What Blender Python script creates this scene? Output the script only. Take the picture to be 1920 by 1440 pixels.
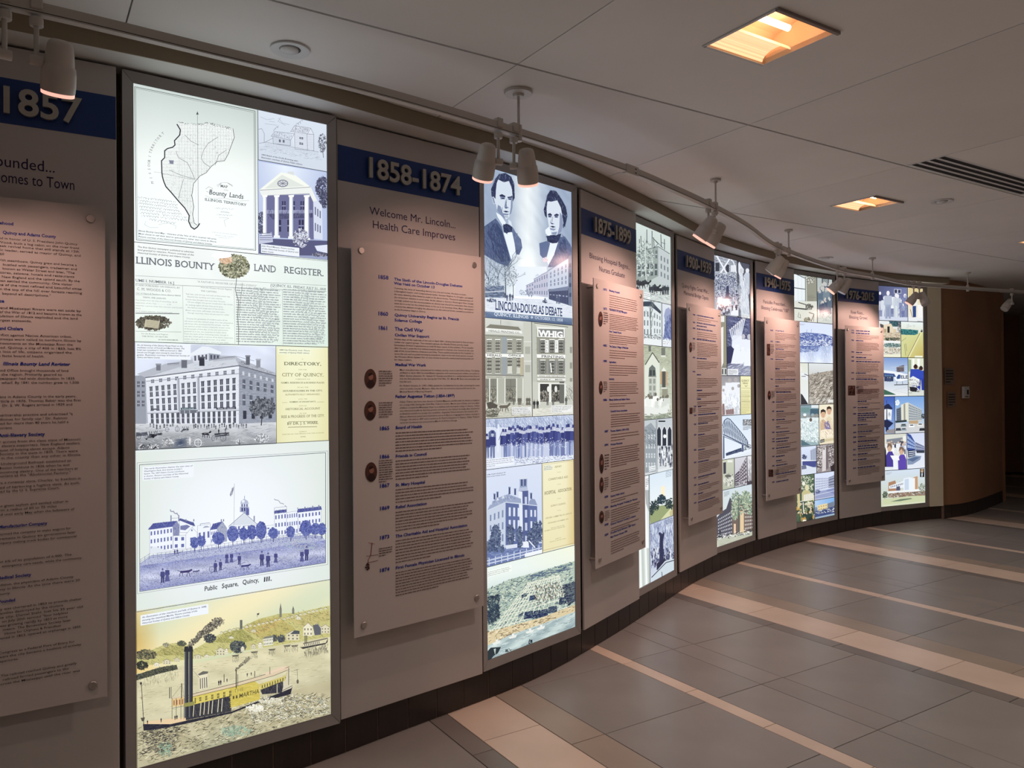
import bpy, bmesh, math, random
import numpy as np
from mathutils import Vector, Matrix
from mathutils.geometry import tessellate_polygon

for _o in list(bpy.data.objects):
    bpy.data.objects.remove(_o, do_unlink=True)
SC = bpy.context.scene
COL = SC.collection
random.seed(7)
RNG = np.random.default_rng(11)

# ------------------------------------------------------------------ camera
EYE = 1.4807
FPX = 1440.0
PITCH, ROLL = math.radians(0.35753), math.radians(-0.48591)
_cp, _sp, _cr, _sr = math.cos(PITCH), math.sin(PITCH), math.cos(ROLL), math.sin(ROLL)
FW = np.array([0, _cp, _sp]); UP0 = np.array([0, -_sp, _cp]); RI0 = np.array([1.0, 0, 0])
RI = _cr * RI0 + _sr * UP0
UPV = -_sr * RI0 + _cr * UP0
cam_data = bpy.data.cameras.new('camera')
cam_data.sensor_fit = 'HORIZONTAL'
cam_data.sensor_width = 36.0
cam_data.lens = FPX / 1920.0 * 36.0
cam_data.clip_start = 0.05
cam_data.clip_end = 100
cam = bpy.data.objects.new('camera', cam_data)
COL.objects.link(cam)
_m = Matrix(((RI[0], UPV[0], -FW[0], 0), (RI[1], UPV[1], -FW[1], 0), (RI[2], UPV[2], -FW[2], EYE), (0, 0, 0, 1)))
cam.matrix_world = _m
SC.camera = cam
CAMP = np.array([0, 0, EYE])

# ------------------------------------------------------------------ world / view
world = bpy.data.worlds.new('world')
SC.world = world
world.use_nodes = True
world.node_tree.nodes['Background'].inputs[0].default_value = (0.02, 0.02, 0.022, 1)
world.node_tree.nodes['Background'].inputs[1].default_value = 1.0
SC.view_settings.view_transform = 'Standard'
SC.view_settings.look = 'None'
SC.view_settings.exposure = 0.4
SC.view_settings.gamma = 1.0
SC.view_settings.use_curve_mapping = False
SC.cycles.max_bounces = 6; SC.cycles.diffuse_bounces = 3; SC.cycles.glossy_bounces = 3; SC.cycles.transparent_max_bounces = 8
SC.cycles.caustics_reflective = False; SC.cycles.caustics_refractive = False

TROFFER_EMIT = 1.0      # radiance of the lamp panel in each ceiling troffer
PRINT_EMIT = 0.90        # radiance scale of the backlit prints
SPOT_W = 12.5            # watts of a lit track head

# ------------------------------------------------------------------ helpers
def lin(c):
    c = np.asarray(c, float) / 255.0
    return np.where(c <= 0.04045, c / 12.92, ((c + 0.055) / 1.055) ** 2.4)

def link(o):
    COL.objects.link(o)
    return o

def tag(o, label=None, cat=None, group=None, kind=None):
    if label: o['label'] = label
    if cat: o['category'] = cat
    if group: o['group'] = group
    if kind: o['kind'] = kind
    return o

def empty(name, loc=(0, 0, 0), rz=0.0, parent=None):
    o = bpy.data.objects.new(name, None)
    o.empty_display_size = 0.1
    o.location = loc
    o.rotation_euler = (0, 0, rz)
    link(o)
    if parent: o.parent = parent
    return o

def mesh_obj(name, verts, faces, mat, parent=None, smooth=False):
    me = bpy.data.meshes.new(name)
    me.from_pydata([tuple(v) for v in verts], [], [tuple(f) for f in faces])
    me.update()
    o = bpy.data.objects.new(name, me)
    if mat: me.materials.append(mat)
    if smooth:
        me.polygons.foreach_set('use_smooth', [True] * len(me.polygons))
    link(o)
    if parent: o.parent = parent
    return o

def bm_obj(name, bm, mat, parent=None, smooth=False):
    me = bpy.data.meshes.new(name)
    bmesh.ops.recalc_face_normals(bm, faces=bm.faces)
    bm.to_mesh(me); bm.free()
    if mat: me.materials.append(mat)
    if smooth:
        me.polygons.foreach_set('use_smooth', [True] * len(me.polygons))
    o = bpy.data.objects.new(name, me)
    link(o)
    if parent: o.parent = parent
    return o

def bm_box(bm, x0, x1, y0, y1, z0, z1, bev=0.0):
    vs = [bm.verts.new(p) for p in ((x0,y0,z0),(x1,y0,z0),(x1,y1,z0),(x0,y1,z0),(x0,y0,z1),(x1,y0,z1),(x1,y1,z1),(x0,y1,z1))]
    fs = [bm.faces.new([vs[i] for i in f]) for f in ((0,3,2,1),(4,5,6,7),(0,1,5,4),(1,2,6,5),(2,3,7,6),(3,0,4,7))]
    if bev > 0:
        es = list({e for f in fs for e in f.edges})
        bmesh.ops.bevel(bm, geom=es, offset=bev, segments=1, affect='EDGES', profile=0.5)

def box(name, x0, x1, y0, y1, z0, z1, mat, parent=None, bev=0.0):
    bm = bmesh.new()
    bm_box(bm, min(x0,x1), max(x0,x1), min(y0,y1), max(y0,y1), min(z0,z1), max(z0,z1), bev)
    return bm_obj(name, bm, mat, parent)

def bm_lathe(bm, prof, n=24, mtx=None, cap=True):
    """prof: list of (r, z) bottom to top, around local z."""
    mtx = mtx or Matrix()
    rings = []
    for r, z in prof:
        rings.append([bm.verts.new(mtx @ Vector((r*math.cos(2*math.pi*i/n), r*math.sin(2*math.pi*i/n), z))) for i in range(n)])
    for a, b in zip(rings[:-1], rings[1:]):
        for i in range(n):
            bm.faces.new((a[i], a[(i+1) % n], b[(i+1) % n], b[i]))
    if cap:
        if prof[0][0] > 1e-4: bm.faces.new(rings[0][::-1])
        if prof[-1][0] > 1e-4: bm.faces.new(rings[-1])

def lathe(name, prof, mat, parent=None, n=24, mtx=None, smooth=True, cap=True):
    bm = bmesh.new()
    bm_lathe(bm, prof, n, mtx, cap)
    o = bm_obj(name, bm, mat, parent)
    if smooth:
        for p in o.data.polygons: p.use_smooth = len(p.vertices) == 4
        try: o.data.set_sharp_from_angle(angle=math.radians(38))
        except Exception: pass
    return o

def align_z(loc, direc):
    q = Vector((0, 0, 1)).rotation_difference(Vector(direc).normalized())
    return Matrix.Translation(loc) @ q.to_matrix().to_4x4()

def rod(name, p0, p1, r, mat, parent=None, n=12):
    d = Vector(p1) - Vector(p0)
    return lathe(name, [(r, 0), (r, d.length)], mat, parent, n, align_z(p0, d))

# ------------------------------------------------------------------ materials
def mat_pbr(name, col, rough=0.5, metal=0.0, noise=0.0, nscale=6.0, bump=0.0, bscale=60.0, spec=0.5, rand=0.0, emit=None, estr=0.0):
    m = bpy.data.materials.new(name)
    m.use_nodes = True
    nt = m.node_tree
    b = nt.nodes['Principled BSDF']
    c = tuple(lin(col)) if max(col) > 1.0 else tuple(col)
    b.inputs['Base Color'].default_value = (*c, 1)
    b.inputs['Roughness'].default_value = rough
    b.inputs['Metallic'].default_value = metal
    b.inputs['Specular IOR Level'].default_value = spec
    if noise or rand:
        tc = nt.nodes.new('ShaderNodeTexCoord')
        nz = nt.nodes.new('ShaderNodeTexNoise')
        nz.inputs['Scale'].default_value = nscale
        nz.inputs['Detail'].default_value = 5
        nt.links.new(tc.outputs['Object'], nz.inputs['Vector'])
        mr = nt.nodes.new('ShaderNodeMapRange')
        mr.inputs['From Min'].default_value = 0.3; mr.inputs['From Max'].default_value = 0.7
        mr.inputs['To Min'].default_value = 1 - noise; mr.inputs['To Max'].default_value = 1 + noise
        nt.links.new(nz.outputs['Fac'], mr.inputs['Value'])
        mx = nt.nodes.new('ShaderNodeVectorMath'); mx.operation = 'SCALE'
        mx.inputs[0].default_value = c
        nt.links.new(mr.outputs[0], mx.inputs['Scale'])
        out = mx.outputs[0]
        if rand:
            oi = nt.nodes.new('ShaderNodeObjectInfo')
            m2 = nt.nodes.new('ShaderNodeMapRange')
            m2.inputs['To Min'].default_value = 1 - rand; m2.inputs['To Max'].default_value = 1 + rand
            nt.links.new(oi.outputs['Random'], m2.inputs['Value'])
            x2 = nt.nodes.new('ShaderNodeVectorMath'); x2.operation = 'SCALE'
            nt.links.new(out, x2.inputs[0]); nt.links.new(m2.outputs[0], x2.inputs['Scale'])
            out = x2.outputs[0]
        nt.links.new(out, b.inputs['Base Color'])
    if bump:
        tc = nt.nodes.new('ShaderNodeTexCoord')
        nz = nt.nodes.new('ShaderNodeTexNoise'); nz.inputs['Scale'].default_value = bscale
        nz.inputs['Detail'].default_value = 4
        nt.links.new(tc.outputs['Object'], nz.inputs['Vector'])
        bp = nt.nodes.new('ShaderNodeBump'); bp.inputs['Strength'].default_value = bump; bp.inputs['Distance'].default_value = 0.002
        nt.links.new(nz.outputs['Fac'], bp.inputs['Height'])
        nt.links.new(bp.outputs[0], b.inputs['Normal'])
    if emit:
        b.inputs['Emission Color'].default_value = (*emit, 1)
        b.inputs['Emission Strength'].default_value = estr
    return m

def mat_attr(name, emission, rough=0.5, spec=0.3):
    """printed ink: colour attribute; backlit prints give off light."""
    m = bpy.data.materials.new(name)
    m.use_nodes = True
    nt = m.node_tree
    b = nt.nodes['Principled BSDF']
    at = nt.nodes.new('ShaderNodeAttribute'); at.attribute_name = 'ink'
    b.inputs['Roughness'].default_value = rough
    b.inputs['Specular IOR Level'].default_value = spec
    if emission:
        b.inputs['Base Color'].default_value = (0.02, 0.02, 0.02, 1)
        nt.links.new(at.outputs['Color'], b.inputs['Emission Color'])
        b.inputs['Emission Strength'].default_value = emission
    else:
        nt.links.new(at.outputs['Color'], b.inputs['Base Color'])
    return m

M = {}
M['ceiling'] = mat_pbr('ceiling_panel_paint', (0.90, 0.895, 0.885), 0.65, noise=0.03, nscale=2.0, rand=0.02)
M['plenum'] = mat_pbr('ceiling_plenum_dark', (0.12, 0.11, 0.10), 0.9, noise=0.1)  # dark plenum sheet seen through the open panel joints
M['soffit'] = mat_pbr('soffit_paint', (0.82, 0.82, 0.80), 0.6, noise=0.03, nscale=3.0)
M['fascia'] = mat_pbr('tan_wall_paint', (0.30, 0.245, 0.17), 0.65, noise=0.04, nscale=3.0, bump=0.05)
M['wall'] = mat_pbr('display_wall_paint', (0.20, 0.165, 0.125), 0.7, noise=0.05, nscale=3.0)
M['tan'] = mat_pbr('tan_return_paint', (0.88, 0.82, 0.64), 0.6, noise=0.04, nscale=3.0)
M['brown'] = mat_pbr('brown_wall_paint', (0.37, 0.195, 0.105), 0.6, noise=0.10, nscale=2.0, bump=0.08)
M['backwall'] = mat_pbr('room_wall_paint', (0.74, 0.71, 0.67), 0.7, noise=0.04)
M['base'] = mat_pbr('base_tile_glaze', (0.030, 0.021, 0.019), 0.35, noise=0.12, nscale=9.0, rand=0.12)
M['grout'] = mat_pbr('grout', (0.030, 0.025, 0.022), 0.9, noise=0.2, nscale=40)
M['basegrout'] = mat_pbr('base_grout', (0.26, 0.17, 0.13), 0.9, noise=0.2, nscale=40)
def tile_mat(name, col, rand=0.05):
    return mat_pbr(name, col, 0.34, noise=0.07, nscale=3.5, bump=0.05, bscale=35, spec=0.5, rand=rand)
M['tile_grey'] = tile_mat('floor_tile_grey', (0.300, 0.278, 0.264))
M['tile_strip'] = tile_mat('floor_tile_dark_strip', (0.225, 0.200, 0.186))
M['tile_beige'] = tile_mat('floor_tile_beige', (0.76, 0.60, 0.49))
M['tile_brown'] = tile_mat('floor_tile_taupe', (0.400, 0.330, 0.272))
M['frame'] = mat_pbr('lightbox_aluminium', (0.40, 0.385, 0.38), 0.42, metal=0.30, noise=0.03, nscale=12)
M['board'] = mat_pbr('white_laminate_board', (0.575, 0.54, 0.53), 0.42, noise=0.015, nscale=4)
M['blue'] = mat_pbr('blue_banner_vinyl', (0.004, 0.040, 0.215), 0.45, noise=0.03, nscale=5)
M['numeral'] = mat_pbr('brushed_metal_numeral', (0.46, 0.44, 0.40), 0.42, metal=0.55, noise=0.06, nscale=30)
M['steel'] = mat_pbr('brushed_steel', (0.52, 0.48, 0.46), 0.42, metal=0.9, noise=0.05, nscale=60)
M['track'] = mat_pbr('white_track_enamel', (0.62, 0.585, 0.55), 0.45, noise=0.02, nscale=8)
M['head'] = mat_pbr('white_lamp_enamel', (0.66, 0.62, 0.585), 0.42, noise=0.02, nscale=8)
M['slot'] = mat_pbr('track_slot_black', (0.015, 0.013, 0.012), 0.6, noise=0.1)
M['rim_lit'] = mat_pbr('lit_lamp_lens', (0.8, 0.6, 0.5), 0.4, noise=0.05, emit=(1.0, 0.47, 0.37), estr=0.85)
M['rim_off'] = mat_pbr('unlit_lamp_lens', (0.62, 0.59, 0.56), 0.3, noise=0.05)
M['white'] = mat_pbr('white_ceiling_fitting', (0.72, 0.73, 0.74), 0.4, noise=0.02)
M['black'] = mat_pbr('black_slot', (0.006, 0.006, 0.008), 0.7, noise=0.1)
M['trim_dark'] = mat_pbr('troffer_trim', (0.30, 0.24, 0.22), 0.5, noise=0.05)
M['reflector'] = mat_pbr('troffer_reflector', (0.80, 0.60, 0.45), 0.5, noise=0.04)
M['print'] = mat_attr('backlit_print_ink', PRINT_EMIT, 0.22, 0.14); M['print'].cycles.emission_sampling = 'NONE'
M['ink'] = mat_attr('printed_ink', 0, 0.5, 0.3)
M['paper'] = mat_pbr('paper_notice', (0.24, 0.18, 0.145), 0.7, noise=0.04)

def mat_lamp(name, col, strength, dots=True):
    """lit lamp diffuser: perforated metal basket with a brighter lamp behind."""
    m = bpy.data.materials.new(name); m.use_nodes = True
    nt = m.node_tree; b = nt.nodes['Principled BSDF']
    b.inputs['Base Color'].default_value = (0.7, 0.5, 0.4, 1)
    b.inputs['Roughness'].default_value = 0.5
    tc = nt.nodes.new('ShaderNodeTexCoord')
    vo = nt.nodes.new('ShaderNodeTexVoronoi'); vo.inputs['Scale'].default_value = 110; vo.inputs['Randomness'].default_value = 0.0
    nt.links.new(tc.outputs['Object'], vo.inputs['Vector'])
    mr = nt.nodes.new('ShaderNodeMapRange'); mr.inputs['From Max'].default_value = 0.6
    mr.inputs['To Min'].default_value = 1.25 * strength; mr.inputs['To Max'].default_value = 0.75 * strength
    nt.links.new(vo.outputs['Distance'], mr.inputs['Value'])
    b.inputs['Emission Color'].default_value = (*col, 1)
    if dots: nt.links.new(mr.outputs[0], b.inputs['Emission Strength'])
    else: b.inputs['Emission Strength'].default_value = strength
    return m
M['lamp'] = mat_lamp('troffer_lamp_basket', (1.0, 0.58, 0.30), TROFFER_EMIT)

M['acrylic'] = mat_pbr('frosted_acrylic_sheet', (0.62, 0.575, 0.56), 0.30, noise=0.02, nscale=3.0, spec=0.5)
M['acrylic'].node_tree.nodes['Principled BSDF'].inputs['Alpha'].default_value = 0.95
M['acrylic_edge'] = mat_pbr('acrylic_sheet_edge', (0.74, 0.66, 0.63), 0.35, noise=0.03)

# ------------------------------------------------------------------ plan of the display wall
PANEL_Z0, PANEL_H = 0.145, 2.44
PANEL_Z1 = PANEL_Z0 + PANEL_H
SOFFIT_Z, CEIL_Z = 2.595, 2.657
LB = [((-1.301, 2.647), (-0.736, 3.078)), ((-0.130, 3.667), (0.331, 4.171)), ((0.751, 4.862), (1.134, 5.447)),
      ((1.618, 6.172), (2.079, 6.684)), ((2.672, 7.267), (3.219, 7.695)), ((3.909, 8.172), (4.536, 8.455))]
TB = [((-1.965, 2.206), (-1.335, 2.600)), ((-0.704, 3.118), (-0.149, 3.612)), ((0.388, 4.245), (0.795, 4.866)), ((1.201, 5.549), (1.629, 6.146)),
      ((2.145, 6.720), (2.665, 7.228)), ((3.289, 7.734), (3.896, 8.135))]

def frame_of(p0, p1):
    p0, p1 = np.array(p0, float), np.array(p1, float)
    d = p1 - p0; w = np.hypot(*d); d = d / w
    return p0, d, np.array([d[1], -d[0]]), w      # origin, along, outward normal (to the room), width

class Plane:
    """a vertical panel plane; u along it, v up from the floor, w out to the room"""
    def __init__(self, p0, p1, off=0.0):
        o, d, n, w = frame_of(p0, p1)
        self.o = o + n * off; self.d = d; self.n = n; self.w = w
        self.ang = math.atan2(d[1], d[0])
    def uv(self, px):
        px = np.asarray(px, float).reshape(-1, 2)
        ray = ((px[:, :1] - 960) / FPX) * RI + ((720 - px[:, 1:]) / FPX) * UPV + FW
        n3 = np.array([self.n[0], self.n[1], 0.0]); o3 = np.array([self.o[0], self.o[1], 0.0])
        t = ((o3 - CAMP) @ n3) / (ray @ n3)
        P = CAMP + ray * t[:, None]
        return np.stack([(P[:, :2] - self.o) @ self.d, P[:, 2]], 1)

def spline(pts, per=8):
    pts = [np.array(p, float) for p in pts]
    P = [2*pts[0]-pts[1]] + pts + [2*pts[-1]-pts[-2]]
    out = []
    for i in range(1, len(P)-2):
        for k in range(per):
            t = k / per
            a, b, c, d = P[i-1], P[i], P[i+1], P[i+2]
            out.append(0.5*((2*b) + (c-a)*t + (2*a-5*b+4*c-d)*t*t + (3*b-a-3*c+d)*t**3))
    out.append(pts[-1])
    return np.array(out)

def offset_curve(c, off):
    t = np.gradient(c, axis=0); t /= np.hypot(t[:, 0], t[:, 1])[:, None]
    return c + np.stack([t[:, 1], -t[:, 0]], 1) * off

def resample(c, step):
    s = np.concatenate([[0], np.cumsum(np.hypot(*np.diff(c, axis=0).T))])
    n = max(2, int(round(s[-1] / step)) + 1)
    q = np.linspace(0, s[-1], n)
    return np.stack([np.interp(q, s, c[:, 0]), np.interp(q, s, c[:, 1])], 1)

_cp_pts = [(-3.3, 1.45), (-2.6, 1.84)]
for i in range(6):
    o, d, n, w = frame_of(*TB[i]); _cp_pts.append(tuple(o + d * w * 0.5 - n * 0.028))
    o, d, n, w = frame_of(*LB[i]); _cp_pts.append(tuple(o + d * w * 0.5))
_cp_pts += [(4.590, 8.482), (4.76, 8.535)]
CURVE = resample(spline(_cp_pts, 12), 0.05)

# ------------------------------------------------------------------ room structure
BROWN = spline([(4.76, 8.535), (5.03, 8.655), (5.27, 8.83), (5.68, 9.20), (6.18, 9.70)], 6)
ROOM = [tuple(p) for p in CURVE] + [tuple(p) for p in BROWN[1:]] + [(6.30, 10.1), (6.30, 13.0), (8.6, 13.0), (8.6, -3.2), (-3.3, -3.2)]
def in_poly(x, y, poly):
    ins = False; j = len(poly) - 1
    for i in range(len(poly)):
        xi, yi = poly[i]; xj, yj = poly[j]
        if (yi > y) != (yj > y) and x < (xj - xi) * (y - yi) / (yj - yi) + xi: ins = not ins
        j = i
    return ins

def strip_wall(name, front, back, z0, z1, mat, parent=None, smooth=True):
    n = len(front); v = []
    for c, z in ((front, z0), (front, z1), (back, z1), (back, z0)):
        v += [(p[0], p[1], z) for p in c]
    f = []
    for i in range(n - 1):
        for k in range(4):
            a, b = k * n, ((k + 1) % 4) * n
            f.append((a + i, a + i + 1, b + i + 1, b + i))
    f += [(0, n, 2*n, 3*n), (n-1, 4*n-1, 3*n-1, 2*n-1)]
    o = mesh_obj(name, v, f, mat, parent)
    me = o.data
    bm = bmesh.new(); bm.from_mesh(me); bmesh.ops.recalc_face_normals(bm, faces=bm.faces); bm.to_mesh(me); bm.free()
    if smooth:
        me.polygons.foreach_set('use_smooth', [True]*len(me.polygons))
        me.set_sharp_from_angle(angle=math.radians(35))
    return o

# display wall, soffit above it, fascia
wall_left = strip_wall('wall_left', offset_curve(CURVE, -0.055), offset_curve(CURVE, -0.16), 0.0, SOFFIT_Z, M['wall'])
tag(wall_left, 'curved dark tan wall that carries the lit history panels', kind='structure')
trim_1 = strip_wall('trim_1', offset_curve(CURVE, 0.139), offset_curve(CURVE, -0.16), SOFFIT_Z, CEIL_Z - 0.002, M['soffit'])
tag(trim_1, 'pale curved soffit above the lit panels', kind='structure')
trim_2 = strip_wall('trim_2', offset_curve(CURVE, 0.145), offset_curve(CURVE, 0.1395), SOFFIT_Z - 0.0005, CEIL_Z - 0.002, M['fascia'])
tag(trim_2, 'dark tan fascia strip along the edge of the soffit', kind='structure')
# tan return beyond the last lit panel
_ret = np.array([(4.588, 8.460), (4.62, 8.470), (4.69, 8.490), (4.765, 8.510)])
trim_3 = strip_wall('trim_3', _ret, offset_curve(_ret, -0.11), 0.145, SOFFIT_Z, M['tan'])
tag(trim_3, 'tan painted wall end beside the last lit panel', kind='structure')
_br = BROWN.copy(); _br[0] = (4.768, 8.512)
wall_far = strip_wall('wall_far', _br, offset_curve(_br, -0.12), 0.1455, CEIL_Z - 0.002, M['brown'])
tag(wall_far, 'dark brown curved wall beyond the lit panels', kind='structure')
def plain_wall(name, p0, p1, mat, label, th=0.1):
    o, d, n, w = frame_of(p0, p1)
    q = np.array([p0, p1], float)
    r = q - n * th
    tag(strip_wall(name, q, r, 0, CEIL_Z - 0.002, mat, smooth=False), label, kind='structure')
plain_wall('wall_corridor', (6.30, 9.83), (6.30, 13.0), M['brown'], 'brown side wall of the dark corridor')
plain_wall('wall_end', (6.30, 13.0), (8.6, 13.0), M['brown'], 'brown end wall of the dark corridor')
plain_wall('wall_right', (8.6, 13.0), (8.6, -3.2), M['backwall'], 'plain beige wall on the right, out of view')
plain_wall('wall_back', (8.6, -3.2), (-3.3, -3.2), M['backwall'], 'plain beige wall behind the viewer')
plain_wall('wall_side', (-3.3, -3.2), (-3.3, 1.40), M['backwall'], 'plain beige wall on the left, out of view')

# baseboards: every base tile is a part
def base_run(name, curve, label, step=0.155, h=0.139, skip=lambda p: False):
    back = strip_wall(name, offset_curve(curve, -0.0015), offset_curve(curve, -0.05), 0.0, h - 0.002, M['basegrout'], smooth=False)
    tag(back, label, kind='structure')
    c = resample(curve, step)
    bm = bmesh.new(); bm_box(bm, -0.5, 0.5, -0.0015, 0.009, 0.003, h, 0.0)
    me = bpy.data.meshes.new('base_tile'); bm.to_mesh(me); bm.free(); me.materials.append(M['base'])
    for p, q in zip(c[:-1], c[1:]):
        if skip(p): continue
        d = q - p; L = np.hypot(*d)
        o = bpy.data.objects.new('base_tile', me)
        mid = (p + q) / 2
        o.location = (mid[0], mid[1], 0)
        o.rotation_euler = (0, 0, math.atan2(d[1], d[0]))
        o.scale = (L - 0.0045, 1, 1)
        link(o); o.parent = back
base_run('baseboard_left', CURVE, 'dark glazed tile base below the history panels', skip=lambda p: p[0] < -3.0)
base_run('baseboard_far', np.concatenate([[(4.775, 8.515)], BROWN[1:]]), 'dark tile base along the brown wall', h=0.145)

# ---- floor: grey, taupe and beige tiles laid in bands
TH = math.radians(32.5)
AX = np.array([math.cos(TH), math.sin(TH)]); BX = np.array([-math.sin(TH), math.cos(TH)])
floor = mesh_obj('floor', [(-3.4, -3.3, -0.004), (8.7, -3.3, -0.004), (8.7, 13.1, -0.004), (-3.4, 13.1, -0.004),
                           (-3.4, -3.3, -0.12), (8.7, -3.3, -0.12), (8.7, 13.1, -0.12), (-3.4, 13.1, -0.12)],
                 [(0, 1, 2, 3), (7, 6, 5, 4), (0, 4, 5, 1), (1, 5, 6, 2), (2, 6, 7, 3), (3, 7, 4, 0)], M['grout'])
tag(floor, 'tiled floor in grey bands with beige strips', kind='structure')
ROWS = [(0.0, 0.29, 'tile_beige', 0.6165, 2.188), (0.29, 0.468, 'tile_brown', 0.6165, 1.958), (0.468, 1.078, 'tile_grey', 0.6165, 1.956),
        (1.078, 1.160, 'tile_beige', 0.4645, 1.776), (1.160, 1.467, 'tile_grey', 0.6165, 1.956), (1.467, 1.630, 'tile_grey', 0.6165, 1.956),
        (1.630, 2.245, 'tile_grey', 0.6165, 1.953), (2.245, 2.345, 'tile_strip', 0.4645, 1.79)]
def to_px(P):
    v = np.asarray(P, float) - CAMP
    z = v @ FW
    return 960 + FPX * (v @ RI) / z, 720 - FPX * (v @ UPV) / z, z
tiles = []
for k in range(-4, 6):
    a_base = 1.628 + 2.345 * k
    for (r0, r1, mt, L, b0) in ROWS:
        for m in range(-16, 22):
            bc = b0 + L * (m + 0.5); ac = a_base + (r0 + r1) / 2
            c = AX * ac + BX * bc
            if not (-3.3 < c[0] < 8.5 and -3.1 < c[1] < 12.9): continue
            near = False
            if not in_poly(c[0], c[1], ROOM):
                dd = np.min(np.hypot(CURVE[:, 0] - c[0], CURVE[:, 1] - c[1]))
                dd = min(dd, np.min(np.hypot(BROWN[:, 0] - c[0], BROWN[:, 1] - c[1])))
                if dd > 0.42: continue
            vis = 0.0
            if c[1] > 0.6:
                x, y, z = to_px((c[0], c[1], 0.0))
                if -120 < x < 2040 and y < 1560:
                    vis = (r1 - r0) * L * EYE * FPX ** 2 / z ** 3
            tiles.append((vis, ac, bc, r1 - r0, L, mt))
tiles.sort(key=lambda t: -t[0])
tile_me = {}
def tile_mesh(w, L, mt):
    key = (round(w, 4), round(L, 4), mt)
    if key not in tile_me:
        g = 0.0017
        bm = bmesh.new(); bm_box(bm, -w/2 + g, w/2 - g, -L/2 + g, L/2 - g, -0.012, 0.0, 0.0)
        top = [e for e in bm.edges if all(v.co.z > -1e-6 for v in e.verts)]
        bmesh.ops.bevel(bm, geom=top, offset=0.0012, segments=1, affect='EDGES')
        me = bpy.data.meshes.new('floor_tile'); bm.to_mesh(me); bm.free(); me.materials.append(M[mt])
        tile_me[key] = me
    return tile_me[key]
rest = []
for i, (vis, ac, bc, w, L, mt) in enumerate(tiles):
    c = AX * ac + BX * bc
    if i < 300 and vis > 0:
        o = bpy.data.objects.new('floor_tile', tile_mesh(w, L, mt))
        o.location = (c[0], c[1], random.uniform(-0.0004, 0.0)); o.rotation_euler = (0, 0, TH)
        link(o); o.parent = floor
    else:
        rest.append((c, w, L, mt))
mats_used = ['tile_grey', 'tile_beige', 'tile_brown', 'tile_strip']
rv, rf, rm = [], [], []
for c, w, L, mt in rest:
    g = 0.0017; k = len(rv)
    for sx, sy in ((-1, -1), (1, -1), (1, 1), (-1, 1)):
        p = c + AX * sx * (w/2 - g) + BX * sy * (L/2 - g); rv.append((p[0], p[1], 0.0))
    for sx, sy in ((-1, -1), (1, -1), (1, 1), (-1, 1)):
        p = c + AX * sx * (w/2 - g) + BX * sy * (L/2 - g); rv.append((p[0], p[1], -0.004))
    rf += [(k, k+1, k+2, k+3), (k, k+4, k+5, k+1), (k+1, k+5, k+6, k+2), (k+2, k+6, k+7, k+3), (k+3, k+7, k+4, k)]
    rm += [mats_used.index(mt)] * 5
o = mesh_obj('floor_tile_field', rv, rf, None, floor)
for m_ in mats_used: o.data.materials.append(M[m_])
o.data.polygons.foreach_set('material_index', rm); o['kind'] = 'stuff'

# ---- ceiling: square metal panels with open joints
GS, A0, B0 = 1.2355, 1.518, 2.329
ceiling = box('ceiling', -3.4, 8.7, -3.3, 13.1, CEIL_Z + 0.10, CEIL_Z + 0.14, M['plenum'])
tag(ceiling, 'pale ceiling of large square panels', kind='structure')
def cell_xy(i, j):
    return AX * (A0 + GS * (i + 0.5)) + BX * (B0 + GS * (j + 0.5))
TROFFERS = [(0, -1), (2, 0), (4, 0), (2, -2), (4, -2), (-2, -2), (0, -3), (2, -4), (4, -4), (0, -5)]  # later entries lie out of view, added to brighten the room
SLOTS = [(2, -1)]
def panel_mesh(hole=None):
    ga, gb = 0.0024, 0.0060
    x0, x1, y0, y1 = -GS/2 + ga, GS/2 - ga, -GS/2 + gb, GS/2 - gb
    bm = bmesh.new()
    if hole is None:
        bm_box(bm, x0, x1, y0, y1, 0.0, 0.018)
    else:
        hx0, hx1, hy0, hy1 = hole
        for (a, b, c, d) in ((x0, hx0, y0, y1), (hx1, x1, y0, y1), (hx0, hx1, y0, hy0), (hx0, hx1, hy1, y1)):
            if b - a > 1e-4 and d - c > 1e-4: bm_box(bm, a, b, c, d, 0.0, 0.018)
        bmesh.ops.remove_doubles(bm, verts=bm.verts, dist=1e-5)
    me = bpy.data.meshes.new('ceiling_panel'); bm.to_mesh(me); bm.free(); me.materials.append(M['ceiling'])
    return me
HT = 0.150
pm_plain = panel_mesh(); pm_tr = panel_mesh((-HT, HT, -HT, HT)); pm_slot = panel_mesh((-GS/2 + 0.006, GS/2 - 0.006, GS/2 - 0.212, GS/2 - 0.018))
for i in range(-8, 11):
    for j in range(-10, 8):
        c = cell_xy(i, j)
        if not (-3.9 < c[0] < 9.2 and -3.8 < c[1] < 13.6): continue
        if not any(in_poly(c[0] + dx, c[1] + dy, ROOM) for dx, dy in ((0, 0), (.62, 0), (-.62, 0), (0, .62), (0, -.62), (.5, .5), (.5, -.5), (-.5, .5), (-.5, -.5))): continue
        me = pm_tr if (i, j) in TROFFERS else (pm_slot if (i, j) in SLOTS else pm_plain)
        o = bpy.data.objects.new('ceiling_panel', me)
        o.location = (c[0], c[1], CEIL_Z + random.uniform(0, 0.0006)); o.rotation_euler = (0, 0, TH)
        link(o); o.parent = ceiling

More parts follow.
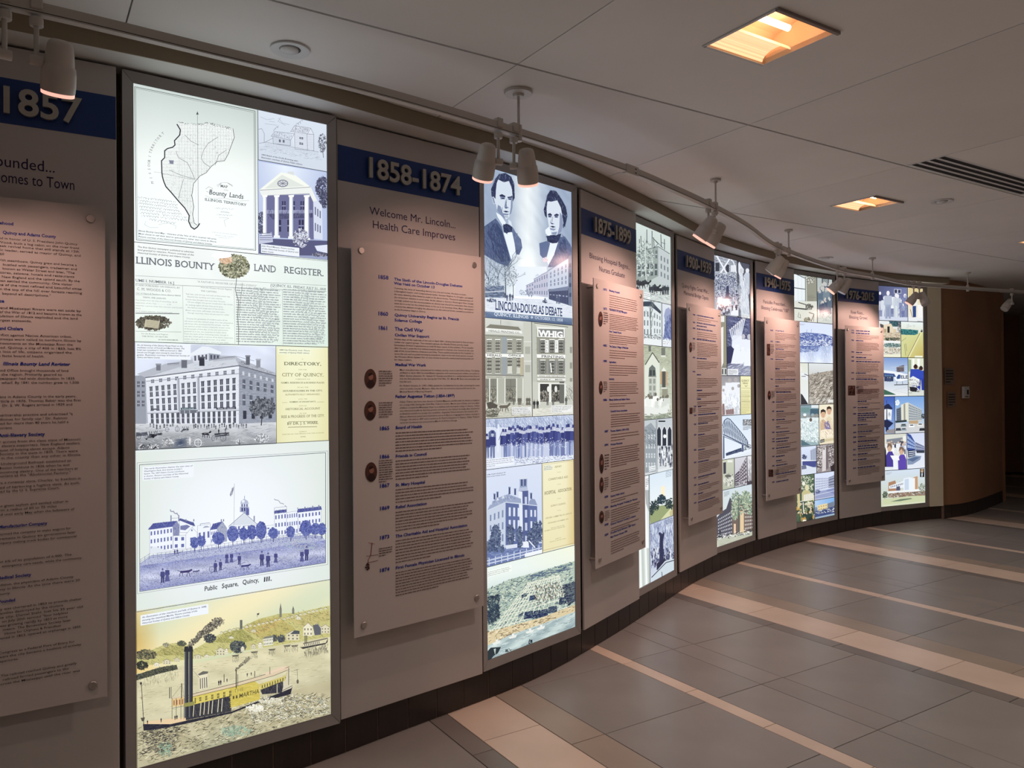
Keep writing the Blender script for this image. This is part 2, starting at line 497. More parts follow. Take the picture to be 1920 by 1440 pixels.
# ---- recessed troffers
TL = {(0, -1): 'square warm-lit recessed ceiling light, the largest, nearest the viewer', (2, 0): 'square warm-lit recessed ceiling light above the middle of the corridor, beside the air slots',
      (4, 0): 'square warm-lit recessed ceiling light cut by the right edge of the picture'}
def make_troffer(i, j):
    c = cell_xy(i, j)
    t = empty('recessed_light', (c[0], c[1], CEIL_Z), TH - math.pi / 2)
    tag(t, TL.get((i, j), 'unseen square recessed ceiling light added out of view to light the room'), 'ceiling light', 'square recessed ceiling lights')
    bm = bmesh.new(); h = HT; lip = 0.007
    for (a, b, cc, d) in ((-h - lip, h + lip, -h - lip, -h + .004), (-h - lip, -h + .004, -h, h), (h - .004, h + lip, -h, h)):
        bm_box(bm, a, b, cc, d, -0.004, -0.0005)
    bm_obj('trim_frame', bm, M['white'], t)
    # hinge side of the frame hangs a little lower
    box('hinge_rail', h - .002, h + .010, -h - lip, h + lip, -0.010, -0.0005, M['trim_dark'], t)
    # pan: sloped reflector, open downwards
    v, f = [], []
    prof = [(-h, 0.0), (-h + .02, .05), (-h + .06, .085), (0, .10), (h - .06, .085), (h - .02, .05), (h, 0.0)]
    for y in (-h, h):
        v += [(x, y, z) for x, z in prof]
    n = len(prof)
    for k in range(n - 1): f.append((k, k + 1, n + k + 1, n + k))
    f += [tuple(range(n)), tuple(range(2*n - 1, n - 1, -1))]
    mesh_obj('reflector_pan', v, f, M['reflector'], t)
    # perforated basket over half of the opening
    v, f = [], []; nb = 10
    for k in range(nb + 1):
        a = math.pi * k / nb
        v += [(-0.022 - h * 0.82 * (0.5 - 0.5 * math.cos(a)), -h + .012, .004 + .030 * math.sin(a)), (-0.022 - h * 0.82 * (0.5 - 0.5 * math.cos(a)), h - .012, .004 + .030 * math.sin(a))]
    for k in range(nb): f.append((2*k, 2*k + 1, 2*k + 3, 2*k + 2))
    mesh_obj('lamp_basket', v, f, M['lamp'], t)
    bm = bmesh.new(); bm_lathe(bm, [(0.011, -h * .55), (0.011, h * .55)], 10, Matrix.Translation((0.012, 0, .052)) @ Matrix.Rotation(math.pi/2, 4, 'X'))
    bm_obj('lamp_tube', bm, M['tube'], t)
    ld = bpy.data.lights.new('troffer_lamp', 'SPOT'); ld.energy = TROFFER_W; ld.color = (1.0, 0.85, 0.75); ld.shadow_soft_size = 0.06; ld.spot_size = math.radians(140); ld.spot_blend = 0.8
    lo = bpy.data.objects.new('lamp_bulb', ld); link(lo); lo.parent = t; lo.location = (0, 0, -0.012)
TROFFER_W = 24.0
M['tube'] = mat_pbr('lit_lamp_tube', (0.9, 0.8, 0.7), 0.4, noise=0.02, emit=(1.0, 0.58, 0.32), estr=13.0)
for ij in TROFFERS: make_troffer(*ij)

# ---- linear slot air diffuser
c = cell_xy(*SLOTS[0])
t = empty('slot_air_diffuser', (c[0], c[1], CEIL_Z), TH)
tag(t, 'linear ceiling air diffuser with black slots and white bars', 'air vent')
y0, y1 = GS/2 - 0.212, GS/2 - 0.018
box('plenum_box', -GS/2 + .006, GS/2 - .006, y0, y1, 0.0035, 0.02, M['black'], t)
nb = 4
for k in range(nb + 1):
    y = y0 + (y1 - y0) * k / nb
    box('bar', -GS/2 + .006, GS/2 - .006, y - .0085, y + .0085, 0.0, 0.0022, M['white'], t)
for s in (-1, 1):
    box('end_cap', s * (GS/2 - .006), s * (GS/2 - .012), y0, y1, -0.001, 0.0034, M['white'], t)

# ---- round recessed downlights
def downlight(px, py, label):
    ray = ((px - 960) / FPX) * RI + ((720 - py) / FPX) * UPV + FW
    s = (CEIL_Z - EYE) / ray[2]; p = CAMP + ray * s
    t = empty('round_downlight', (p[0], p[1], CEIL_Z))
    tag(t, label, 'downlight', 'round ceiling fittings')
    lathe('trim_ring', [(0.036, -0.002), (0.060, -0.007), (0.066, -0.006), (0.067, -0.0005), (0.036, -0.0003), (0.036, -0.002)], M['white'], t, 36, cap=False)
    lathe('gap', [(0.0001, -0.0006), (0.036, -0.0006)], M['slot'], t, 28, cap=False)
    lathe('lens', [(0.0001, -0.012), (0.026, -0.011), (0.031, -0.007), (0.031, -0.0007)], M['white'], t, 28, Matrix.Translation((-0.002, -0.003, 0)), cap=False)
downlight(544, 92, 'unlit round white ceiling fitting above the tall map panel')
downlight(1766, 377, 'unlit round white ceiling fitting under the black air slots')
downlight(1548, 483.5, 'unlit round white ceiling fitting near the far bend of the lighting track')

# ------------------------------------------------------------------ printed matter: flat vector drawing on a panel plane
class Glyphs:
    """outlines of the built-in font, one cached mesh per letter"""
    def __init__(s):
        s.cache = {}; s.adv = {}
    def mesh(s, body, off, res):
        cu = bpy.data.curves.new('g', 'FONT'); cu.body = body; cu.size = 1.0; cu.offset = off; cu.resolution_u = res; cu.fill_mode = 'FRONT'
        ob = bpy.data.objects.new('g', cu)
        me = ob.to_mesh()
        v = np.zeros(len(me.vertices) * 3, np.float32); me.vertices.foreach_get('co', v); v = v.reshape(-1, 3)[:, :2].astype(float)
        f = [tuple(p.vertices) for p in me.polygons]
        ob.to_mesh_clear(); bpy.data.objects.remove(ob); bpy.data.curves.remove(cu)
        return v, f
    def get(s, ch, off=0.0, res=2):
        k = (ch, off, res)
        if k not in s.cache:
            if ch == ' ': s.cache[k] = (np.zeros((0, 2)), [])
            else: s.cache[k] = s.mesh(ch, off, res)
        if ch not in s.adv:
            a, _ = s.mesh('H' + ch + 'H', 0, 1); b, _ = s.mesh('HH', 0, 1)
            s.adv[ch] = float(a[:, 0].max() - b[:, 0].max())
        return s.cache[k][0], s.cache[k][1], s.adv[ch]
GL = Glyphs()
_h, _f = GL.mesh('H', 0, 1)
CAP = float(_h[:, 1].max())
SERIF = {'A': 'b1b9', 'B': 'b1t1', 'D': 'b1t1', 'E': 'b1t1', 'F': 'b1t1', 'H': 'b1b9t1t9', 'I': 'b5t5', 'J': 't7', 'K': 'b1b9t1t9', 'L': 'b1t1', 'M': 'b1b9t1t9', 'N': 'b1t1t9',
         'P': 'b1t1', 'Q': '', 'R': 'b1b9t1', 'T': 'b5', 'U': 't1t9', 'V': 't1t9', 'W': 't1t9', 'X': 'b1b9t1t9', 'Y': 'b5t1t9', '1': 'b5'}

def layout(text, off=0.0, res=2, serif=False, track=0.0):
    """-> verts (cap height 1), faces, width"""
    x = 0.0; V = []; F = []; k = 0
    for ch in text:
        v, f, a = GL.get(ch, off, res)
        if len(v):
            V.append(v + (x, 0)); F += [tuple(i + k for i in q) for q in f]; k += len(v)
            if serif and ch in SERIF:
                x0, x1 = v[:, 0].min() + x, v[:, 0].max() + x; s = SERIF[ch]
                for q in range(0, len(s), 2):
                    fx = {'1': .10, '5': .5, '7': .7, '9': .90}[s[q+1]]; cx = x0 + (x1 - x0) * fx
                    y = 0.0 if s[q] == 'b' else CAP - 0.055
                    V.append(np.array([(cx - .13, y), (cx + .13, y), (cx + .13, y + .055), (cx - .13, y + .055)]))
                    F.append((k, k+1, k+2, k+3)); k += 4
        x += a + track
    V = np.concatenate(V) if V else np.zeros((0, 2))
    return V / CAP, F, max(x - track, 1e-6) / CAP

def clip_poly(pts, cols, quad):
    """Sutherland-Hodgman against a convex quad given clockwise on screen"""
    P = [(p[0], p[1], *c) for p, c in zip(pts, cols)]
    for i in range(4):
        ax, ay = quad[i]; bx, by = quad[(i + 1) % 4]
        def side(p): return (bx - ax) * (p[1] - ay) - (by - ay) * (p[0] - ax)
        out = []
        for j in range(len(P)):
            c, n = P[j], P[(j + 1) % len(P)]
            sc, sn = side(c), side(n)
            if sc >= 0: out.append(c)
            if (sc >= 0) != (sn >= 0):
                t = sc / (sc - sn); out.append(tuple(u + (w - u) * t for u, w in zip(c, n)))
        P = out
        if len(P) < 3: return None, None
    return [(p[0], p[1]) for p in P], [p[2:] for p in P]

def pip(px, py, poly):
    poly = np.asarray(poly, float); ins = np.zeros(len(px), bool); j = len(poly) - 1
    for i in range(len(poly)):
        xi, yi = poly[i]; xj, yj = poly[j]
        c = ((yi > py) != (yj > py)) & (px < (xj - xi) * (py - yi) / (yj - yi + 1e-12) + xi)
        ins ^= c; j = i
    return ins

def conv(ox, oy, s):
    """coordinates read from an enlarged crop -> photo pixels"""
    def f(*a):
        a = a[0] if len(a) == 1 else [a]
        r = [(ox + x / s, oy + y / s) for x, y in a]
        return r if len(r) > 1 or isinstance(a, list) and len(a) != 1 else r[0]
    return f

class Draw:
    def __init__(s, plane, quad=None, w0=0.0, step=2.5e-5, k=None):
        s.pl = plane; s.quad = quad; s.w0 = w0; s.step = step; s.z = 0
        s.V = []; s.C = []; s.F = []; s.n = 0
        s.k = k or (lambda p: p)          # crop -> px converter
    def up(s): s.z += 1; return s
    def _add(s, uv, faces, cols):
        w = s.w0 + s.z * s.step
        s.V.append(np.column_stack([uv[:, 0], np.full(len(uv), -w), uv[:, 1]]))
        s.C.append(np.asarray(cols, float)); n = s.n
        s.F += [tuple(i + n for i in f) for f in faces]; s.n += len(uv)
    def px(s, pts):
        ox, oy, sc = s.k3
        return [(ox + x / sc, oy + y / sc) for x, y in pts]
    k3 = (0, 0, 1)
    def crop(s, ox, oy, sc): s.k3 = (ox, oy, sc); return s
    def poly(s, pts, col, up=True, cols=None):
        if up: s.up()
        P = s.px(pts); lc = lin(col) if cols is None else None
        C = [tuple(lc)] * len(P) if cols is None else [tuple(lin(c)) for c in cols]
        if s.quad: P, C = clip_poly(P, C, s.quad)
        if P is None: return
        uv = s.pl.uv(P)
        if len(P) <= 4 and cols is not None: tris = [tuple(range(len(P)))]
        elif len(P) == 3: tris = [(0, 1, 2)]
        else: tris = tessellate_polygon([[Vector((a, b, 0)) for a, b in P]])
        s._add(uv, tris, C)
    def rect(s, x0, y0, x1, y1, col, up=True): s.poly([(x0, y0), (x1, y0), (x1, y1), (x0, y1)], col, up)
    def field(s, q, nx, ny, fn):
        """smooth colour field over quad q (tl,tr,br,bl); fn(s,t)->rgb"""
        s.up(); q = s.px(q); P = []; C = []; F = []
        for j in range(ny + 1):
            for i in range(nx + 1):
                a, b = i / nx, j / ny
                P.append(tuple(np.array(q[0]) * (1-a) * (1-b) + np.array(q[1]) * a * (1-b) + np.array(q[2]) * a * b + np.array(q[3]) * (1-a) * b))
                C.append(lin(np.clip(fn(a, b), 0, 255)))
        for j in range(ny):
            for i in range(nx):
                k = j * (nx + 1) + i; F.append((k, k + 1, k + nx + 2, k + nx + 1))
        s._add(s.pl.uv(P), F, C)
    def grad(s, q, c0, c1, n=6, noise=0, nx=6):
        r = RNG.normal(0, noise, (64, 64)) if noise else None
        c0, c1 = np.array(c0, float), np.array(c1, float)
        s.field(q, nx, n, lambda a, b: c0 * (1-b) + c1 * b + (r[int(b * 60), int(a * 60)] if noise else 0))
    def line(s, pts, w, col, up=True, closed=False):
        if up: s.up()
        P = np.array(pts, float)
        if closed: P = np.vstack([P, P[:1]])
        for a, b in zip(P[:-1], P[1:]):
            d = b - a; L = np.hypot(*d)
            if L < 1e-6: continue
            n = np.array([-d[1], d[0]]) / L * w / 2; e = d / L * w * 0.2
            s.poly([a + n - e, b + n + e, b - n + e, a - n - e], col, False)
    def ell(s, cx, cy, rx, ry, col, n=14, rot=0.0, up=True):
        c, r = math.cos(rot), math.sin(rot)
        s.poly([(cx + rx * math.cos(t) * c - ry * math.sin(t) * r, cy + rx * math.cos(t) * r + ry * math.sin(t) * c) for t in np.linspace(0, 2 * math.pi, n, endpoint=False)], col, up)
    def strokes(s, pts, ang, ln, w, cols, up=True):
        """many short strokes at once; all arrays in crop units"""
        if up: s.up()
        pts = np.asarray(pts, float).reshape(-1, 2); n = len(pts)
        if n == 0: return
        ang = np.broadcast_to(ang, (n,)); ln = np.broadcast_to(ln, (n,)); w = np.broadcast_to(w, (n,))
        d = np.stack([np.cos(ang), np.sin(ang)], 1) * ln[:, None] / 2; m = np.stack([-np.sin(ang), np.cos(ang)], 1) * w[:, None] / 2
        ox, oy, sc = s.k3
        Q = np.stack([pts - d - m, pts + d - m * .4, pts + d + m * .4, pts - d + m], 1) / sc + (ox, oy)
        cols = np.atleast_2d(np.asarray(cols, float)); ci = RNG.integers(0, len(cols), n); C = lin(cols[ci])
        if s.quad:
            ok = np.ones(n, bool); q = np.array(s.quad)
            for i in range(4):
                a, b = q[i], q[(i+1) % 4]
                ok &= (((b[0] - a[0]) * (Q[..., 1] - a[1]) - (b[1] - a[1]) * (Q[..., 0] - a[0])) >= 0).all(1)
            Q = Q[ok]; C = C[ok]
        n = len(Q)
        if n == 0: return
        uv = s.pl.uv(Q.reshape(-1, 2)); k = np.arange(n) * 4
        s._add(uv, [(i, i+1, i+2, i+3) for i in k], np.repeat(C, 4, axis=0))
    def scatter(s, poly, n):
        P = np.array(poly, float); lo, hi = P.min(0), P.max(0)
        q = RNG.uniform(lo, hi, (int(n * 1.0), 2)); return q[pip(q[:, 0], q[:, 1], P)]
    def hatch(s, poly, n, ang, ln, w, cols, jit=0.15):
        p = s.scatter(poly, n); m = len(p)
        s.strokes(p, ang + RNG.normal(0, jit, m), ln * RNG.uniform(.5, 1.3, m), w * RNG.uniform(.6, 1.3, m), cols)
    def blob(s, cx, cy, rx, ry, n, size, cols):
        r = np.sqrt(RNG.uniform(0, 1, n)); t = RNG.uniform(0, 2 * math.pi, n)
        p = np.stack([cx + rx * r * np.cos(t), cy + ry * r * np.sin(t)], 1)
        s.strokes(p, RNG.uniform(0, math.pi, n), size * RNG.uniform(.6, 1.4, n), size * RNG.uniform(.4, .9, n), cols)
    def bil(s, q, a, b):
        q = np.array(q, float); return tuple(q[0] * (1-a) * (1-b) + q[1] * a * (1-b) + q[2] * a * b + q[3] * (1-a) * b)
    def sub(s, q, a0, a1, b0, b1): return [s.bil(q, a0, b0), s.bil(q, a1, b0), s.bil(q, a1, b1), s.bil(q, a0, b1)]
    def windows(s, q, nx, ny, fw, fh, col, light=None, sill=None):
        s.up()
        for j in range(ny):
            for i in range(nx):
                a, b = (i + .5) / nx, (j + .5) / ny
                r = s.sub(q, a - fw / nx / 2, a + fw / nx / 2, b - fh / ny / 2, b + fh / ny / 2)
                s.poly(r, col, False)
        if light is not None:
            s.up()
            for j in range(ny):
                for i in range(nx):
                    a, b = (i + .5) / nx, (j + .5) / ny
                    r = s.sub(q, a - fw / nx * .05, a + fw / nx * .05, b - fh / ny / 2, b + fh / ny / 2); s.poly(r, light, False)
                    r = s.sub(q, a - fw / nx / 2, a + fw / nx / 2, b - fh / ny * .05, b + fh / ny * .05); s.poly(r, light, False)
        if sill is not None:
            s.up()
            for j in range(ny):
                for i in range(nx):
                    a, b = (i + .5) / nx, (j + .5) / ny
                    s.poly(s.sub(q, a - fw / nx * .62, a + fw / nx * .62, b + fh / ny * .5, b + fh / ny * .62), sill, False)
                    s.poly(s.sub(q, a - fw / nx * .62, a + fw / nx * .62, b - fh / ny * .62, b - fh / ny * .5), sill, False)
    def person(s, x, y, h, body, head=None, skirt=False, hat=False, legs=None, w=1.0, up=True):
        """standing figure, feet at (x, y)"""
        if up: s.up()
        head = head or body; legs = legs or body; hw = h * .075 * w
        if skirt:
            s.poly([(x - h*.06*w, y - h*.55), (x + h*.06*w, y - h*.55), (x + h*.17*w, y), (x - h*.17*w, y)], legs, False)
        else:
            s.poly([(x - h*.10*w, y - h*.5), (x - h*.0, y - h*.5), (x - h*.02*w, y), (x - h*.10*w, y)], legs, False)
            s.poly([(x - h*.0, y - h*.5), (x + h*.10*w, y - h*.5), (x + h*.10*w, y), (x + h*.02*w, y)], legs, False)
        s.poly([(x - h*.13*w, y - h*.82), (x + h*.13*w, y - h*.82), (x + h*.15*w, y - h*.5), (x + h*.10*w, y - h*.44), (x - h*.10*w, y - h*.44), (x - h*.15*w, y - h*.5)], body, False)
        s.up(); s.ell(x, y - h * .91, hw * .8, h * .09, head, 9, up=False)
        if hat: s.up(); s.poly([(x - hw*1.3, y - h*.95), (x + hw*1.3, y - h*.95), (x + hw*.7, y - h*.97), (x + hw*.6, y - h*1.06), (x - hw*.6, y - h*1.06), (x - hw*.7, y - h*.97)], body, False)
    def branch(s, x, y, ang, ln, w, col, depth):
        if depth == 0 or ln < 1: return
        x2, y2 = x + ln * math.cos(ang), y + ln * math.sin(ang)
        s.line([(x, y), (x2, y2)], w, col, False)
        for k in range(2 if depth > 2 else 3):
            s.branch(x2, y2, ang + random.uniform(-.6, .6), ln * random.uniform(.55, .85), w * .65, col, depth - 1)
    def squig(s, x0, y0, x1, y1, amp, n, w, col):
        """line of handwriting"""
        t = np.linspace(0, 1, n); ph = np.cumsum(RNG.uniform(.5, 1.9, n))
        P = np.stack([x0 + (x1 - x0) * t + amp * .4 * np.cos(ph), y0 + (y1 - y0) * t + amp * np.sin(ph) * RNG.uniform(.4, 1.1, n)], 1)
        keep = RNG.uniform(0, 1, n) > .12
        s.up()
        for i in range(n - 1):
            if keep[i]: s.line([P[i], P[i+1]], w, col, False)
    # ---- lettering lives in panel units so that it keeps the panel's level
    def _base(s, x, y):
        p = s.px([(x, y), (x + 1, y), (x, y - 1)]); uv = s.pl.uv(p)
        return uv[0], uv[1][0] - uv[0][0], uv[2][1] - uv[0][1]
    def text(s, x, y, t, h, wid=None, col=(30, 30, 35), bold=0.0, serif=False, italic=0.0, track=0.0, align='l', res=2, xs=1.0, up=True, v0=None):
        """baseline start (x, y), cap height h and width wid in crop units"""
        if up: s.up()
        V, F, W = layout(t, bold, res, serif, track)
        if len(V) == 0: return
        b, du, dv = s._base(x, y); sy = h * dv
        if v0 is not None: b = np.array([b[0], v0])
        if wid: 
            u1 = s.pl.uv(s.px([(x + wid, y)]))[0][0]; sx = (u1 - b[0]) / W
        else: sx = sy * xs
        g = V.copy(); g[:, 0] += g[:, 1] * italic
        o = {'l': 0, 'c': -W / 2, 'r': -W}[align]
        uv = np.stack([b[0] + (g[:, 0] + o) * sx, b[1] + g[:, 1] * sy], 1)
        s._add(uv, F, np.repeat(lin(col)[None], len(uv), 0))
    def glyph(s, x, y, ch, h, rot, col, serif=True, bold=0.0):
        V, F, W = layout(ch, bold, 2, serif)
        b, du, dv = s._base(x, y); g = V - (W / 2, .5); c, q = math.cos(rot), math.sin(rot)
        g = np.stack([g[:, 0] * c - g[:, 1] * q, g[:, 0] * q + g[:, 1] * c], 1) * h * dv
        s._add(g + b, F, np.repeat(lin(col)[None], len(g), 0))
    def bars(s, x, y, wid, lines, lead, h, col, last=0.6, indent=0.0, words=True):
        """lines of print too small to read: one dash per word, level with the panel"""
        s.up(); uvs = []; n = 0; F = []
        for i in range(lines):
            b, du, dv = s._base(x, y + i * lead)
            u1 = s.pl.uv(s.px([(x + wid, y + i * lead)]))[0][0]
            W = (u1 - b[0]) * (random.uniform(.90, 1.0) if i < lines - 1 else last * random.uniform(.7, 1.2)); u = 0.0 if i else indent * W
            hh = h * dv
            while u < W:
                L = hh * random.uniform(1.6, 6.5) if words else W
                L = min(L, W - u)
                if L > hh * .6:
                    uvs += [(b[0] + u, b[1]), (b[0] + u + L, b[1]), (b[0] + u + L, b[1] + hh), (b[0] + u, b[1] + hh)]
                    F.append((n, n + 1, n + 2, n + 3)); n += 4
                u += L + hh * .75
        if n: s._add(np.array(uvs), F, np.repeat(lin(col)[None], n, 0))
    def lines(s, x, y, rows, lead, h, col, wid=None, **kw):
        for i, r in enumerate(rows):
            if r: s.text(x, y + i * lead, r, h, (wid[i] if isinstance(wid, (list, tuple)) else wid), col, **kw)
    def border(s, w=1.1, col=(25, 28, 36)):
        q = [np.array(p, float) for p in s.quad]; old = s.k3, s.quad; s.k3 = (0, 0, 1); s.quad = None; s.z += 3
        c = sum(q) / 4
        for i in range(4):
            a, b = q[i], q[(i + 1) % 4]
            if i % 2: k = w * .5 * np.array([np.sign(c[0] - a[0]), 0]); k2 = np.array([np.sign(c[0] - b[0]), 0]) * w * .5
            else: k = w * .5 * np.array([0, np.sign(c[1] - a[1])]); k2 = np.array([0, np.sign(c[1] - b[1])]) * w * .5
            s.poly([a, b, b + k2, a + k], col, False)
        s.k3, s.quad = old
    def build(s, name, mat, parent, label=None):
        V = np.concatenate(s.V).astype(np.float32); C = np.concatenate(s.C)
        if mat is M['print']:      # the prints are slightly faded and contrasty
            lum = (C @ np.array([.25, .6, .15]))[:, None]; C = np.clip(lum + (C - lum) * .80, 0, 1) ** 1.09
        me = bpy.data.meshes.new(name)
        L = np.fromiter((len(f) for f in s.F), np.int32, len(s.F)); I = np.fromiter((i for f in s.F for i in f), np.int32, int(L.sum()))
        me.vertices.add(len(V)); me.vertices.foreach_set('co', V.ravel())
        me.loops.add(len(I)); me.loops.foreach_set('vertex_index', I)
        me.polygons.add(len(L)); st = np.concatenate([[0], np.cumsum(L)[:-1]]).astype(np.int32)
        me.polygons.foreach_set('loop_start', st)
        me.update(calc_edges=True)
        a = me.color_attributes.new('ink', 'FLOAT_COLOR', 'POINT')
        a.data.foreach_set('color', np.column_stack([C, np.ones(len(C))]).astype(np.float32).ravel())
        me.materials.append(mat)
        o = bpy.data.objects.new(name, me); link(o)
        if parent: o.parent = parent
        if label: o['label'] = label
        return o

# ------------------------------------------------------------------ lightboxes
LBL = ['tall lightbox of old prints with a state map, newspaper and yellow steamboat', 'lightbox topped by two portraits of men in dark coats above a debate title',
       'lightbox topped by a ruined building with horse carriages, between the second and third date boards', 'lightbox topped by a flag-draped crowd, with a steel truss bridge in the middle',
       'lightbox topped by an old dental room, with a blue river town below', 'last lightbox on the right, beside the tan wall end, with a helicopter and clock pictures']
LPL = []; LROOT = []
for i, (p0, p1) in enumerate(LB):
    o, d, n, w = frame_of(p0, p1); pl = Plane(p0, p1)
    t = empty('lightbox', (o[0], o[1], 0), pl.ang)
    tag(t, LBL[i], 'lightbox', 'backlit panels along the curved wall')
    z0, z1 = PANEL_Z0, PANEL_Z1; fb, ft, fs = 0.043, 0.037, 0.036; D = 0.012
    box('light_tray', -fs + .004, w + fs - .004, 0.006, 0.050, z0 + .004, z1 - .004, M['frame'], t)
    def bar(pts, ys):   # mitred bar: outer/inner quad in (u, z), sloping slightly back to the picture
        v = [(pts[0][0], -D, pts[0][1]), (pts[1][0], -D, pts[1][1]), (pts[2][0], -D + .007, pts[2][1]), (pts[3][0], -D + .007, pts[3][1])]
        v += [(x, 0.008, z) for x, _, z in v]
        bm = bmesh.new(); vs = [bm.verts.new(q) for q in v]
        for f in ((0, 1, 2, 3), (7, 6, 5, 4), (0, 4, 5, 1), (1, 5, 6, 2), (2, 6, 7, 3), (3, 7, 4, 0)): bm.faces.new([vs[k] for k in f])
        return bm_obj('frame_bar', bm, M['frame'], t)
    g = 0.0009
    bar([(-fs + g, z1), (w + fs - g, z1), (w, z1 - ft), (0, z1 - ft)], 0)
    bar([(-fs + g, z0), (w + fs - g, z0), (w, z0 + fb), (0, z0 + fb)], 0)
    bar([(-fs, z0 + g*2), (-fs, z1 - g*2), (0, z1 - ft - g), (0, z0 + fb + g)], 0)
    bar([(w + fs, z0 + g*2), (w + fs, z1 - g*2), (w, z1 - ft - g), (w, z0 + fb + g)], 0)
    LPL.append(Plane(p0, p1, 0.0)); LROOT.append(t)

def lit_quad(i):
    """photo-pixel corners of the lit face of lightbox i"""
    pl = LPL[i]; z0, z1 = PANEL_Z0 + .043, PANEL_Z1 - .037
    r = []
    for u, z in ((0, z1), (pl.w, z1), (pl.w, z0), (0, z0)):
        p = pl.o + pl.d * u; x, y, _ = to_px((p[0], p[1], z)); r.append((x, y))
    return r

def cell(i, left=None, right=None, top=None, bot=None):
    pl = LPL[i]; z0, z1 = PANEL_Z0 + .043, PANEL_Z1 - .037
    vt = z1 if top is None else pl.uv([top])[0][1]
    vb = z0 if bot is None else pl.uv([bot])[0][1]
    ym = None
    p = pl.o + pl.d * pl.w * .5; _, ym, _ = to_px((p[0], p[1], (vt + vb) / 2))
    u0 = 0.0 if left is None else pl.uv([(left, ym)])[0][0]
    u1 = pl.w if right is None else pl.uv([(right, ym)])[0][0]
    r = []
    for u, z in ((u0, vt), (u1, vt), (u1, vb), (u0, vb)):
        q = pl.o + pl.d * u; x, y, _ = to_px((q[0], q[1], z)); r.append((x, y))
    return r
def start(i, quad, crop, bg, bg2=None, n=8, noise=0):
    d = Draw(LPL[i], quad, 0.0005); d.k3 = (0, 0, 1)
    d.grad(quad, bg, bg2 or bg, n, noise, 8); d.crop(*crop)
    return d
def fin(d, i, name, label, bw=1.1, col=(25, 28, 36)):
    d.border(bw, col); return d.build(name, M['print'], LROOT[i], label)
INKD = (48, 50, 60)
def caption(d, x, y, rows, lead, h, wid, col=(60, 66, 80), box=(226, 232, 240), pad=None):
    n = len(rows); m = max(len(r) for r in rows)
    pad = pad or h
    if box:
        b, du, dv = d._base(x, y); W = d.pl.uv(d.px([(x + wid, y)]))[0][0] - b[0]
        l2 = (d._base(x, y + lead * (n - 1))[0][1])
        d.up(); d._add(np.array([(b[0] - W * .02, l2 - h * dv * .8), (b[0] + W * 1.03, l2 - h * dv * .8), (b[0] + W * 1.03, b[1] + h * dv * 1.9), (b[0] - W * .02, b[1] + h * dv * 1.9)]), [(0, 1, 2, 3)], np.repeat(lin(box)[None], 4, 0))
    for k, r in enumerate(rows): d.text(x, y + k * lead, r, h, wid * len(r) / m, col, bold=.012, italic=.2)

# ================================================================== lightbox 1
CA, CB, CC, CD = (240, 140, 4.235), (240, 460, 3.6), (240, 840, 4.8), (240, 1100, 4.235)
# ---- state map
q = cell(0, None, 483.4, None, (253, 454))
d = start(0, q, CA, (196, 208, 204), (234, 240, 240))
d.field(q and [(55, 105), (1015, 300), (1020, 1400), (65, 1320)], 10, 14, lambda a, b: np.array([194, 206, 202]) * (1 - min(1, b * 2.2)) + np.array([232, 238, 232]) * min(1, b * 2.2) + np.array([4, 6, 12]) * b - 22 * max(0, abs(a - .5) - .34) - 10 * max(0, b - .9))
for k, (o, w) in enumerate(((0, 4), (10, 2))):
    d.line([(52 + o, 96 + o * 1.2), (1008 - o, 290 + o), (1014 - o, 1395 - o), (66 + o, 1312 - o)], w, (70, 80, 82), closed=True)
left = [(388, 395), (415, 440), (410, 480), (368, 525), (372, 560), (352, 578), (312, 588), (290, 605), (290, 660), (265, 685), (268, 780), (272, 810), (283, 850), (300, 890), (345, 940), (400, 1005), (450, 1060), (485, 1120), (480, 1165), (500, 1210), (525, 1228), (550, 1210), (568, 1183)]
right = [(832, 430), (843, 500), (820, 560), (795, 630), (765, 685), (708, 690), (655, 735), (620, 780), (570, 805), (520, 865), (505, 960), (522, 1050), (512, 1110), (525, 1180), (548, 1196)]
land = left + right[::-1] + [(820, 425), (640, 385), (540, 400), (415, 380)]
d.poly(land, (226, 232, 229))
for x in range(405, 840, 22):
    ys = [p for p in np.arange(385, 1190, 6) if pip(np.array([float(x)]), np.array([float(p)]), land)[0]]
    if ys: d.line([(x, min(ys)), (x + 1, max(ys))], 1.3, (165, 172, 178))
for y in range(400, 1000, 26):
    xs = [p for p in np.arange(262, 850, 6) if pip(np.array([float(p)]), np.array([float(y)]), land)[0]]
    if xs: d.line([(min(xs), y), (max(xs), y + 10)], 1.1, (176, 182, 186))
d.hatch(land, 1000, 1.1, 16, 1.6, [(130, 136, 146), (165, 171, 178), (150, 156, 166)], 1.0)
for riv in ([(640, 540), (600, 600), (580, 660), (600, 700), (650, 735)], [(715, 495), (660, 530), (640, 545)], [(380, 610), (400, 660), (470, 700), (500, 760), (530, 830)], [(330, 760), (420, 800), (530, 830)], [(690, 720), (720, 640), (780, 600)], [(400, 985), (420, 900), (440, 830)], [(450, 480), (500, 530), (560, 560)]):
    d.line(riv, 3, (110, 114, 124))
d.poly([(325, 680), (362, 682), (360, 712), (330, 708)], (130, 136, 158))
d.line([(265, 780), (205, 773)], 1.5, (120, 120, 126)); d.line([(270, 785), (535, 838)], 2, (110, 114, 124))
d.line(left, 9, (56, 58, 68)); d.line(right, 4, (64, 66, 76))
d.line([(550, 298), (556, 1190)], 2.4, (95, 100, 108)); d.poly([(540, 318), (550, 292), (560, 318)], (80, 84, 92))
d.hatch([(400, 375), (540, 392), (640, 378), (825, 425), (830, 440), (640, 395), (540, 402), (400, 388)], 500, .2, 9, 3, [(70, 74, 84)])
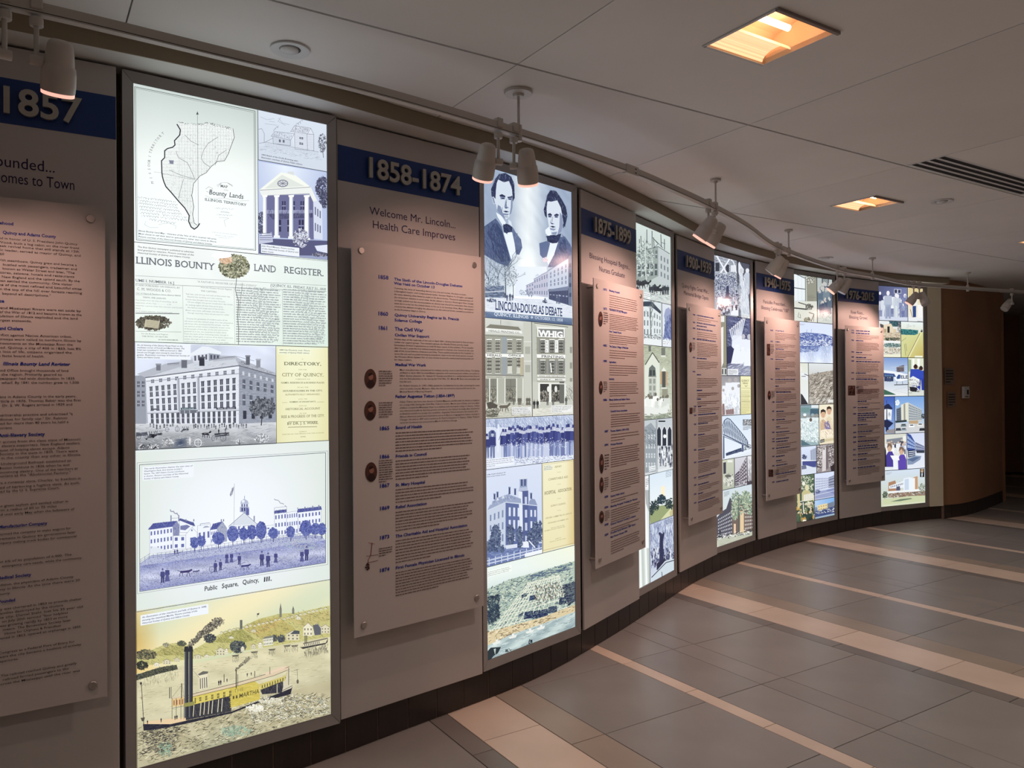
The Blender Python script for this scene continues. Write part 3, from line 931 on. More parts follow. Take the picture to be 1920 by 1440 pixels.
arc = [(188, 855), (175, 815), (168, 775), (164, 735), (162, 700), (164, 666), (169, 635), None, (176, 606), (186, 578), (198, 553), (212, 530), (228, 510), (246, 492), (264, 477), (280, 464)]
tt = 'MISSOUR TERRITOR'; seq = [(192, 858), (180, 818), (171, 780), (166, 745), (164, 715), (166, 692), (168, 678), (173, 628), (179, 607), (187, 586), (197, 566), (208, 547), (221, 527), (236, 509), (253, 489), (275, 466)]
d.up()
for k, ch in enumerate('MISSOURITERRITORY'):
    f = k / 16; j = f * (len(seq) - 1); a = int(min(j, len(seq) - 2)); g = j - a
    x, y = seq[a][0] * (1-g) + seq[a+1][0] * g, seq[a][1] * (1-g) + seq[a+1][1] * g
    d.glyph(x, y, ch, 17, math.radians(100 - 55 * f), (90, 96, 102))
T = dict(col=(84, 90, 100))
d.text(762, 898, 'MAP', 20, None, (80, 86, 96), serif=True, align='c', bold=.01); d.text(775, 922, 'of the', 10, None, (110, 116, 124), italic=.3, align='c')
d.text(640, 950, 'Bounty', 38, 140, (84, 88, 100), italic=.15, bold=.012); d.text(800, 972, 'Lands', 38, 115, (84, 88, 100), italic=.15, bold=.012)
for k in range(3): d.line([(700 + k*6, 880 + k*8), (740, 860), (785, 858), (830, 880 + k*5)], 1.6, (120, 126, 134))
d.line([(612, 960), (660, 985), (760, 980), (870, 1005), (960, 1000)], 1.5, (130, 136, 142)); d.line([(615, 910), (640, 890), (670, 905), (650, 935), (620, 930)], 2, (95, 100, 110))
d.text(608, 1000, 'ILLINOIS TERRITORY', 20, 330, (74, 80, 92), serif=True, bold=.01)
for y, x0, x1 in ((1062, 690, 835), (1090, 735, 805), (1112, 705, 825)): d.squig(x0, y, x1, y + 8, 6, 40, 1.6, (130, 136, 146))
d.line([(720, 1135), (800, 1140), (760, 1160), (775, 1210)], 1.6, (140, 146, 152))
for k, (y, x1) in enumerate(((975, 380), (1000, 390), (1022, 395), (1048, 410), (1072, 420), (1098, 470), (1120, 470))): d.squig(70 + 6 * k, y, x1, y + 38, 9, 90, 1.7, (96, 102, 114))
d.squig(170, 1150, 375, 1185, 12, 45, 1.8, (110, 116, 126)); d.line([(140, 1165), (130, 1190), (170, 1215), (240, 1215)], 1.6, (150, 156, 162)); d.line([(240, 1190), (320, 1180), (380, 1200), (375, 1230)], 1.6, (150, 156, 162))
d.squig(665, 1250, 875, 1275, 3, 60, 1.3, (130, 136, 144)); d.squig(690, 1275, 840, 1292, 3, 45, 1.3, (140, 146, 150)); d.squig(715, 1292, 820, 1304, 3, 30, 1.3, (140, 146, 150))
caption(d, 80, 1245, ['Illinois Bounty Land Map - Veterans of the War of 1812 received 160 acres.', 'Most chose to sell their land to speculators rather than move to Illinois.', 'Picture courtesy of the Historical Society of Quincy and Adams County.'], 23, 11.5, 622, box=None)
fin(d, 0, 'map_print', 'print of a state map with a thick river border')

# ---- log cabin sketch
q = cell(0, 483.4, None, None, (613, 322.5))
d = start(0, q, CA, (206, 216, 230), (200, 210, 224))
pen = (86, 88, 108)
def pl_(pts, w=2.2, c=pen): d.line(pts, w, c)
d.poly([(1290, 455), (1330, 405), (1450, 425), (1475, 472), (1475, 600), (1320, 585)], (212, 220, 232))
pl_([(1290, 455), (1322, 405), (1450, 425), (1475, 475), (1420, 470), (1290, 450)]); pl_([(1425, 470), (1450, 425)]); pl_([(1322, 460), (1325, 590), (1475, 605), (1475, 475)]); pl_([(1420, 470), (1425, 598)])
for k in range(10): pl_([(1326, 468 + 12 * k), (1472, 480 + 12.5 * k)], 1.4, (120, 122, 142))
d.hatch([(1300, 450), (1330, 410), (1445, 428), (1418, 465)], 260, 1.2, 14, 1.4, [(110, 112, 132), (140, 144, 160)])
pl_([(1135, 490), (1165, 452), (1320, 470), (1290, 520), (1135, 488)]); pl_([(1150, 492), (1152, 548), (1290, 565), (1288, 520)])
for k in range(5): pl_([(1152, 500 + 11 * k), (1288, 526 + 9 * k)], 1.3, (120, 122, 142))
d.hatch([(1145, 488), (1170, 456), (1315, 472), (1288, 515)], 220, 1.2, 12, 1.3, [(110, 112, 132)])
d.windows([(1190, 510), (1250, 518), (1250, 545), (1190, 538)], 2, 1, .5, .8, (110, 112, 134)); d.windows([(1350, 480), (1400, 486), (1400, 575), (1350, 565)], 1, 2, .6, .4, (100, 102, 124), (210, 216, 228))
pl_([(1035, 435), (1060, 428), (1082, 470), (1080, 540), (1040, 545)]); pl_([(1082, 540), (1150, 505)])
d.squig(1335, 400, 1385, 365, 14, 16, 2, pen); d.squig(1155, 445, 1195, 408, 10, 14, 2, pen)
for p in ([(1050, 335), (1100, 358), (1160, 350)], [(1120, 370), (1165, 378)], [(1195, 345), (1225, 385), (1280, 398)], [(1212, 340), (1190, 370), (1250, 405)], [(1085, 390), (1180, 402)]): pl_(p, 1.8, (130, 138, 158))
pl_([(1085, 535), (1300, 575), (1515, 615)], 1.8); 
for k in range(34): pl_([(1090 + 12.5 * k, 540 + 2.3 * k), (1090 + 12.5 * k, 570 + 2.2 * k)], 1.2, (130, 132, 152))
d.hatch([(1040, 560), (1510, 640), (1560, 690), (1040, 610)], 420, .15, 18, 1.5, [(130, 132, 152), (150, 154, 170)])
d.blob(1540, 545, 34, 75, 170, 9, [(80, 82, 100), (110, 112, 130)]); pl_([(1545, 600), (1550, 660)], 4)
caption(d, 1055, 640, ['1844 Sketch of the Orville Browning cabin.', 'Illustration courtesy of Quincy Public Library.'], 22, 11, 330, box=None)
fin(d, 0, 'cabin_print', 'pen sketch of a log cabin')

# ---- white columned mansion
q = cell(0, 483.4, None, (613, 322.5), (615, 488.6))
d = start(0, q, CA, (176, 190, 226), (150, 160, 196))
d.field([(1036, 690), (1590, 780), (1590, 1440), (1040, 1430)], 8, 8, lambda a, b: np.array([172, 186, 224]) + np.array([50, 46, 20]) * (1 - abs(a - .4) * 1.5) * (1 - b))
for (cx, cy, rx, ry, n) in ((1550, 900, 60, 90, 500), (1560, 1000, 40, 60, 260), (1060, 1180, 35, 90, 260)):
    d.blob(cx, cy, rx, ry, n, 13, [(74, 76, 104), (110, 114, 146), (52, 52, 78)])
d.poly([(1470, 960), (1540, 1040), (1545, 1310), (1465, 1300)], (206, 214, 232)); d.windows([(1478, 1010), (1535, 1060), (1535, 1290), (1478, 1270)], 3, 2, .5, .5, (110, 116, 150))
d.poly([(1100, 960), (1470, 950), (1475, 1310), (1085, 1290)], (112, 114, 158))                     # shaded porch
d.windows([(1200, 1000), (1420, 1000), (1420, 1085), (1200, 1085)], 3, 1, .4, .9, (66, 66, 104), (150, 154, 190))
d.windows([(1150, 1150), (1420, 1150), (1420, 1250), (1150, 1250)], 3, 1, .45, .95, (60, 58, 96), (140, 144, 182))
d.poly([(1100, 1075), (1465, 1075), (1465, 1100), (1100, 1105)], (150, 154, 190)); d.poly([(1105, 1105), (1465, 1100), (1465, 1135), (1150, 1150)], (84, 84, 124))
d.hatch([(1105, 1078), (1465, 1078), (1465, 1135), (1105, 1140)], 200, 1.57, 26, 2.5, [(120, 122, 160), (70, 70, 110)], .05)
d.poly([(1042, 915), (1215, 775), (1330, 800), (1440, 885), (1450, 905), (1050, 935)], (232, 236, 226)); d.poly([(1085, 905), (1222, 795), (1400, 885)], (214, 220, 214))
d.poly([(1040, 912), (1450, 890), (1500, 1000), (1470, 1010), (1440, 945), (1060, 965)], (226, 230, 226)); d.line([(1045, 918), (1448, 893)], 5, (160, 164, 176)); d.line([(1058, 962), (1440, 945)], 4, (140, 144, 164))
d.poly([(1265, 770), (1315, 770), (1318, 800), (1268, 785)], (210, 214, 216))
d.ell(1228, 864, 44, 30, (130, 132, 150)); d.ell(1228, 864, 36, 23, (206, 210, 214)); 
for k in range(8): d.line([(1228, 864), (1228 + 34 * math.cos(k * .785), 864 + 22 * math.sin(k * .785))], 4, (120, 122, 142))
for x0, x1, b in ((1072, 1100, 1270), (1165, 1196, 1285), (1280, 1310, 1292), (1402, 1436, 1305)):
    d.poly([(x0, 965), (x1, 960), (x1 + 1, b), (x0 - 2, b)], (234, 238, 236)); d.poly([(x1 - 8, 962), (x1, 960), (x1 + 1, b), (x1 - 7, b)], (180, 186, 208)); d.poly([(x0 - 8, 958), (x1 + 8, 955), (x1 + 4, 972), (x0 - 4, 974)], (238, 240, 236)); d.poly([(x0 - 8, b - 8), (x1 + 8, b - 8), (x1 + 10, b + 12), (x0 - 10, b + 12)], (226, 230, 234))
d.poly([(1040, 1300), (1590, 1320), (1590, 1440), (1040, 1430)], (92, 94, 134)); d.poly([(1040, 1290), (1140, 1250), (1150, 1330), (1040, 1345)], (190, 196, 220))
for k in range(4): d.line([(1045, 1262 + 16 * k), (1140, 1258 + 18 * k)], 4, (96, 98, 136))
d.blob(1370, 1300, 60, 75, 420, 13, [(70, 70, 104), (196, 200, 220), (226, 230, 240), (110, 112, 146)]); d.poly([(1480, 1360), (1590, 1350), (1590, 1420), (1500, 1400)], (214, 220, 238)); d.blob(1530, 1430, 70, 14, 160, 10, [(60, 58, 84), (150, 150, 170)])
caption(d, 1060, 1365, ['John Wood Mansion. Picture courtesy', 'of the Historical Society of Quincy and', 'Adams County.'], 21, 11, 290)
fin(d, 0, 'mansion_print', 'photograph of a white columned mansion')

# ---- newspaper
q = cell(0, None, None, (253, 454), (253.9, 641))
d = start(0, q, CB, (232, 238, 236), (220, 232, 226), 8)
d.field([(48, -25), (1358, 100), (1360, 700), (48, 660)], 14, 8, lambda a, b: np.array([232, 237, 236]) - np.array([16, 8, 14]) * max(0, a - .55) * 2 - np.array([10, 4, 12]) * b + RNG.normal(0, 2))
ni = (112, 120, 124)
d.text(52, 122, 'LLINOIS BOUNTY', 46, 530, (104, 110, 120), serif=True, bold=.012); d.text(850, 172, 'LAND', 46, 150, (112, 118, 126), serif=True, bold=.012); d.text(1052, 186, 'REGISTER.', 44, 270, (112, 118, 126), serif=True, bold=.012)
d.ell(716, 142, 105, 80, (176, 178, 150)); d.blob(716, 142, 102, 78, 900, 15, [(84, 88, 66), (126, 128, 98), (170, 168, 130), (214, 214, 184), (60, 64, 54)]); d.blob(660, 95, 42, 30, 120, 14, [(206, 160, 120), (226, 200, 170)])
d.line([(50, 205), (1338, 272)], 2.5, (150, 156, 158)); d.line([(50, 258), (1338, 312)], 2.5, (120, 126, 130))
d.text(50, 244, 'UME I. NUMBER 16.]', 17, 262, (104, 110, 118), serif=True, bold=.01); d.text(465, 250, '"A FAITHFUL REGISTER OF PASSING EVENTS"', 12, 405, (140, 146, 150), serif=True); d.text(960, 276, '[QUINCY, ILL. FRIDAY, JULY 31, 1835', 16, 376, (112, 118, 124), serif=True, bold=.01, italic=.1)
d.text(50, 272, 'D AND PUBLISHED ON FRIDAYS, BY', 10, 300, ni, serif=True); d.text(60, 302, 'C. M. WOODS & CO.', 17, 232, (120, 126, 130), serif=True); d.text(50, 326, 'rner of Hapes & Fletchers Store, Quincy, Illinois', 9, 305, ni, italic=.2)
d.line([(50, 333), (355, 338)], 1.5, ni); d.text(98, 355, 'TERMS, PER ANNUM:', 9, 160, ni, serif=True)
for k, r in enumerate(['Two Dollars from the time of subscribing - $2 00', 'expiration of the Year - - - - - - - 2 50', 'ceived for a period of less than one year must be paid', 'dvance', 'ns, to ensure attention, must be post paid']): d.text(50, 372 + 18.5 * k, r, 7.5, 305 * len(r) / 52, (130, 136, 140))
d.line([(50, 458), (345, 462)], 5, (110, 114, 120)); d.blob(170, 525, 118, 48, 420, 17, [(84, 80, 70), (130, 124, 106), (66, 62, 56)])
d.poly([(118, 500), (215, 512), (205, 562), (108, 550)], (196, 190, 160))
for k in range(6): d.line([(122, 508 + 8 * k), (208, 517 + 8 * k)], 1.6, (110, 106, 90))
d.line([(50, 580), (360, 585)], 2, ni); d.text(90, 600, 'For the Bounty Land Register.', 9, 185, ni); d.text(92, 618, 'THE MUSIC OF NATURE.', 9, 180, ni, serif=True); d.text(205, 640, 'BY LEWIS BARKLEMORE.', 7, 135, (84, 90, 96), serif=True, bold=.01)
for x, y0, y1 in ((368, 270, 655), (715, 285, 664), (1040, 300, 672)): d.line([(x, y0), (x + 6, y1)], 2, (160, 166, 168))
d.text(490, 288, 'From the Western Monthly Magazine', 8.5, 210, ni, italic=.25); d.text(490, 312, 'THE CAPTIVES.', 9, 110, ni, serif=True)
for k, r in enumerate(["'Sad tale, and strong, and well of that sweet day,", "Beyond the dwelling-sea's pale sunrise,", "Sooner than thoughts had never been the prey", "Of sore delight: this grown would short day remain,", "So waking nights till that they grow gray.", "We fashion such large eyes of the Caribs -", "Blown very worn, self-swept, and then adieu,", "Though very true, were not yet seen for while.'"]):
    d.text(388 + (12 if k % 2 else 0), 332 + 18.3 * k, r, 8, 315 * len(r) / 52, (126, 132, 138))
for k, r in enumerate(["Tracing the greatness of modern parts of the", "old times and the various ways. It is was pleased to", "call those who accompanied this people, was like", "our portion of the serene a heavenly chosen union", "of the people of that day, as the men and women", "general? It is not, nor purpose to make these", "from the laws of the following state, though it", "was the Chief spirit in terms of its share important", "action. Enough is already known, as is often", "evidenced by the notice from which we have news"]):
    d.text(378 + (14 if k == 0 else 0), 498 + 17.2 * k, r, 8, 330 * len(r) / 52, (126, 132, 138))
for x0, y0, w_, n in ((728, 290, 302, 23), (1046, 302, 292, 23)):
    d.bars(x0, y0, w_, n, 16.4, 7.0, (168, 176, 178), .95)
    for k in range(n): d.strokes(np.stack([RNG.uniform(x0, x0 + w_ - 12, 46), np.full(46, y0 + 16.4 * k - 3.5) + (RNG.uniform(0, 1, 46) * 0) + .012 * RNG.uniform(0, w_, 46)], 1), RNG.uniform(0, 3, 46), 6, 3, [(120, 126, 134), (150, 156, 160)])
d.line([(728, 95), (730, 240), (722, 300), (745, 380), (738, 480), (745, 560), (744, 668)], 4, (104, 108, 98)); d.line([(770, 255), (755, 400), (748, 480)], 2.5, (120, 124, 112))
d.ell(630, 70, 70, 18, (240, 240, 242))
caption(d, 62, 15, ['The first Quincy newspaper published to advertise', 'land granted to veterans. Picture courtesy of the', 'Historical Society of Quincy and Adams County.'], 20, 10, 380, box=None)
fin(d, 0, 'newspaper_print', 'print of an old newspaper front page')

# ---- hotel engraving
q = cell(0, None, 517.4, (253.9, 641), (253.9, 844))
d = start(0, q, CB, (214, 222, 234), (150, 156, 168))
d.field([(48, 650), (1000, 672), (1000, 1000), (48, 1000)], 12, 8, lambda a, b: np.array([206, 214, 232]) + 24 * math.sin(a * 9 + 3 * b) * .4 + RNG.normal(0, 3))
d.poly([(48, 1195), (1000, 1190), (1000, 1400), (48, 1400)], (168, 172, 180))
d.field([(48, 1200), (1000, 1195), (1000, 1340), (48, 1385)], 14, 6, lambda a, b: np.array([206, 210, 216]) - 95 * b * (1 - .5 * a) + RNG.normal(0, 8))
gr = [(86, 90, 104), (120, 124, 138), (60, 62, 76)]
d.poly([(48, 880), (120, 875), (122, 1205), (48, 1205)], (150, 156, 170)); d.windows([(54, 905), (118, 905), (118, 1100), (54, 1100)], 2, 3, .5, .6, (80, 84, 100), (190, 196, 208))
d.poly([(60, 868), (250, 800), (420, 772), (570, 742), (725, 748), (760, 770), (1000, 862), (1000, 885), (748, 815), (118, 893)], (176, 182, 194)); d.poly([(118, 893), (500, 775), (720, 760), (748, 812)], (198, 204, 214))
d.hatch([(120, 885), (500, 775), (745, 808)], 160, -.2, 26, 2, [(150, 156, 170), (216, 220, 228)]); d.hatch([(752, 770), (995, 865), (995, 880), (752, 815)], 200, .4, 18, 2, gr)
d.poly([(420, 732), (500, 682), (545, 685), (630, 720), (622, 745), (545, 735), (430, 755)], (222, 228, 236)); d.poly([(432, 745), (545, 728), (545, 780), (440, 790)], (206, 212, 224)); d.poly([(545, 728), (622, 738), (618, 768), (545, 780)], (150, 156, 172))
d.windows([(440, 742), (540, 730), (540, 775), (442, 785)], 4, 1, .5, .8, (96, 100, 118)); d.windows([(550, 735), (618, 742), (616, 765), (550, 772)], 3, 1, .5, .8, (80, 84, 100))
for x0, x1, y0, y1, c in ((190, 220, 798, 845, 120), (360, 398, 766, 828, 110), (480, 516, 752, 814, 60), (795, 822, 742, 806, 104), (865, 893, 766, 825, 140)):
    d.rect(x0, y0, x1, y1, (c, c + 4, c + 16)); d.rect(x0 - 4, y0, x1 + 4, y0 + 10, (c + 30, c + 34, c + 44))
d.line([(265, 800), (345, 795)], 3, gr[0]); d.line([(560, 770), (725, 748), (850, 780)], 2.5, gr[1]); d.windows([(265, 795), (345, 790), (345, 808), (265, 812)], 12, 1, .3, 1, gr[1]); d.windows([(575, 765), (720, 745), (720, 770), (575, 785)], 18, 1, .3, 1, gr[1])
front = [(118, 893), (748, 812), (748, 1205), (135, 1208)]; side = [(748, 812), (1000, 882), (1000, 1192), (748, 1205)]
d.poly(front, (216, 221, 230)); d.poly(side, (150, 156, 172)); d.hatch(side, 700, .02, 18, 2, [(120, 126, 144), (176, 182, 196)], .05)
d.line([(118, 893), (748, 812), (1000, 882)], 7, (110, 114, 128)); d.line([(122, 918), (748, 866), (1000, 915)], 4, (140, 144, 158)); d.line([(118, 903), (748, 824)], 5, (232, 236, 242))
d.windows(d.sub(front, .03, .98, .03, .16), 11, 1, .38, .55, (110, 114, 130), (190, 194, 206)); d.windows(d.sub(side, .04, .98, .05, .18), 6, 1, .36, .5, (196, 202, 214))
for r0, r1 in ((.2, .42), (.46, .72)):
    d.windows(d.sub(front, .02, .34, r0, r1), 5, 1, .46, .8, (74, 78, 94), (206, 212, 222), (96, 100, 116)); d.windows(d.sub(front, .365, .55, r0, r1), 3, 1, .46, .8, (74, 78, 94), (206, 212, 222), (96, 100, 116)); d.windows(d.sub(front, .575, .98, r0, r1), 6, 1, .46, .8, (66, 70, 86), (206, 212, 222), (90, 94, 110))
    d.windows(d.sub(side, .04, .98, r0 - .01, r1 - .01), 5, 1, .36, .75, (70, 74, 92), (190, 196, 210))
for a in (.345, .56): d.poly(d.sub(front, a - .012, a + .012, .1, 1), (176, 182, 196)); d.poly(d.sub(front, a + .006, a + .012, .1, 1), (110, 114, 130))
d.windows(d.sub(front, .02, .98, .77, .99), 17, 1, .52, .95, (70, 74, 88), (150, 154, 168)); d.windows(d.sub(side, .04, .95, .74, .95), 4, 1, .4, .7, (60, 64, 80)); d.poly(d.sub(front, 0, 1, .735, .76), (196, 202, 214)); d.line([d.bil(front, 0, .77), d.bil(front, 1, .77)], 3, (100, 104, 118))
d.poly([(355, 1096), (450, 1093), (450, 1107), (355, 1111)], (60, 84, 96)); d.text(362, 1107, 'QUINCY HOUSE', 8, 82, (190, 206, 214), bold=.01); d.poly([(595, 1096), (728, 1092), (728, 1105), (595, 1109)], (56, 60, 74)); d.text(604, 1106, 'BANK OF QUINCY', 8, 116, (206, 210, 220), bold=.01); d.poly([(160, 1102), (200, 1101), (200, 1110), (160, 1111)], (90, 94, 106))
d.poly([(345, 1112), (470, 1110), (470, 1130), (345, 1138)], (110, 116, 130)); 
for x in (350, 380, 415, 465): d.line([(x, 1115), (x, 1195)], 4, (190, 196, 206))
d.blob(905, 1095, 85, 62, 620, 15, [(74, 80, 92), (110, 116, 126), (150, 156, 164), (52, 56, 68)]); d.line([(905, 1130), (898, 1215)], 7, (66, 70, 80))
for x in list(range(150, 330, 22)) + list(range(440, 800, 17)): d.person(x + random.uniform(-6, 6), 1232 + random.uniform(-6, 10), random.uniform(28, 38), random.choice(gr), (160, 160, 168), skirt=random.random() < .4)
def horse(x, y, s, c):
    d.up(); d.poly([(x - 22*s, y - 12*s), (x + 16*s, y - 14*s), (x + 26*s, y - 26*s), (x + 34*s, y - 22*s), (x + 30*s, y - 14*s), (x + 20*s, y - 4*s), (x + 14*s, y + 2*s), (x - 20*s, y + 1*s), (x - 28*s, y - 4*s)], c, False)
    for dx, k in ((-18, -5), (-12, 4), (10, -4), (16, 6)): d.line([(x + dx*s, y - 2*s), (x + (dx + k)*s, y + 18*s)], 4*s, c, False)
def wheel(x, y, r, c, w=3): d.line([(x + r * math.cos(t) * .9, y + r * math.sin(t)) for t in np.linspace(0, 6.28, 13)], w, c); d.line([(x - r * .8, y), (x + r * .8, y)], w * .5, c); d.line([(x, y - r), (x, y + r)], w * .5, c)
horse(165, 1275, -1.1, (44, 46, 58)); horse(205, 1268, -1.0, (60, 62, 74)); horse(150, 1288, -1.0, (36, 38, 50)); d.poly([(52, 1262), (128, 1258), (130, 1282), (52, 1290)], (90, 94, 106)); wheel(70, 1292, 17, (70, 74, 86)); wheel(118, 1286, 17, (70, 74, 86))
horse(525, 1278, 1.1, (40, 42, 54)); d.poly([(580, 1270), (680, 1262), (682, 1285), (585, 1292)], (70, 72, 84)); wheel(580, 1302, 20, (84, 88, 100)); wheel(640, 1300, 22, (84, 88, 100)); d.person(610, 1272, 34, (50, 52, 64), hat=True); d.person(655, 1268, 34, (50, 52, 64), hat=True)
d.poly([(258, 1225), (345, 1220), (360, 1250), (250, 1256)], (196, 200, 210)); wheel(262, 1243, 14, (90, 94, 104)); wheel(330, 1240, 16, (90, 94, 104)); horse(385, 1238, -.9, (80, 84, 96))
d.field([(320, 1310), (395, 1290), (395, 1360), (300, 1370)], 4, 4, lambda a, b: np.array([120, 128, 142]) - np.array([70, 60, 40]) * (1 - 2.2 * abs(a - .5)) * (1 - 2 * abs(b - .5)))
wheel(470, 1332, 26, (226, 228, 232), 4); d.person(415, 1345, 52, (216, 218, 222)); d.blob(900, 1300, 50, 30, 120, 12, [(226, 228, 232), (130, 134, 140)]); d.blob(270, 1330, 40, 26, 90, 12, [(216, 218, 222), (120, 122, 130)]); d.blob(745, 1328, 18, 16, 40, 9, [(226, 228, 232), (100, 104, 110)])
for x in (85, 150, 185): d.blob(x, 1362, 20, 16, 40, 12, [(40, 42, 50), (210, 212, 216)])
d.hatch([(48, 1215), (1000, 1205), (1000, 1330), (48, 1375)], 380, -.08, 34, 2, [(120, 124, 134), (206, 210, 216)])
caption(d, 58, 678, ['An old drawing of the Quincy House Hotel on the', 'southeast corner of Fourth and Maine Streets. The', 'hotel was completed in 1838 and burned in 1883.', 'Lincoln and Douglas were among its many famous', 'guests. Illustration courtesy of Historical Society of', 'Quincy and Adams County.'], 16.5, 9.5, 352)
fin(d, 0, 'hotel_print', 'engraving of a large hotel on a street corner')

# ---- city directory title page
q = cell(0, 517.4, None, (253.9, 641), (253.9, 844))
d = start(0, q, CB, (236, 236, 186), (224, 220, 142))
d.field([(1002, 676), (1358, 684), (1360, 1318), (1004, 1336)], 8, 8, lambda a, b: np.array([232, 233, 196]) - np.array([12, 20, 48]) * max(0, abs(a - .45) - .25) * 2 - np.array([10, 14, 28]) * b * .6)
di = (150, 146, 98)
for y, t, h, w_, c in ((770, 'A', 5, 10, di), (808, 'DIRECTORY,', 21, 252, (92, 90, 62)), (842, 'FOR THE', 6, 54, di), (884, 'CITY OF QUINCY,', 22, 282, (140, 136, 90)), (906, 'COMPRISING THE', 5.5, 100, di), (933, 'NAMES, RESIDENCES & BUSINESS PLACES', 11, 292, (110, 108, 74)), (962, 'OF ALL THE', 6, 76, di), (989, 'HOUSEHOLDERS IN THE CITY,', 12, 268, (96, 94, 64)), (1013, 'ALPHABETICALLY ARRANGED,', 11, 238, (150, 146, 98)), (1041, 'ALSO, THE', 6, 60, di), (1062, 'NUMBER OF INHABITANTS,', 9, 180, (104, 102, 70)), (1087, 'WITH AN', 6, 52, di), (1113, 'HISTORICAL ACCOUNT', 14, 234, (130, 126, 84)), (1138, 'OF THE', 6, 48, di), (1166, 'RISE & PROGRESS OF THE CITY.', 17, 292, (130, 126, 84)), (1212, 'BY DR. J. S. WARE.', 17, 212, (96, 94, 64)), (1262, 'QUINCY:', 7, 54, di), (1280, 'PRINTED BY THE HERALD FOR THE AUTHOR', 6, 280, di), (1296, '1848.', 7, 42, di)):
    d.text(1178 - w_ / 2 + (y - 770) * .005, y, t, h, w_, c, serif=True, bold=.008)
d.line([(1082, 1190), (1275, 1188)], 2, (110, 108, 74)); d.line([(1080, 1228), (1275, 1224)], 3, (100, 98, 66)); d.line([(1040, 1062), (1075, 1061)], 2, di); d.line([(1275, 1058), (1322, 1057)], 2, di)
caption(d, 1018, 710, ['1848 City Directory cover. Picture', 'courtesy of Quincy Public Library.'], 17, 9, 208, box=(232, 236, 206))
fin(d, 0, 'directory_print', 'yellowed title page of a city directory')

# ---- public square engraving
q = cell(0, None, None, (253.9, 844), (618, 1085.8))
d = start(0, q, CC, (218, 226, 226), (226, 232, 236))
d.field([(70, 40), (1815, -70), (1815, 1190), (70, 1490)], 14, 10, lambda a, b: np.array([212, 221, 214]) + np.array([18, 14, 30]) * math.sin(math.pi * a) * (.4 + .6 * math.sin(math.pi * min(1, b))) )
d.line([(82, 133), (1798, 27), (1798, 1048), (84, 1312)], 2.5, (120, 128, 136), closed=True); d.line([(103, 152), (1778, 42), (1778, 1032), (105, 1292)], 4.5, (84, 92, 112), closed=True)
N1, N2, N3 = (70, 76, 150), (104, 112, 178), (50, 52, 116)
grd = [(105, 1040), (210, 965), (430, 940), (900, 880), (1250, 820), (1600, 780), (1740, 790), (1776, 830), (1776, 1030), (107, 1290)]
d.poly(grd, (176, 184, 214))
d.field([(108, 1060), (1776, 830), (1776, 1030), (107, 1288)], 16, 6, lambda a, b: np.array([196, 200, 220]) - np.array([70, 64, 24]) * (abs(b - .5) * 1.2 + .15) + RNG.normal(0, 9))
d.hatch(grd, 9000, .5, 9, 2.6, [(104, 114, 178), (132, 140, 192), (84, 92, 160), (206, 208, 220), (120, 124, 150)], .8)
d.hatch([(107, 1180), (1776, 960), (1776, 1030), (107, 1288)], 1800, -.15, 14, 3.0, [(76, 80, 140), (96, 100, 150)], .3); d.hatch([(105, 1040), (430, 940), (900, 880), (1250, 820), (1600, 780), (1740, 790), (1776, 880), (900, 960), (107, 1120)], 2600, .3, 9, 3, [(72, 84, 160), (96, 108, 176)], .6)
d.blob(1560, 870, 150, 50, 200, 9, [(150, 170, 200), (200, 180, 180), (160, 190, 196)])
W1 = (226, 232, 240)
def bld(quad_, roof=None, nx=4, ny=2, wall=W1, wc=N2, fw=.45, fh=.5, rc=(84, 94, 166)):
    d.poly(quad_, wall); d.line(quad_, 2, (110, 116, 150), closed=True)
    if nx: d.windows(quad_, nx, ny, fw, fh, wc)
    if roof: d.poly(roof, rc); d.hatch(roof, 320, 1.2, 14, 2, [N3, N1, (130, 140, 196)])
bld([(195, 735), (402, 705), (405, 920), (195, 950)], [(178, 735), (225, 678), (440, 655), (402, 708)], 7, 3); d.poly([(402, 705), (440, 655), (462, 690), (462, 800), (408, 800)], (150, 158, 190)); d.hatch([(402, 705), (440, 655), (462, 690), (462, 800), (408, 800)], 260, 1.57, 16, 2, [N2, (120, 126, 166)], .1)
bld([(405, 790), (520, 785), (520, 905), (405, 915)], None, 2, 2); bld([(462, 640), (500, 650), (560, 690), (590, 700), (540, 760), (465, 760)], None, 0); d.poly([(455, 648), (470, 632), (590, 670), (605, 705), (560, 690)], (90, 100, 160)); d.hatch([(455, 648), (470, 632), (590, 670), (605, 705), (560, 690)], 200, .9, 12, 2, [N3, N1])
d.poly([(470, 700), (530, 690), (560, 705), (515, 740), (470, 735)], (120, 128, 176)); bld([(520, 775), (575, 715), (622, 760), (622, 890), (520, 905)], None, 0); d.windows([(530, 795), (612, 785), (612, 890), (530, 900)], 1, 2, .3, .4, N2); d.ell(574, 740, 6, 9, N2)
bld([(625, 700), (740, 680), (745, 870), (625, 885)], None, 3, 1, fh=.3); d.line([(650, 700), (650, 682), (735, 672)], 4, (130, 136, 166)); d.poly([(670, 720), (690, 702), (715, 700), (735, 712)], (160, 168, 190))
bld([(740, 735), (800, 725), (805, 860), (745, 870)], [(735, 738), (765, 682), (850, 660), (800, 728)], 4, 2, fh=.4); d.poly([(800, 725), (850, 660), (890, 720), (890, 840), (805, 855)], (166, 174, 196)); d.hatch([(800, 725), (850, 660), (890, 720), (890, 840), (805, 855)], 200, 1.4, 12, 2, [N2, (120, 126, 166)])
for x in (385, 455, 520, 590, 838, 858): d.rect(x - 4, 605 if x < 460 else 640, x + 6, 660, (130, 136, 170))
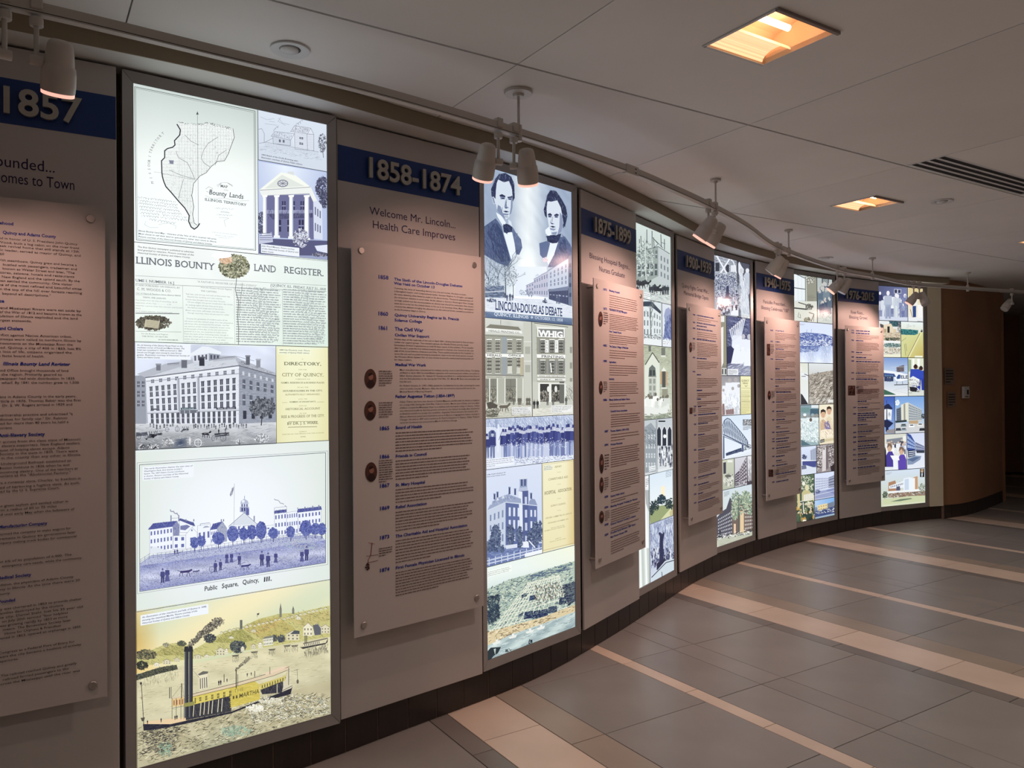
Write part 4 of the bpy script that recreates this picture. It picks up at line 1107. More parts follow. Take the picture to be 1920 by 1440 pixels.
d.line([(385, 632), (455, 628)], 3, (140, 146, 170)); d.squig(455, 600, 375, 560, 9, 14, 9, (150, 156, 176)); d.squig(1418, 520, 1318, 455, 8, 14, 7, (160, 166, 182))
# courthouse
d.poly([(905, 705), (1045, 582), (1160, 690), (1165, 820), (915, 840)], W1); d.poly([(920, 700), (1045, 590), (1150, 685)], (206, 214, 224)); d.line([(905, 705), (1045, 582), (1165, 690)], 5, (120, 126, 160)); d.line([(905, 712), (1165, 692)], 4, (130, 136, 166))
for x in (945, 985, 1025, 1070, 1110, 1148): d.rect(x - 7, 700, x + 7, 825, (238, 242, 246)); d.line([(x + 7, 702), (x + 7, 825)], 3, N2)
d.poly([(1005, 575), (1005, 530), (1088, 530), (1088, 605), (1045, 580)], (160, 168, 200)); d.windows([(1015, 535), (1080, 535), (1080, 570), (1015, 570)], 3, 1, .5, .9, N3); d.poly([(1012, 530), (1012, 500), (1082, 500), (1082, 530)], (200, 206, 222)); d.windows([(1014, 502), (1080, 502), (1080, 530), (1014, 530)], 3, 1, .4, .9, N1); d.poly([(1010, 500), (1015, 475), (1045, 455), (1075, 475), (1086, 500)], (176, 184, 210)); d.ell(1035, 480, 14, 14, (220, 226, 236)); d.line([(1046, 455), (1048, 430)], 4, N2); d.poly([(1060, 600), (1060, 540), (1088, 545), (1088, 605)], (96, 106, 170))
d.rect(1128, 610, 1140, 660, (140, 148, 180)); d.line([(955, 320), (952, 690)], 3, (150, 156, 176)); d.poly([(952, 345), (935, 360), (915, 415), (920, 438), (940, 410), (950, 370)], (170, 176, 190)); d.hatch([(952, 345), (935, 360), (915, 415), (920, 438), (940, 410), (950, 370)], 60, 2, 16, 3, [(110, 116, 140)])
d.windows([(930, 700), (1150, 690), (1150, 740), (930, 750)], 5, 1, .35, .7, N2)
bld([(1240, 700), (1320, 690), (1320, 790), (1245, 800)], None, 2, 2, fh=.25); bld([(1315, 590), (1425, 575), (1425, 790), (1318, 800)], [(1312, 590), (1315, 565), (1425, 552), (1425, 578)], 4, 3); d.line([(1315, 590), (1315, 538), (1425, 525), (1425, 560)], 3, (140, 146, 170)); bld([(1425, 580), (1525, 565), (1528, 780), (1425, 790)], None, 5, 3); bld([(1525, 580), (1735, 555), (1735, 740), (1530, 770)], [(1520, 580), (1525, 548), (1735, 525), (1742, 553)], 7, 3)
for x in (1525, 1590, 1660, 1715): d.rect(x - 5, 512 + (1715 - x) * .13, x + 5, 545, (120, 126, 166))
for x, y, rx, ry in ((596, 852, 34, 44), (655, 838, 36, 46), (810, 812, 52, 52), (940, 772, 48, 66), (1040, 772, 42, 52), (1112, 758, 38, 60), (1195, 740, 44, 76), (1305, 765, 42, 44), (1460, 755, 36, 48), (1598, 722, 50, 66), (1680, 728, 40, 50), (1742, 728, 36, 50)):
    d.line([(x, y + ry * .7), (x + 2, y + ry + 34)], 6, N3); d.blob(x, y, rx, ry, int(rx * ry * .22), 15, [(70, 84, 166), (96, 110, 186), (130, 144, 204), (50, 58, 130)])
fp = [(110, 1010), (190, 960), (420, 938), (900, 862), (1250, 806), (1600, 775), (1740, 785)]
for o in (0, 18, 34): d.line([(x, y - 8 + o) for x, y in fp], 2.5, (110, 118, 168))
for k in range(44):
    f = k / 43; x = 112 + f * 1620; y = np.interp(x, [p[0] for p in fp], [p[1] for p in fp]); d.line([(x, y - 12), (x, y + 34)], 3, (104, 112, 160))
d.hatch([(195, 880), (345, 915), (345, 925), (195, 950)], 60, .2, 16, 2, [N2]); d.poly([(195, 905), (235, 882), (345, 920), (345, 930), (195, 955)], (214, 220, 230))
PC = (76, 78, 140)
for x, y, h, sk in ((418, 955, 44, 0), (440, 950, 44, 0), (308, 1212, 124, 0), (350, 1198, 124, 1), (885, 1035, 96, 1), (928, 1028, 92, 1), (998, 1048, 96, 0), (783, 1115, 100, 0), (828, 1098, 92, 0), (1200, 1058, 126, 0), (1256, 1068, 122, 0), (1325, 1030, 100, 1), (1560, 1020, 106, 1), (1602, 1012, 124, 0)):
    d.person(x, y, h, PC, (150, 152, 190), skirt=bool(sk), hat=not sk, legs=(60, 62, 120) if not sk else (90, 94, 152), w=1.15); d.line([(x + 6, y), (x + 50, y - 24)], 5, (110, 116, 166))
wheel(750, 1090, 26, PC, 4)
def dog(x, y, s, c): 
    d.up(); d.poly([(x - 50*s, y - 20*s), (x + 30*s, y - 28*s), (x + 60*s, y - 40*s), (x + 66*s, y - 28*s), (x + 36*s, y - 8*s), (x - 40*s, y - 2*s)], c, False)
    for dx, k in ((-42, -10), (-30, 12), (20, -4), (32, 14)): d.line([(x + dx*s, y - 8*s), (x + (dx + k)*s, y + 30*s)], 5*s, c, False)
    d.line([(x - 48*s, y - 18*s), (x - 72*s, y - 28*s)], 4*s, c, False)
dog(510, 1125, 1.0, (70, 64, 120)); dog(605, 1115, .55, (84, 80, 132)); dog(1050, 1070, .8, (64, 66, 128))
d.text(682, 1285, 'Public', 40, 118, (64, 68, 80), bold=.02, italic=.05, res=3); d.text(838, 1260, 'Square,', 40, 152, (64, 68, 80), bold=.02, italic=.05); d.text(1024, 1226, 'Quincy,', 40, 150, (64, 68, 80), bold=.02, italic=.05); d.text(1212, 1202, 'Ill.', 40, 80, (64, 68, 80), bold=.02, italic=.05)
caption(d, 138, 192, ['This early illustration depicts the east view of', 'Washington Park, first known as John\'s', 'Square. The 1837 Adams County courthouse', 'is shown. Picture courtesy of the Historical', 'Society of Quincy and Adams County.'], 22.5, 12, 436, col=(84, 90, 104))
fin(d, 0, 'square_print', 'blue engraving of a public square')

# ---- steamboat on the river
q = cell(0, None, None, (618, 1085.8), None)
d = start(0, q, CD, (226, 222, 170), (196, 190, 140))
d.field([(62, 190), (1610, -60), (1612, 420), (62, 720)], 16, 8, lambda a, b: np.array([222, 221, 184]) + np.array([-14, -4, 4]) * math.sin(a * 7 + b * 5) - np.array([0, 40, 96]) * max(0, .13 - a) / .13 * (1 - abs(b - .45)) - np.array([6, 8, 22]) * b)
hill = [(62, 545), (180, 505), (300, 455), (440, 440), (520, 500), (640, 430), (760, 355), (900, 320), (1040, 255), (1200, 215), (1350, 205), (1600, 150), (1608, 420), (1100, 480), (62, 640)]
d.poly(hill, (196, 190, 112)); d.hatch(hill, 2600, .3, 26, 3.2, [(150, 150, 84), (206, 196, 124), (120, 122, 78), (176, 166, 90), (214, 206, 150)], .5)
for h_, c in (([(680, 440), (760, 370), (900, 330), (1010, 420), (900, 450)], (170, 168, 84)), ([(900, 330), (1040, 262), (1200, 240), (1330, 340), (1100, 430)], (190, 176, 92)), ([(1230, 250), (1400, 215), (1600, 190), (1605, 260), (1400, 320)], (196, 184, 110)), ([(200, 545), (300, 470), (440, 460), (450, 545)], (176, 170, 92)), ([(1000, 380), (1080, 300), (1230, 260), (1120, 350)], (206, 176, 92))): d.poly(h_, c); d.hatch(h_, 420, .6, 24, 3, [(150, 148, 76), (206, 190, 112), (124, 122, 70)], .4)
riverq = [(62, 690), (400, 640), (760, 560), (1100, 480), (1610, 395), (1612, 1010), (62, 1470)]
d.poly(riverq, (206, 200, 156))
d.field([(62, 700), (1610, 400), (1612, 1010), (62, 1465)], 18, 12, lambda a, b: np.array([214, 206, 164]) - np.array([10, 12, 14]) * (b > .5) - np.array([22, 20, 12]) * b + RNG.normal(0, 6) - np.array([30, 10, -4]) * max(0, .22 - abs(a - .45)) * max(0, b - .7) * 8)
d.hatch([(62, 720), (1610, 420), (1612, 760), (62, 1060)], 900, -.18, 40, 2.2, [(176, 168, 124), (226, 220, 180), (150, 146, 112)], .1)
d.hatch([(62, 1100), (700, 1000), (1000, 900), (1612, 830), (1612, 1010), (62, 1465)], 3400, -.30, 34, 4.5, [(120, 112, 80), (176, 164, 116), (226, 218, 178), (90, 84, 66), (60, 58, 52)], .35)
d.hatch([(900, 900), (1300, 840), (1612, 900), (1612, 1000), (1000, 1090)], 1100, .1, 28, 5, [(84, 80, 68), (216, 212, 184), (236, 232, 210), (120, 112, 86), (150, 160, 150)], .7)
d.hatch([(110, 1150), (420, 1090), (380, 1300), (100, 1330)], 520, -.2, 26, 5, [(60, 60, 66), (90, 88, 82), (40, 42, 52)], .3)
d.blob(860, 1150, 120, 40, 90, 22, [(150, 178, 150), (170, 190, 160), (130, 150, 130)]); d.blob(300, 1290, 60, 60, 60, 18, [(150, 180, 150), (120, 140, 120)])
# shore, trees and houses
d.poly([(62, 700), (250, 640), (385, 620), (395, 655), (250, 690), (62, 745)], (90, 92, 76)); d.hatch([(62, 700), (250, 640), (385, 620), (395, 655), (250, 690), (62, 745)], 700, .3, 14, 5, [(60, 66, 64), (110, 110, 84), (44, 48, 54)], .6); d.hatch([(62, 745), (395, 665), (400, 740), (62, 800)], 260, 1.57, 22, 2, [(130, 126, 100)], .1)
d.blob(140, 540, 85, 38, 300, 16, [(96, 98, 78), (60, 64, 60), (150, 140, 96)]); d.blob(110, 625, 45, 34, 160, 14, [(70, 74, 64), (44, 48, 50)]); d.blob(425, 450, 34, 22, 90, 12, [(90, 94, 80)]); d.blob(300, 462, 26, 16, 60, 12, [(196, 190, 160), (110, 110, 84)])
d.blob(872, 478, 62, 48, 420, 14, [(64, 72, 84), (90, 98, 104), (44, 50, 62), (130, 136, 120)]); d.blob(650, 410, 46, 34, 190, 13, [(84, 90, 90), (60, 66, 76)]); d.blob(1215, 412, 30, 30, 120, 12, [(70, 76, 86), (100, 104, 104)]); d.blob(1160, 410, 24, 26, 90, 12, [(80, 84, 90)])
def house(x, y, w, h, c=(222, 216, 184), rc=(120, 116, 110)):
    d.poly([(x, y), (x, y - h), (x + w * .5, y - h * 1.5), (x + w, y - h), (x + w, y)], c); d.line([(x, y - h), (x + w * .5, y - h * 1.5), (x + w, y - h)], 3, rc); d.windows([(x, y - h), (x + w, y - h), (x + w, y), (x, y)], 3, 2, .4, .45, (130, 124, 104))
for x, y, w, h in ((205, 632, 45, 22), (275, 615, 65, 26), (365, 595, 45, 22), (525, 570, 60, 22), (605, 565, 40, 20), (700, 545, 70, 42), (770, 530, 22, 30), (895, 515, 28, 30), (975, 495, 40, 28), (1030, 485, 36, 32), (1258, 425, 100, 52), (1390, 390, 75, 70), (1470, 380, 60, 62), (1530, 370, 70, 48), (1330, 260, 42, 18), (975, 362, 40, 18), (800, 412, 36, 14)): house(x, y, w, h, random.choice([(226, 220, 190), (214, 206, 172), (232, 226, 200)]))
d.poly([(1070, 415), (1150, 400), (1150, 460), (1075, 470)], (222, 220, 196)); d.windows([(1072, 415), (1150, 402), (1150, 460), (1075, 468)], 6, 2, .4, .5, (110, 112, 110)); d.poly([(1068, 415), (1085, 396), (1155, 385), (1152, 402)], (130, 130, 120)); d.poly([(1285, 375), (1320, 345), (1360, 350), (1360, 375)], (84, 90, 100)); d.poly([(1465, 305), (1505, 295), (1530, 330), (1530, 380), (1480, 385)], (100, 104, 112))
for k in range(26): house(730 + k * 33, 372 - k * 7.6 + random.uniform(-4, 4), random.uniform(16, 26), random.uniform(9, 15))
for x, y, h in ((895, 335, 70), (1208, 240, 115), (1308, 215, 65)): d.rect(x - 9, y - h * .6, x + 9, y, (130, 130, 116)); d.poly([(x - 7, y - h * .6), (x, y - h), (x + 7, y - h * .6)], (110, 112, 106))
d.rect(885, 262, 905, 330, (110, 112, 104)); d.line([(1022, 240), (1022, 210)], 2.5, (80, 80, 80)); d.poly([(1022, 210), (1040, 206), (1036, 222), (1022, 224)], (90, 92, 90))
for x, y in ((850, 548), (1000, 520), (1140, 500), (1260, 470), (1320, 470)): d.poly([(x - 30, y - 6), (x + 30, y - 12), (x + 18, y + 4), (x - 20, y + 6)], (110, 106, 90)); d.hatch([(x - 26, y + 6), (x + 26, y), (x + 26, y + 44), (x - 26, y + 48)], 40, 1.5, 18, 3, [(150, 144, 118)], .1)
d.poly([(1360, 480), (1580, 440), (1585, 405), (1560, 455), (1385, 492)], (70, 70, 70)); d.poly([(1390, 450), (1520, 425), (1520, 450), (1395, 475)], (216, 208, 176)); d.windows([(1392, 455), (1520, 428), (1520, 448), (1395, 474)], 9, 1, .4, .9, (96, 92, 84)); d.poly([(1385, 445), (1580, 402), (1582, 412), (1388, 456)], (130, 124, 104))
for x in (1402, 1414): d.line([(x, 445), (x, 385)], 6, (60, 60, 64))
d.hatch([(1395, 492), (1585, 455), (1585, 520), (1400, 560)], 260, 1.5, 24, 3, [(120, 116, 100), (90, 88, 80)], .1)
# smoke
for k in range(60):
    f = k / 59; x = 480 + 240 * f + random.gauss(0, 6); y = 470 - 200 * f ** .8 + random.gauss(0, 10); r = 10 + 30 * f
    d.blob(x, y, r, r * .7, 16, 11 + 4 * f, [(96, 92, 84), (130, 124, 108), (70, 68, 66), (176, 168, 140)])
for k in range(22):
    f = k / 21; d.blob(850 + 105 * f, 660 - 95 * f + random.gauss(0, 3), 6 + 11 * f, 5 + 8 * f, 8, 8, [(110, 106, 92), (84, 82, 78), (160, 152, 126)])
# boat
YEL = (214, 196, 64)
d.poly([(115, 1085), (340, 1085), (470, 1055), (820, 985), (1050, 895), (1210, 835), (1300, 790), (1285, 850), (1050, 910), (820, 1000), (450, 1085), (240, 1125), (120, 1138)], (50, 50, 64)); d.hatch([(120, 1095), (460, 1060), (820, 990), (820, 1000), (450, 1082), (122, 1132)], 420, -.15, 24, 2.5, [(84, 84, 92), (34, 34, 50)], .1)
d.poly([(118, 1085), (160, 1062), (360, 1040), (460, 1030), (460, 1058), (330, 1086)], (226, 196, 150))
d.poly([(445, 945), (810, 860), (815, 985), (455, 1055)], (66, 66, 74)); d.hatch([(445, 945), (810, 860), (815, 985), (455, 1055)], 420, 1.3, 22, 3, [(44, 44, 56), (96, 94, 92)], .2)
for x, y in ((520, 925), (575, 918), (605, 910), (640, 905), (668, 900), (715, 890), (745, 885)): d.line([(x, y), (x - 8, y + 100)], 6, (214, 206, 170))
d.poly([(440, 868), (525, 850), (800, 792), (880, 760), (990, 740), (1035, 770), (1042, 862), (1045, 890), (812, 955), (806, 862), (445, 948)], YEL)
d.poly([(806, 862), (806, 800), (880, 760), (990, 740), (1035, 770), (1042, 890), (812, 955)], (206, 186, 52)); d.hatch([(806, 862), (806, 800), (880, 760), (990, 740), (1035, 770), (1042, 890), (812, 955)], 300, -.2, 30, 3, [(220, 204, 84), (190, 172, 44)], .2); d.hatch([(445, 880), (800, 800), (800, 860), (445, 940)], 260, -.2, 28, 3, [(224, 208, 90), (190, 174, 54)], .1)
d.poly([(1035, 770), (1240, 705), (1270, 640), (1265, 720), (1040, 790)], (200, 184, 90)); d.poly([(1042, 780), (1255, 700), (1262, 735), (1045, 815)], (206, 192, 84)); d.windows([(1050, 778), (1255, 705), (1255, 735), (1050, 808)], 10, 1, .35, .8, (96, 90, 60))
d.poly([(1045, 815), (1225, 745), (1228, 835), (1060, 850)], (60, 60, 72)); d.hatch([(1045, 815), (1225, 745), (1228, 835), (1060, 850)], 220, 1.3, 20, 3, [(40, 40, 56), (96, 92, 90)]); d.line([(1178, 770), (1178, 840)], 5, (210, 204, 176))
d.windows([(545, 872), (830, 808), (830, 868), (545, 912)], 6, 1, .34, .75, (110, 104, 60), (206, 190, 90)); d.windows([(450, 885), (545, 868), (545, 925), (452, 940)], 3, 1, .3, .8, (120, 112, 60))
d.poly([(430, 870), (545, 835), (850, 760), (1150, 668), (1275, 625), (1278, 650), (1150, 700), (850, 785), (545, 858), (432, 885)], (216, 196, 160)); d.line([(432, 872), (545, 838), (850, 762), (1150, 672), (1275, 630)], 4, (90, 86, 80)); d.line([(432, 886), (545, 860), (850, 787), (1150, 702), (1276, 652)], 3.5, (84, 80, 76)); d.poly([(1075, 685), (1210, 632), (1275, 625), (1215, 655), (1090, 695)], (226, 200, 170))
d.text(875, 880, 'MARTHA', 34, 160, (90, 84, 48), bold=.01, italic=.1); d.windows([(820, 862), (870, 852), (870, 882), (820, 892)], 2, 1, .5, .8, (90, 84, 52)); d.text(835, 838, 'THE', 26, 80, (150, 138, 54))
d.poly([(345, 880), (440, 866), (440, 935), (348, 948)], (222, 190, 120)); d.windows([(350, 890), (438, 876), (438, 935), (350, 945)], 4, 1, .4, .7, (160, 96, 70)); d.poly([(340, 876), (440, 858), (440, 870), (342, 890)], (206, 190, 156)); d.line([(345, 960), (520, 925)], 3, (90, 84, 78))
for x in (345, 378, 415, 440): d.line([(x, 880), (x, 1045)], 3.5, (84, 80, 76))
for x in (458, 492): d.rect(x - 15, 505, x + 17, 1035, (66, 68, 76)); d.rect(x - 15, 505, x - 7, 1030, (110, 112, 116)); d.rect(x + 9, 505, x + 17, 1030, (40, 42, 52)); d.poly([(x - 19, 512), (x - 15, 470), (x + 15, 468), (x + 21, 508)], (52, 54, 62))
d.poly([(440, 920), (522, 905), (522, 935), (440, 950)], (150, 146, 70)); d.poly([(555, 690), (625, 672), (630, 800), (562, 815)], (222, 214, 182)); d.windows([(560, 720), (626, 706), (630, 800), (562, 812)], 4, 1, .4, .9, (84, 84, 84)); d.poly([(550, 690), (590, 665), (632, 668), (628, 684), (560, 700)], (110, 108, 100))
for x, y0, y1, w_ in ((853, 660, 800, 7), (757, 690, 752, 5), (1000, 665, 712, 5), (1120, 632, 690, 4), (325, 795, 880, 6), (338, 790, 880, 4), (420, 762, 880, 6), (865, 690, 780, 4)): d.line([(x, y0), (x, y1)], w_, (56, 56, 62))
for a, b in (((340, 880), (425, 770)), ((425, 770), (440, 870)), ((510, 660), (565, 720)), ((425, 770), (458, 760))): d.line([a, b], 2, (110, 106, 98))
d.line([(100, 755), (108, 870), (118, 1040), (120, 1120)], 5, (60, 60, 64)); d.ell(98, 762, 8, 12, (60, 60, 64)); d.ell(106, 878, 8, 12, (150, 136, 110)); d.poly([(95, 1035), (130, 1030), (122, 1062), (106, 1062)], (90, 84, 74)); d.line([(1335, 650), (1340, 730)], 2.5, (70, 70, 70)); d.ell(1340, 748, 9, 18, (110, 100, 84)); d.line([(1290, 670), (1350, 650)], 2, (96, 92, 84))
for x, y, h in ((150, 1085, 34), (258, 1070, 36), (368, 1050, 36), (384, 1045, 34), (715, 778, 42), (730, 774, 42), (780, 752, 30), (940, 708, 30), (972, 700, 28)): d.person(x, y, h, (50, 50, 58), (130, 110, 96))
d.poly([(1225, 790), (1265, 640), (1272, 640), (1270, 780), (1300, 775), (1290, 800), (1215, 830)], (206, 198, 170)); d.line([(1268, 640), (1268, 775)], 5, (90, 86, 80)); d.line([(1215, 822), (1298, 780)], 4, (80, 76, 72))
d.blob(1000, 960, 70, 26, 120, 16, [(226, 224, 206), (206, 200, 172), (240, 238, 226)]); d.blob(1120, 900, 90, 22, 110, 15, [(226, 224, 206), (196, 190, 160)])
caption(d, 106, 246, ['An illustration of the riverfront and hills of Quincy in 1848,', 'showing the steamboat Martha. Picture courtesy of the', 'Historical Society of Quincy and Adams County.'], 23, 13, 512, col=(70, 76, 96))
fin(d, 0, 'steamboat_print', 'coloured print of a yellow steamboat below a hillside town')

# ================================================================== lightbox 2
CE, CF, CG = (900, 300, 4.5), (900, 600, 4.8), (900, 860, 3.6)
def face(d, P, skin, shade, dark):
    """P: dict of outlines for a portrait"""
    d.poly(P['hair'], dark); d.hatch(P['hair'], 260, 1.3, 22, 3, [(40, 48, 76), (84, 96, 132), (120, 132, 164)], .5)
    d.poly(P['face'], skin)
    for k in P.get('shade', []): d.poly(k, shade)
    for k in P.get('dark', []): d.poly(k, dark)
    for k, w_ in P.get('lines', []): d.line(k, w_, dark)
q = cell(1, None, None, None, (910, 595.5))
d = start(1, q, CE, (160, 180, 206), (214, 224, 236))
d.field([(25, 60), (772, 268), (775, 1392), (40, 1330)], 18, 22, lambda a, b: np.array([150, 168, 194]) + np.array([72, 62, 40]) * math.exp(-((a - .50) / .17) ** 2) + np.array([64, 58, 40]) * min(1, max(0, b - .45) * 2.4) * (1 - .3 * abs(a - .5)) + RNG.normal(0, 3))
# coats and shirts
d.poly([(35, 560), (85, 525), (132, 492), (180, 560), (200, 640), (228, 730), (262, 845), (235, 900), (150, 870), (36, 800)], (84, 102, 142)); d.poly([(60, 610), (130, 520), (185, 600), (225, 730), (250, 850), (180, 860), (110, 760)], (62, 78, 118)); d.hatch([(36, 600), (130, 500), (230, 740), (240, 880), (36, 800)], 420, 1.2, 40, 3, [(70, 88, 130), (104, 122, 160), (54, 68, 106)], .3)
d.poly([(243, 500), (268, 560), (300, 610), (345, 670), (356, 740), (330, 800), (300, 795), (288, 690), (262, 600)], (96, 114, 154)); d.hatch([(243, 500), (300, 610), (345, 670), (356, 740), (300, 795), (262, 600)], 160, 1.2, 30, 3, [(80, 96, 138), (120, 138, 172)], .3)
d.poly([(198, 615), (270, 610), (290, 700), (302, 790), (262, 840), (228, 720)], (222, 232, 244)); d.poly([(134, 442), (146, 478), (195, 560), (218, 530), (180, 470)], (220, 230, 240)); d.poly([(238, 500), (262, 520), (272, 568), (240, 545)], (206, 218, 232)); d.poly([(193, 552), (222, 538), (250, 548), (272, 566), (268, 606), (235, 612), (225, 624), (200, 606)], (50, 62, 100)); d.hatch([(193, 552), (222, 538), (272, 566), (268, 606), (225, 624)], 60, .6, 22, 4, [(80, 94, 134), (36, 46, 80)])
face(d, dict(hair=[(96, 300), (92, 245), (110, 205), (128, 160), (160, 118), (215, 110), (262, 140), (288, 200), (292, 320), (276, 350), (270, 250), (245, 180), (200, 190), (150, 168), (140, 210), (132, 260), (138, 320), (118, 345)],
     face=[(140, 195), (152, 165), (200, 188), (243, 178), (264, 230), (274, 300), (273, 400), (262, 450), (240, 488), (215, 502), (178, 472), (143, 425), (132, 370), (112, 372), (98, 320), (112, 308), (130, 330), (133, 260)],
     shade=[[(150, 378), (172, 392), (188, 440), (206, 480), (216, 502), (178, 472), (143, 425)], [(262, 300), (275, 300), (273, 400), (262, 450), (246, 470), (258, 400)], [(216, 330), (226, 392), (244, 404), (214, 412), (204, 398)], [(168, 300), (212, 305), (210, 330), (172, 332)], [(232, 310), (270, 315), (268, 338), (236, 336)], [(100, 318), (114, 316), (126, 366), (116, 368)], [(190, 448), (245, 455), (230, 468), (200, 466)]],
     dark=[[(163, 296), (185, 288), (214, 304), (210, 314), (166, 308)], [(230, 312), (268, 306), (274, 316), (232, 322)], [(180, 318), (204, 320), (203, 330), (184, 329)], [(240, 326), (262, 326), (260, 336), (243, 335)], [(192, 432), (218, 428), (246, 438), (218, 444)], [(208, 398), (232, 404), (218, 410)]],
     lines=[([(186, 400), (182, 440)], 3), ([(224, 330), (218, 388)], 3), ([(206, 478), (236, 482)], 4)]), (202, 214, 228), (128, 144, 176), (48, 58, 94))
d.poly([(498, 702), (560, 684), (592, 705), (565, 800), (545, 850), (505, 800)], (96, 114, 156)); d.poly([(660, 655), (715, 645), (760, 710), (772, 740), (772, 850), (650, 900), (570, 905), (625, 800)], (88, 106, 148)); d.poly([(668, 700), (715, 660), (735, 790), (660, 770)], (64, 80, 122)); d.hatch([(660, 655), (715, 645), (772, 740), (772, 850), (570, 905), (625, 800)], 360, 1.2, 34, 3, [(72, 90, 132), (110, 128, 164), (56, 70, 110)], .3)
d.poly([(590, 700), (658, 690), (622, 800), (575, 885), (558, 845)], (220, 230, 242)); d.poly([(549, 590), (582, 562), (602, 632), (575, 642), (552, 620)], (222, 232, 242)); d.poly([(560, 642), (600, 636), (650, 628), (684, 622), (672, 660), (650, 700), (610, 704), (568, 690)], (50, 60, 98)); d.hatch([(560, 642), (650, 628), (672, 660), (610, 704), (568, 690)], 70, .3, 24, 4, [(80, 92, 132), (36, 44, 78)])
face(d, dict(hair=[(562, 490), (545, 470), (535, 420), (550, 365), (566, 295), (592, 255), (640, 262), (690, 335), (722, 395), (737, 470), (716, 560), (698, 575), (692, 490), (680, 405), (650, 340), (600, 352), (572, 345), (560, 400)],
     face=[(566, 352), (600, 352), (650, 342), (680, 402), (694, 480), (702, 535), (684, 610), (640, 636), (602, 628), (580, 565), (566, 480), (560, 420)],
     shade=[[(672, 440), (692, 470), (700, 540), (684, 608), (650, 632), (668, 560)], [(602, 480), (596, 528), (628, 540), (606, 545), (590, 530)], [(570, 462), (604, 466), (602, 486), (574, 484)], [(624, 466), (660, 468), (656, 488), (628, 486)], [(586, 574), (640, 582), (622, 596), (594, 590)], [(600, 612), (650, 605), (640, 634), (604, 626)]],
     dark=[[(570, 456), (590, 448), (606, 462), (602, 470), (572, 466)], [(622, 464), (645, 452), (664, 462), (660, 470), (626, 472)], [(576, 472), (596, 474), (594, 484), (579, 482)], [(630, 476), (652, 476), (650, 486), (632, 485)], [(588, 560), (612, 556), (638, 566), (612, 572)], [(592, 530), (620, 536), (604, 542)]],
     lines=[([(612, 480), (604, 525)], 3), ([(694, 480), (708, 520), (702, 545)], 4)]), (206, 216, 230), (136, 150, 182), (48, 58, 92))
# street scene below
d.field([(300, 900), (560, 900), (580, 1160), (290, 1150)], 6, 8, lambda a, b: np.array([222, 232, 244]) - 10 * abs(a - .5))
for x, y, s_ in ((215, 1100, 1.0), (75, 1110, .8), (150, 1090, .7), (280, 1120, .6)):
    d.up(); d.line([(x, y + 80), (x - 2, y - 60), (x - 5, y - 150 * s_)], 9 * s_, (84, 98, 112), False)
    for k in range(6): d.branch(x - 3, y - 60 - 22 * k * s_, -1.57 + random.uniform(-.9, .9), 75 * s_, 4.5 * s_, random.choice([(90, 104, 120), (110, 122, 136), (70, 84, 104)]), 4)
d.blob(100, 1060, 70, 90, 200, 12, [(120, 136, 154), (150, 164, 180)]); d.blob(250, 980, 70, 90, 200, 10, [(130, 144, 160), (170, 182, 196)])
d.poly([(40, 1070), (200, 1060), (205, 1160), (40, 1175)], (110, 128, 156)); d.hatch([(40, 1070), (200, 1060), (205, 1160), (40, 1175)], 180, .1, 22, 4, [(70, 86, 120), (150, 166, 190)]); d.line([(42, 1115), (200, 1105)], 5, (216, 224, 234)); d.line([(42, 1150), (200, 1140)], 4, (60, 74, 104))
d.poly([(40, 1160), (772, 1180), (774, 1310), (40, 1290)], (212, 220, 232)); d.hatch([(40, 1160), (772, 1180), (774, 1300), (40, 1280)], 260, .05, 40, 3, [(186, 196, 212), (230, 236, 244)], .1)
B1 = [(572, 935), (742, 830), (742, 1080), (575, 1090)]; d.poly([(742, 810), (772, 800), (774, 1235), (740, 1225)], (110, 124, 150)); d.windows([(744, 850), (772, 845), (774, 1180), (744, 1180)], 1, 4, .6, .4, (70, 84, 116)); d.poly(B1, (190, 202, 220)); d.windows(d.sub(B1, .03, .97, .12, .48), 5, 1, .35, .8, (110, 126, 160), (216, 224, 236)); d.windows(d.sub(B1, .03, .97, .52, .9), 5, 1, .35, .75, (110, 126, 160), (216, 224, 236)); d.line([(572, 935), (742, 830)], 7, (130, 144, 172)); d.poly([(575, 1090), (742, 1080), (745, 1225), (578, 1175)], (76, 90, 128)); d.windows([(578, 1100), (742, 1090), (742, 1215), (578, 1170)], 6, 1, .5, .95, (50, 62, 96), (150, 164, 190)); d.poly([(570, 1095), (742, 1065), (738, 1100), (560, 1112)], (120, 134, 164))
for (a, b, c, e, n) in ((510, 572, 950, 1150, 3), (450, 510, 985, 1140, 3), (385, 450, 1040, 1135, 3)):
    Q = [(a, c + 20), (b, c - 10), (b, e + 10), (a, e)]; d.poly(Q, (176 + n * 4, 190, 212)); d.windows(Q, n, 3, .4, .5, (120, 136, 166)); d.line(Q[:2], 4, (120, 134, 162))
d.poly([(455, 985), (480, 960), (505, 975)], (196, 206, 222)); d.hatch([(330, 1100), (450, 1100), (450, 1150), (330, 1140)], 110, .3, 12, 5, [(120, 134, 158), (170, 182, 200)])
for x, y, h in ((225, 1190, 60), (250, 1190, 70), (270, 1185, 55), (205, 1165, 50), (545, 1200, 40), (665, 1215, 80), (645, 1212, 60), (430, 1160, 25), (410, 1158, 22)): d.person(x, y, h, (84, 98, 130), (170, 180, 200))
d.blob(90, 1185, 40, 14, 60, 12, [(60, 72, 100), (130, 144, 168)]); d.blob(545, 1195, 22, 12, 30, 10, [(70, 84, 112)])
d.blob(545, 845, 22, 20, 50, 12, [(226, 200, 210), (236, 214, 220)])  # pink reflection of a track lamp, drawn into the print colour
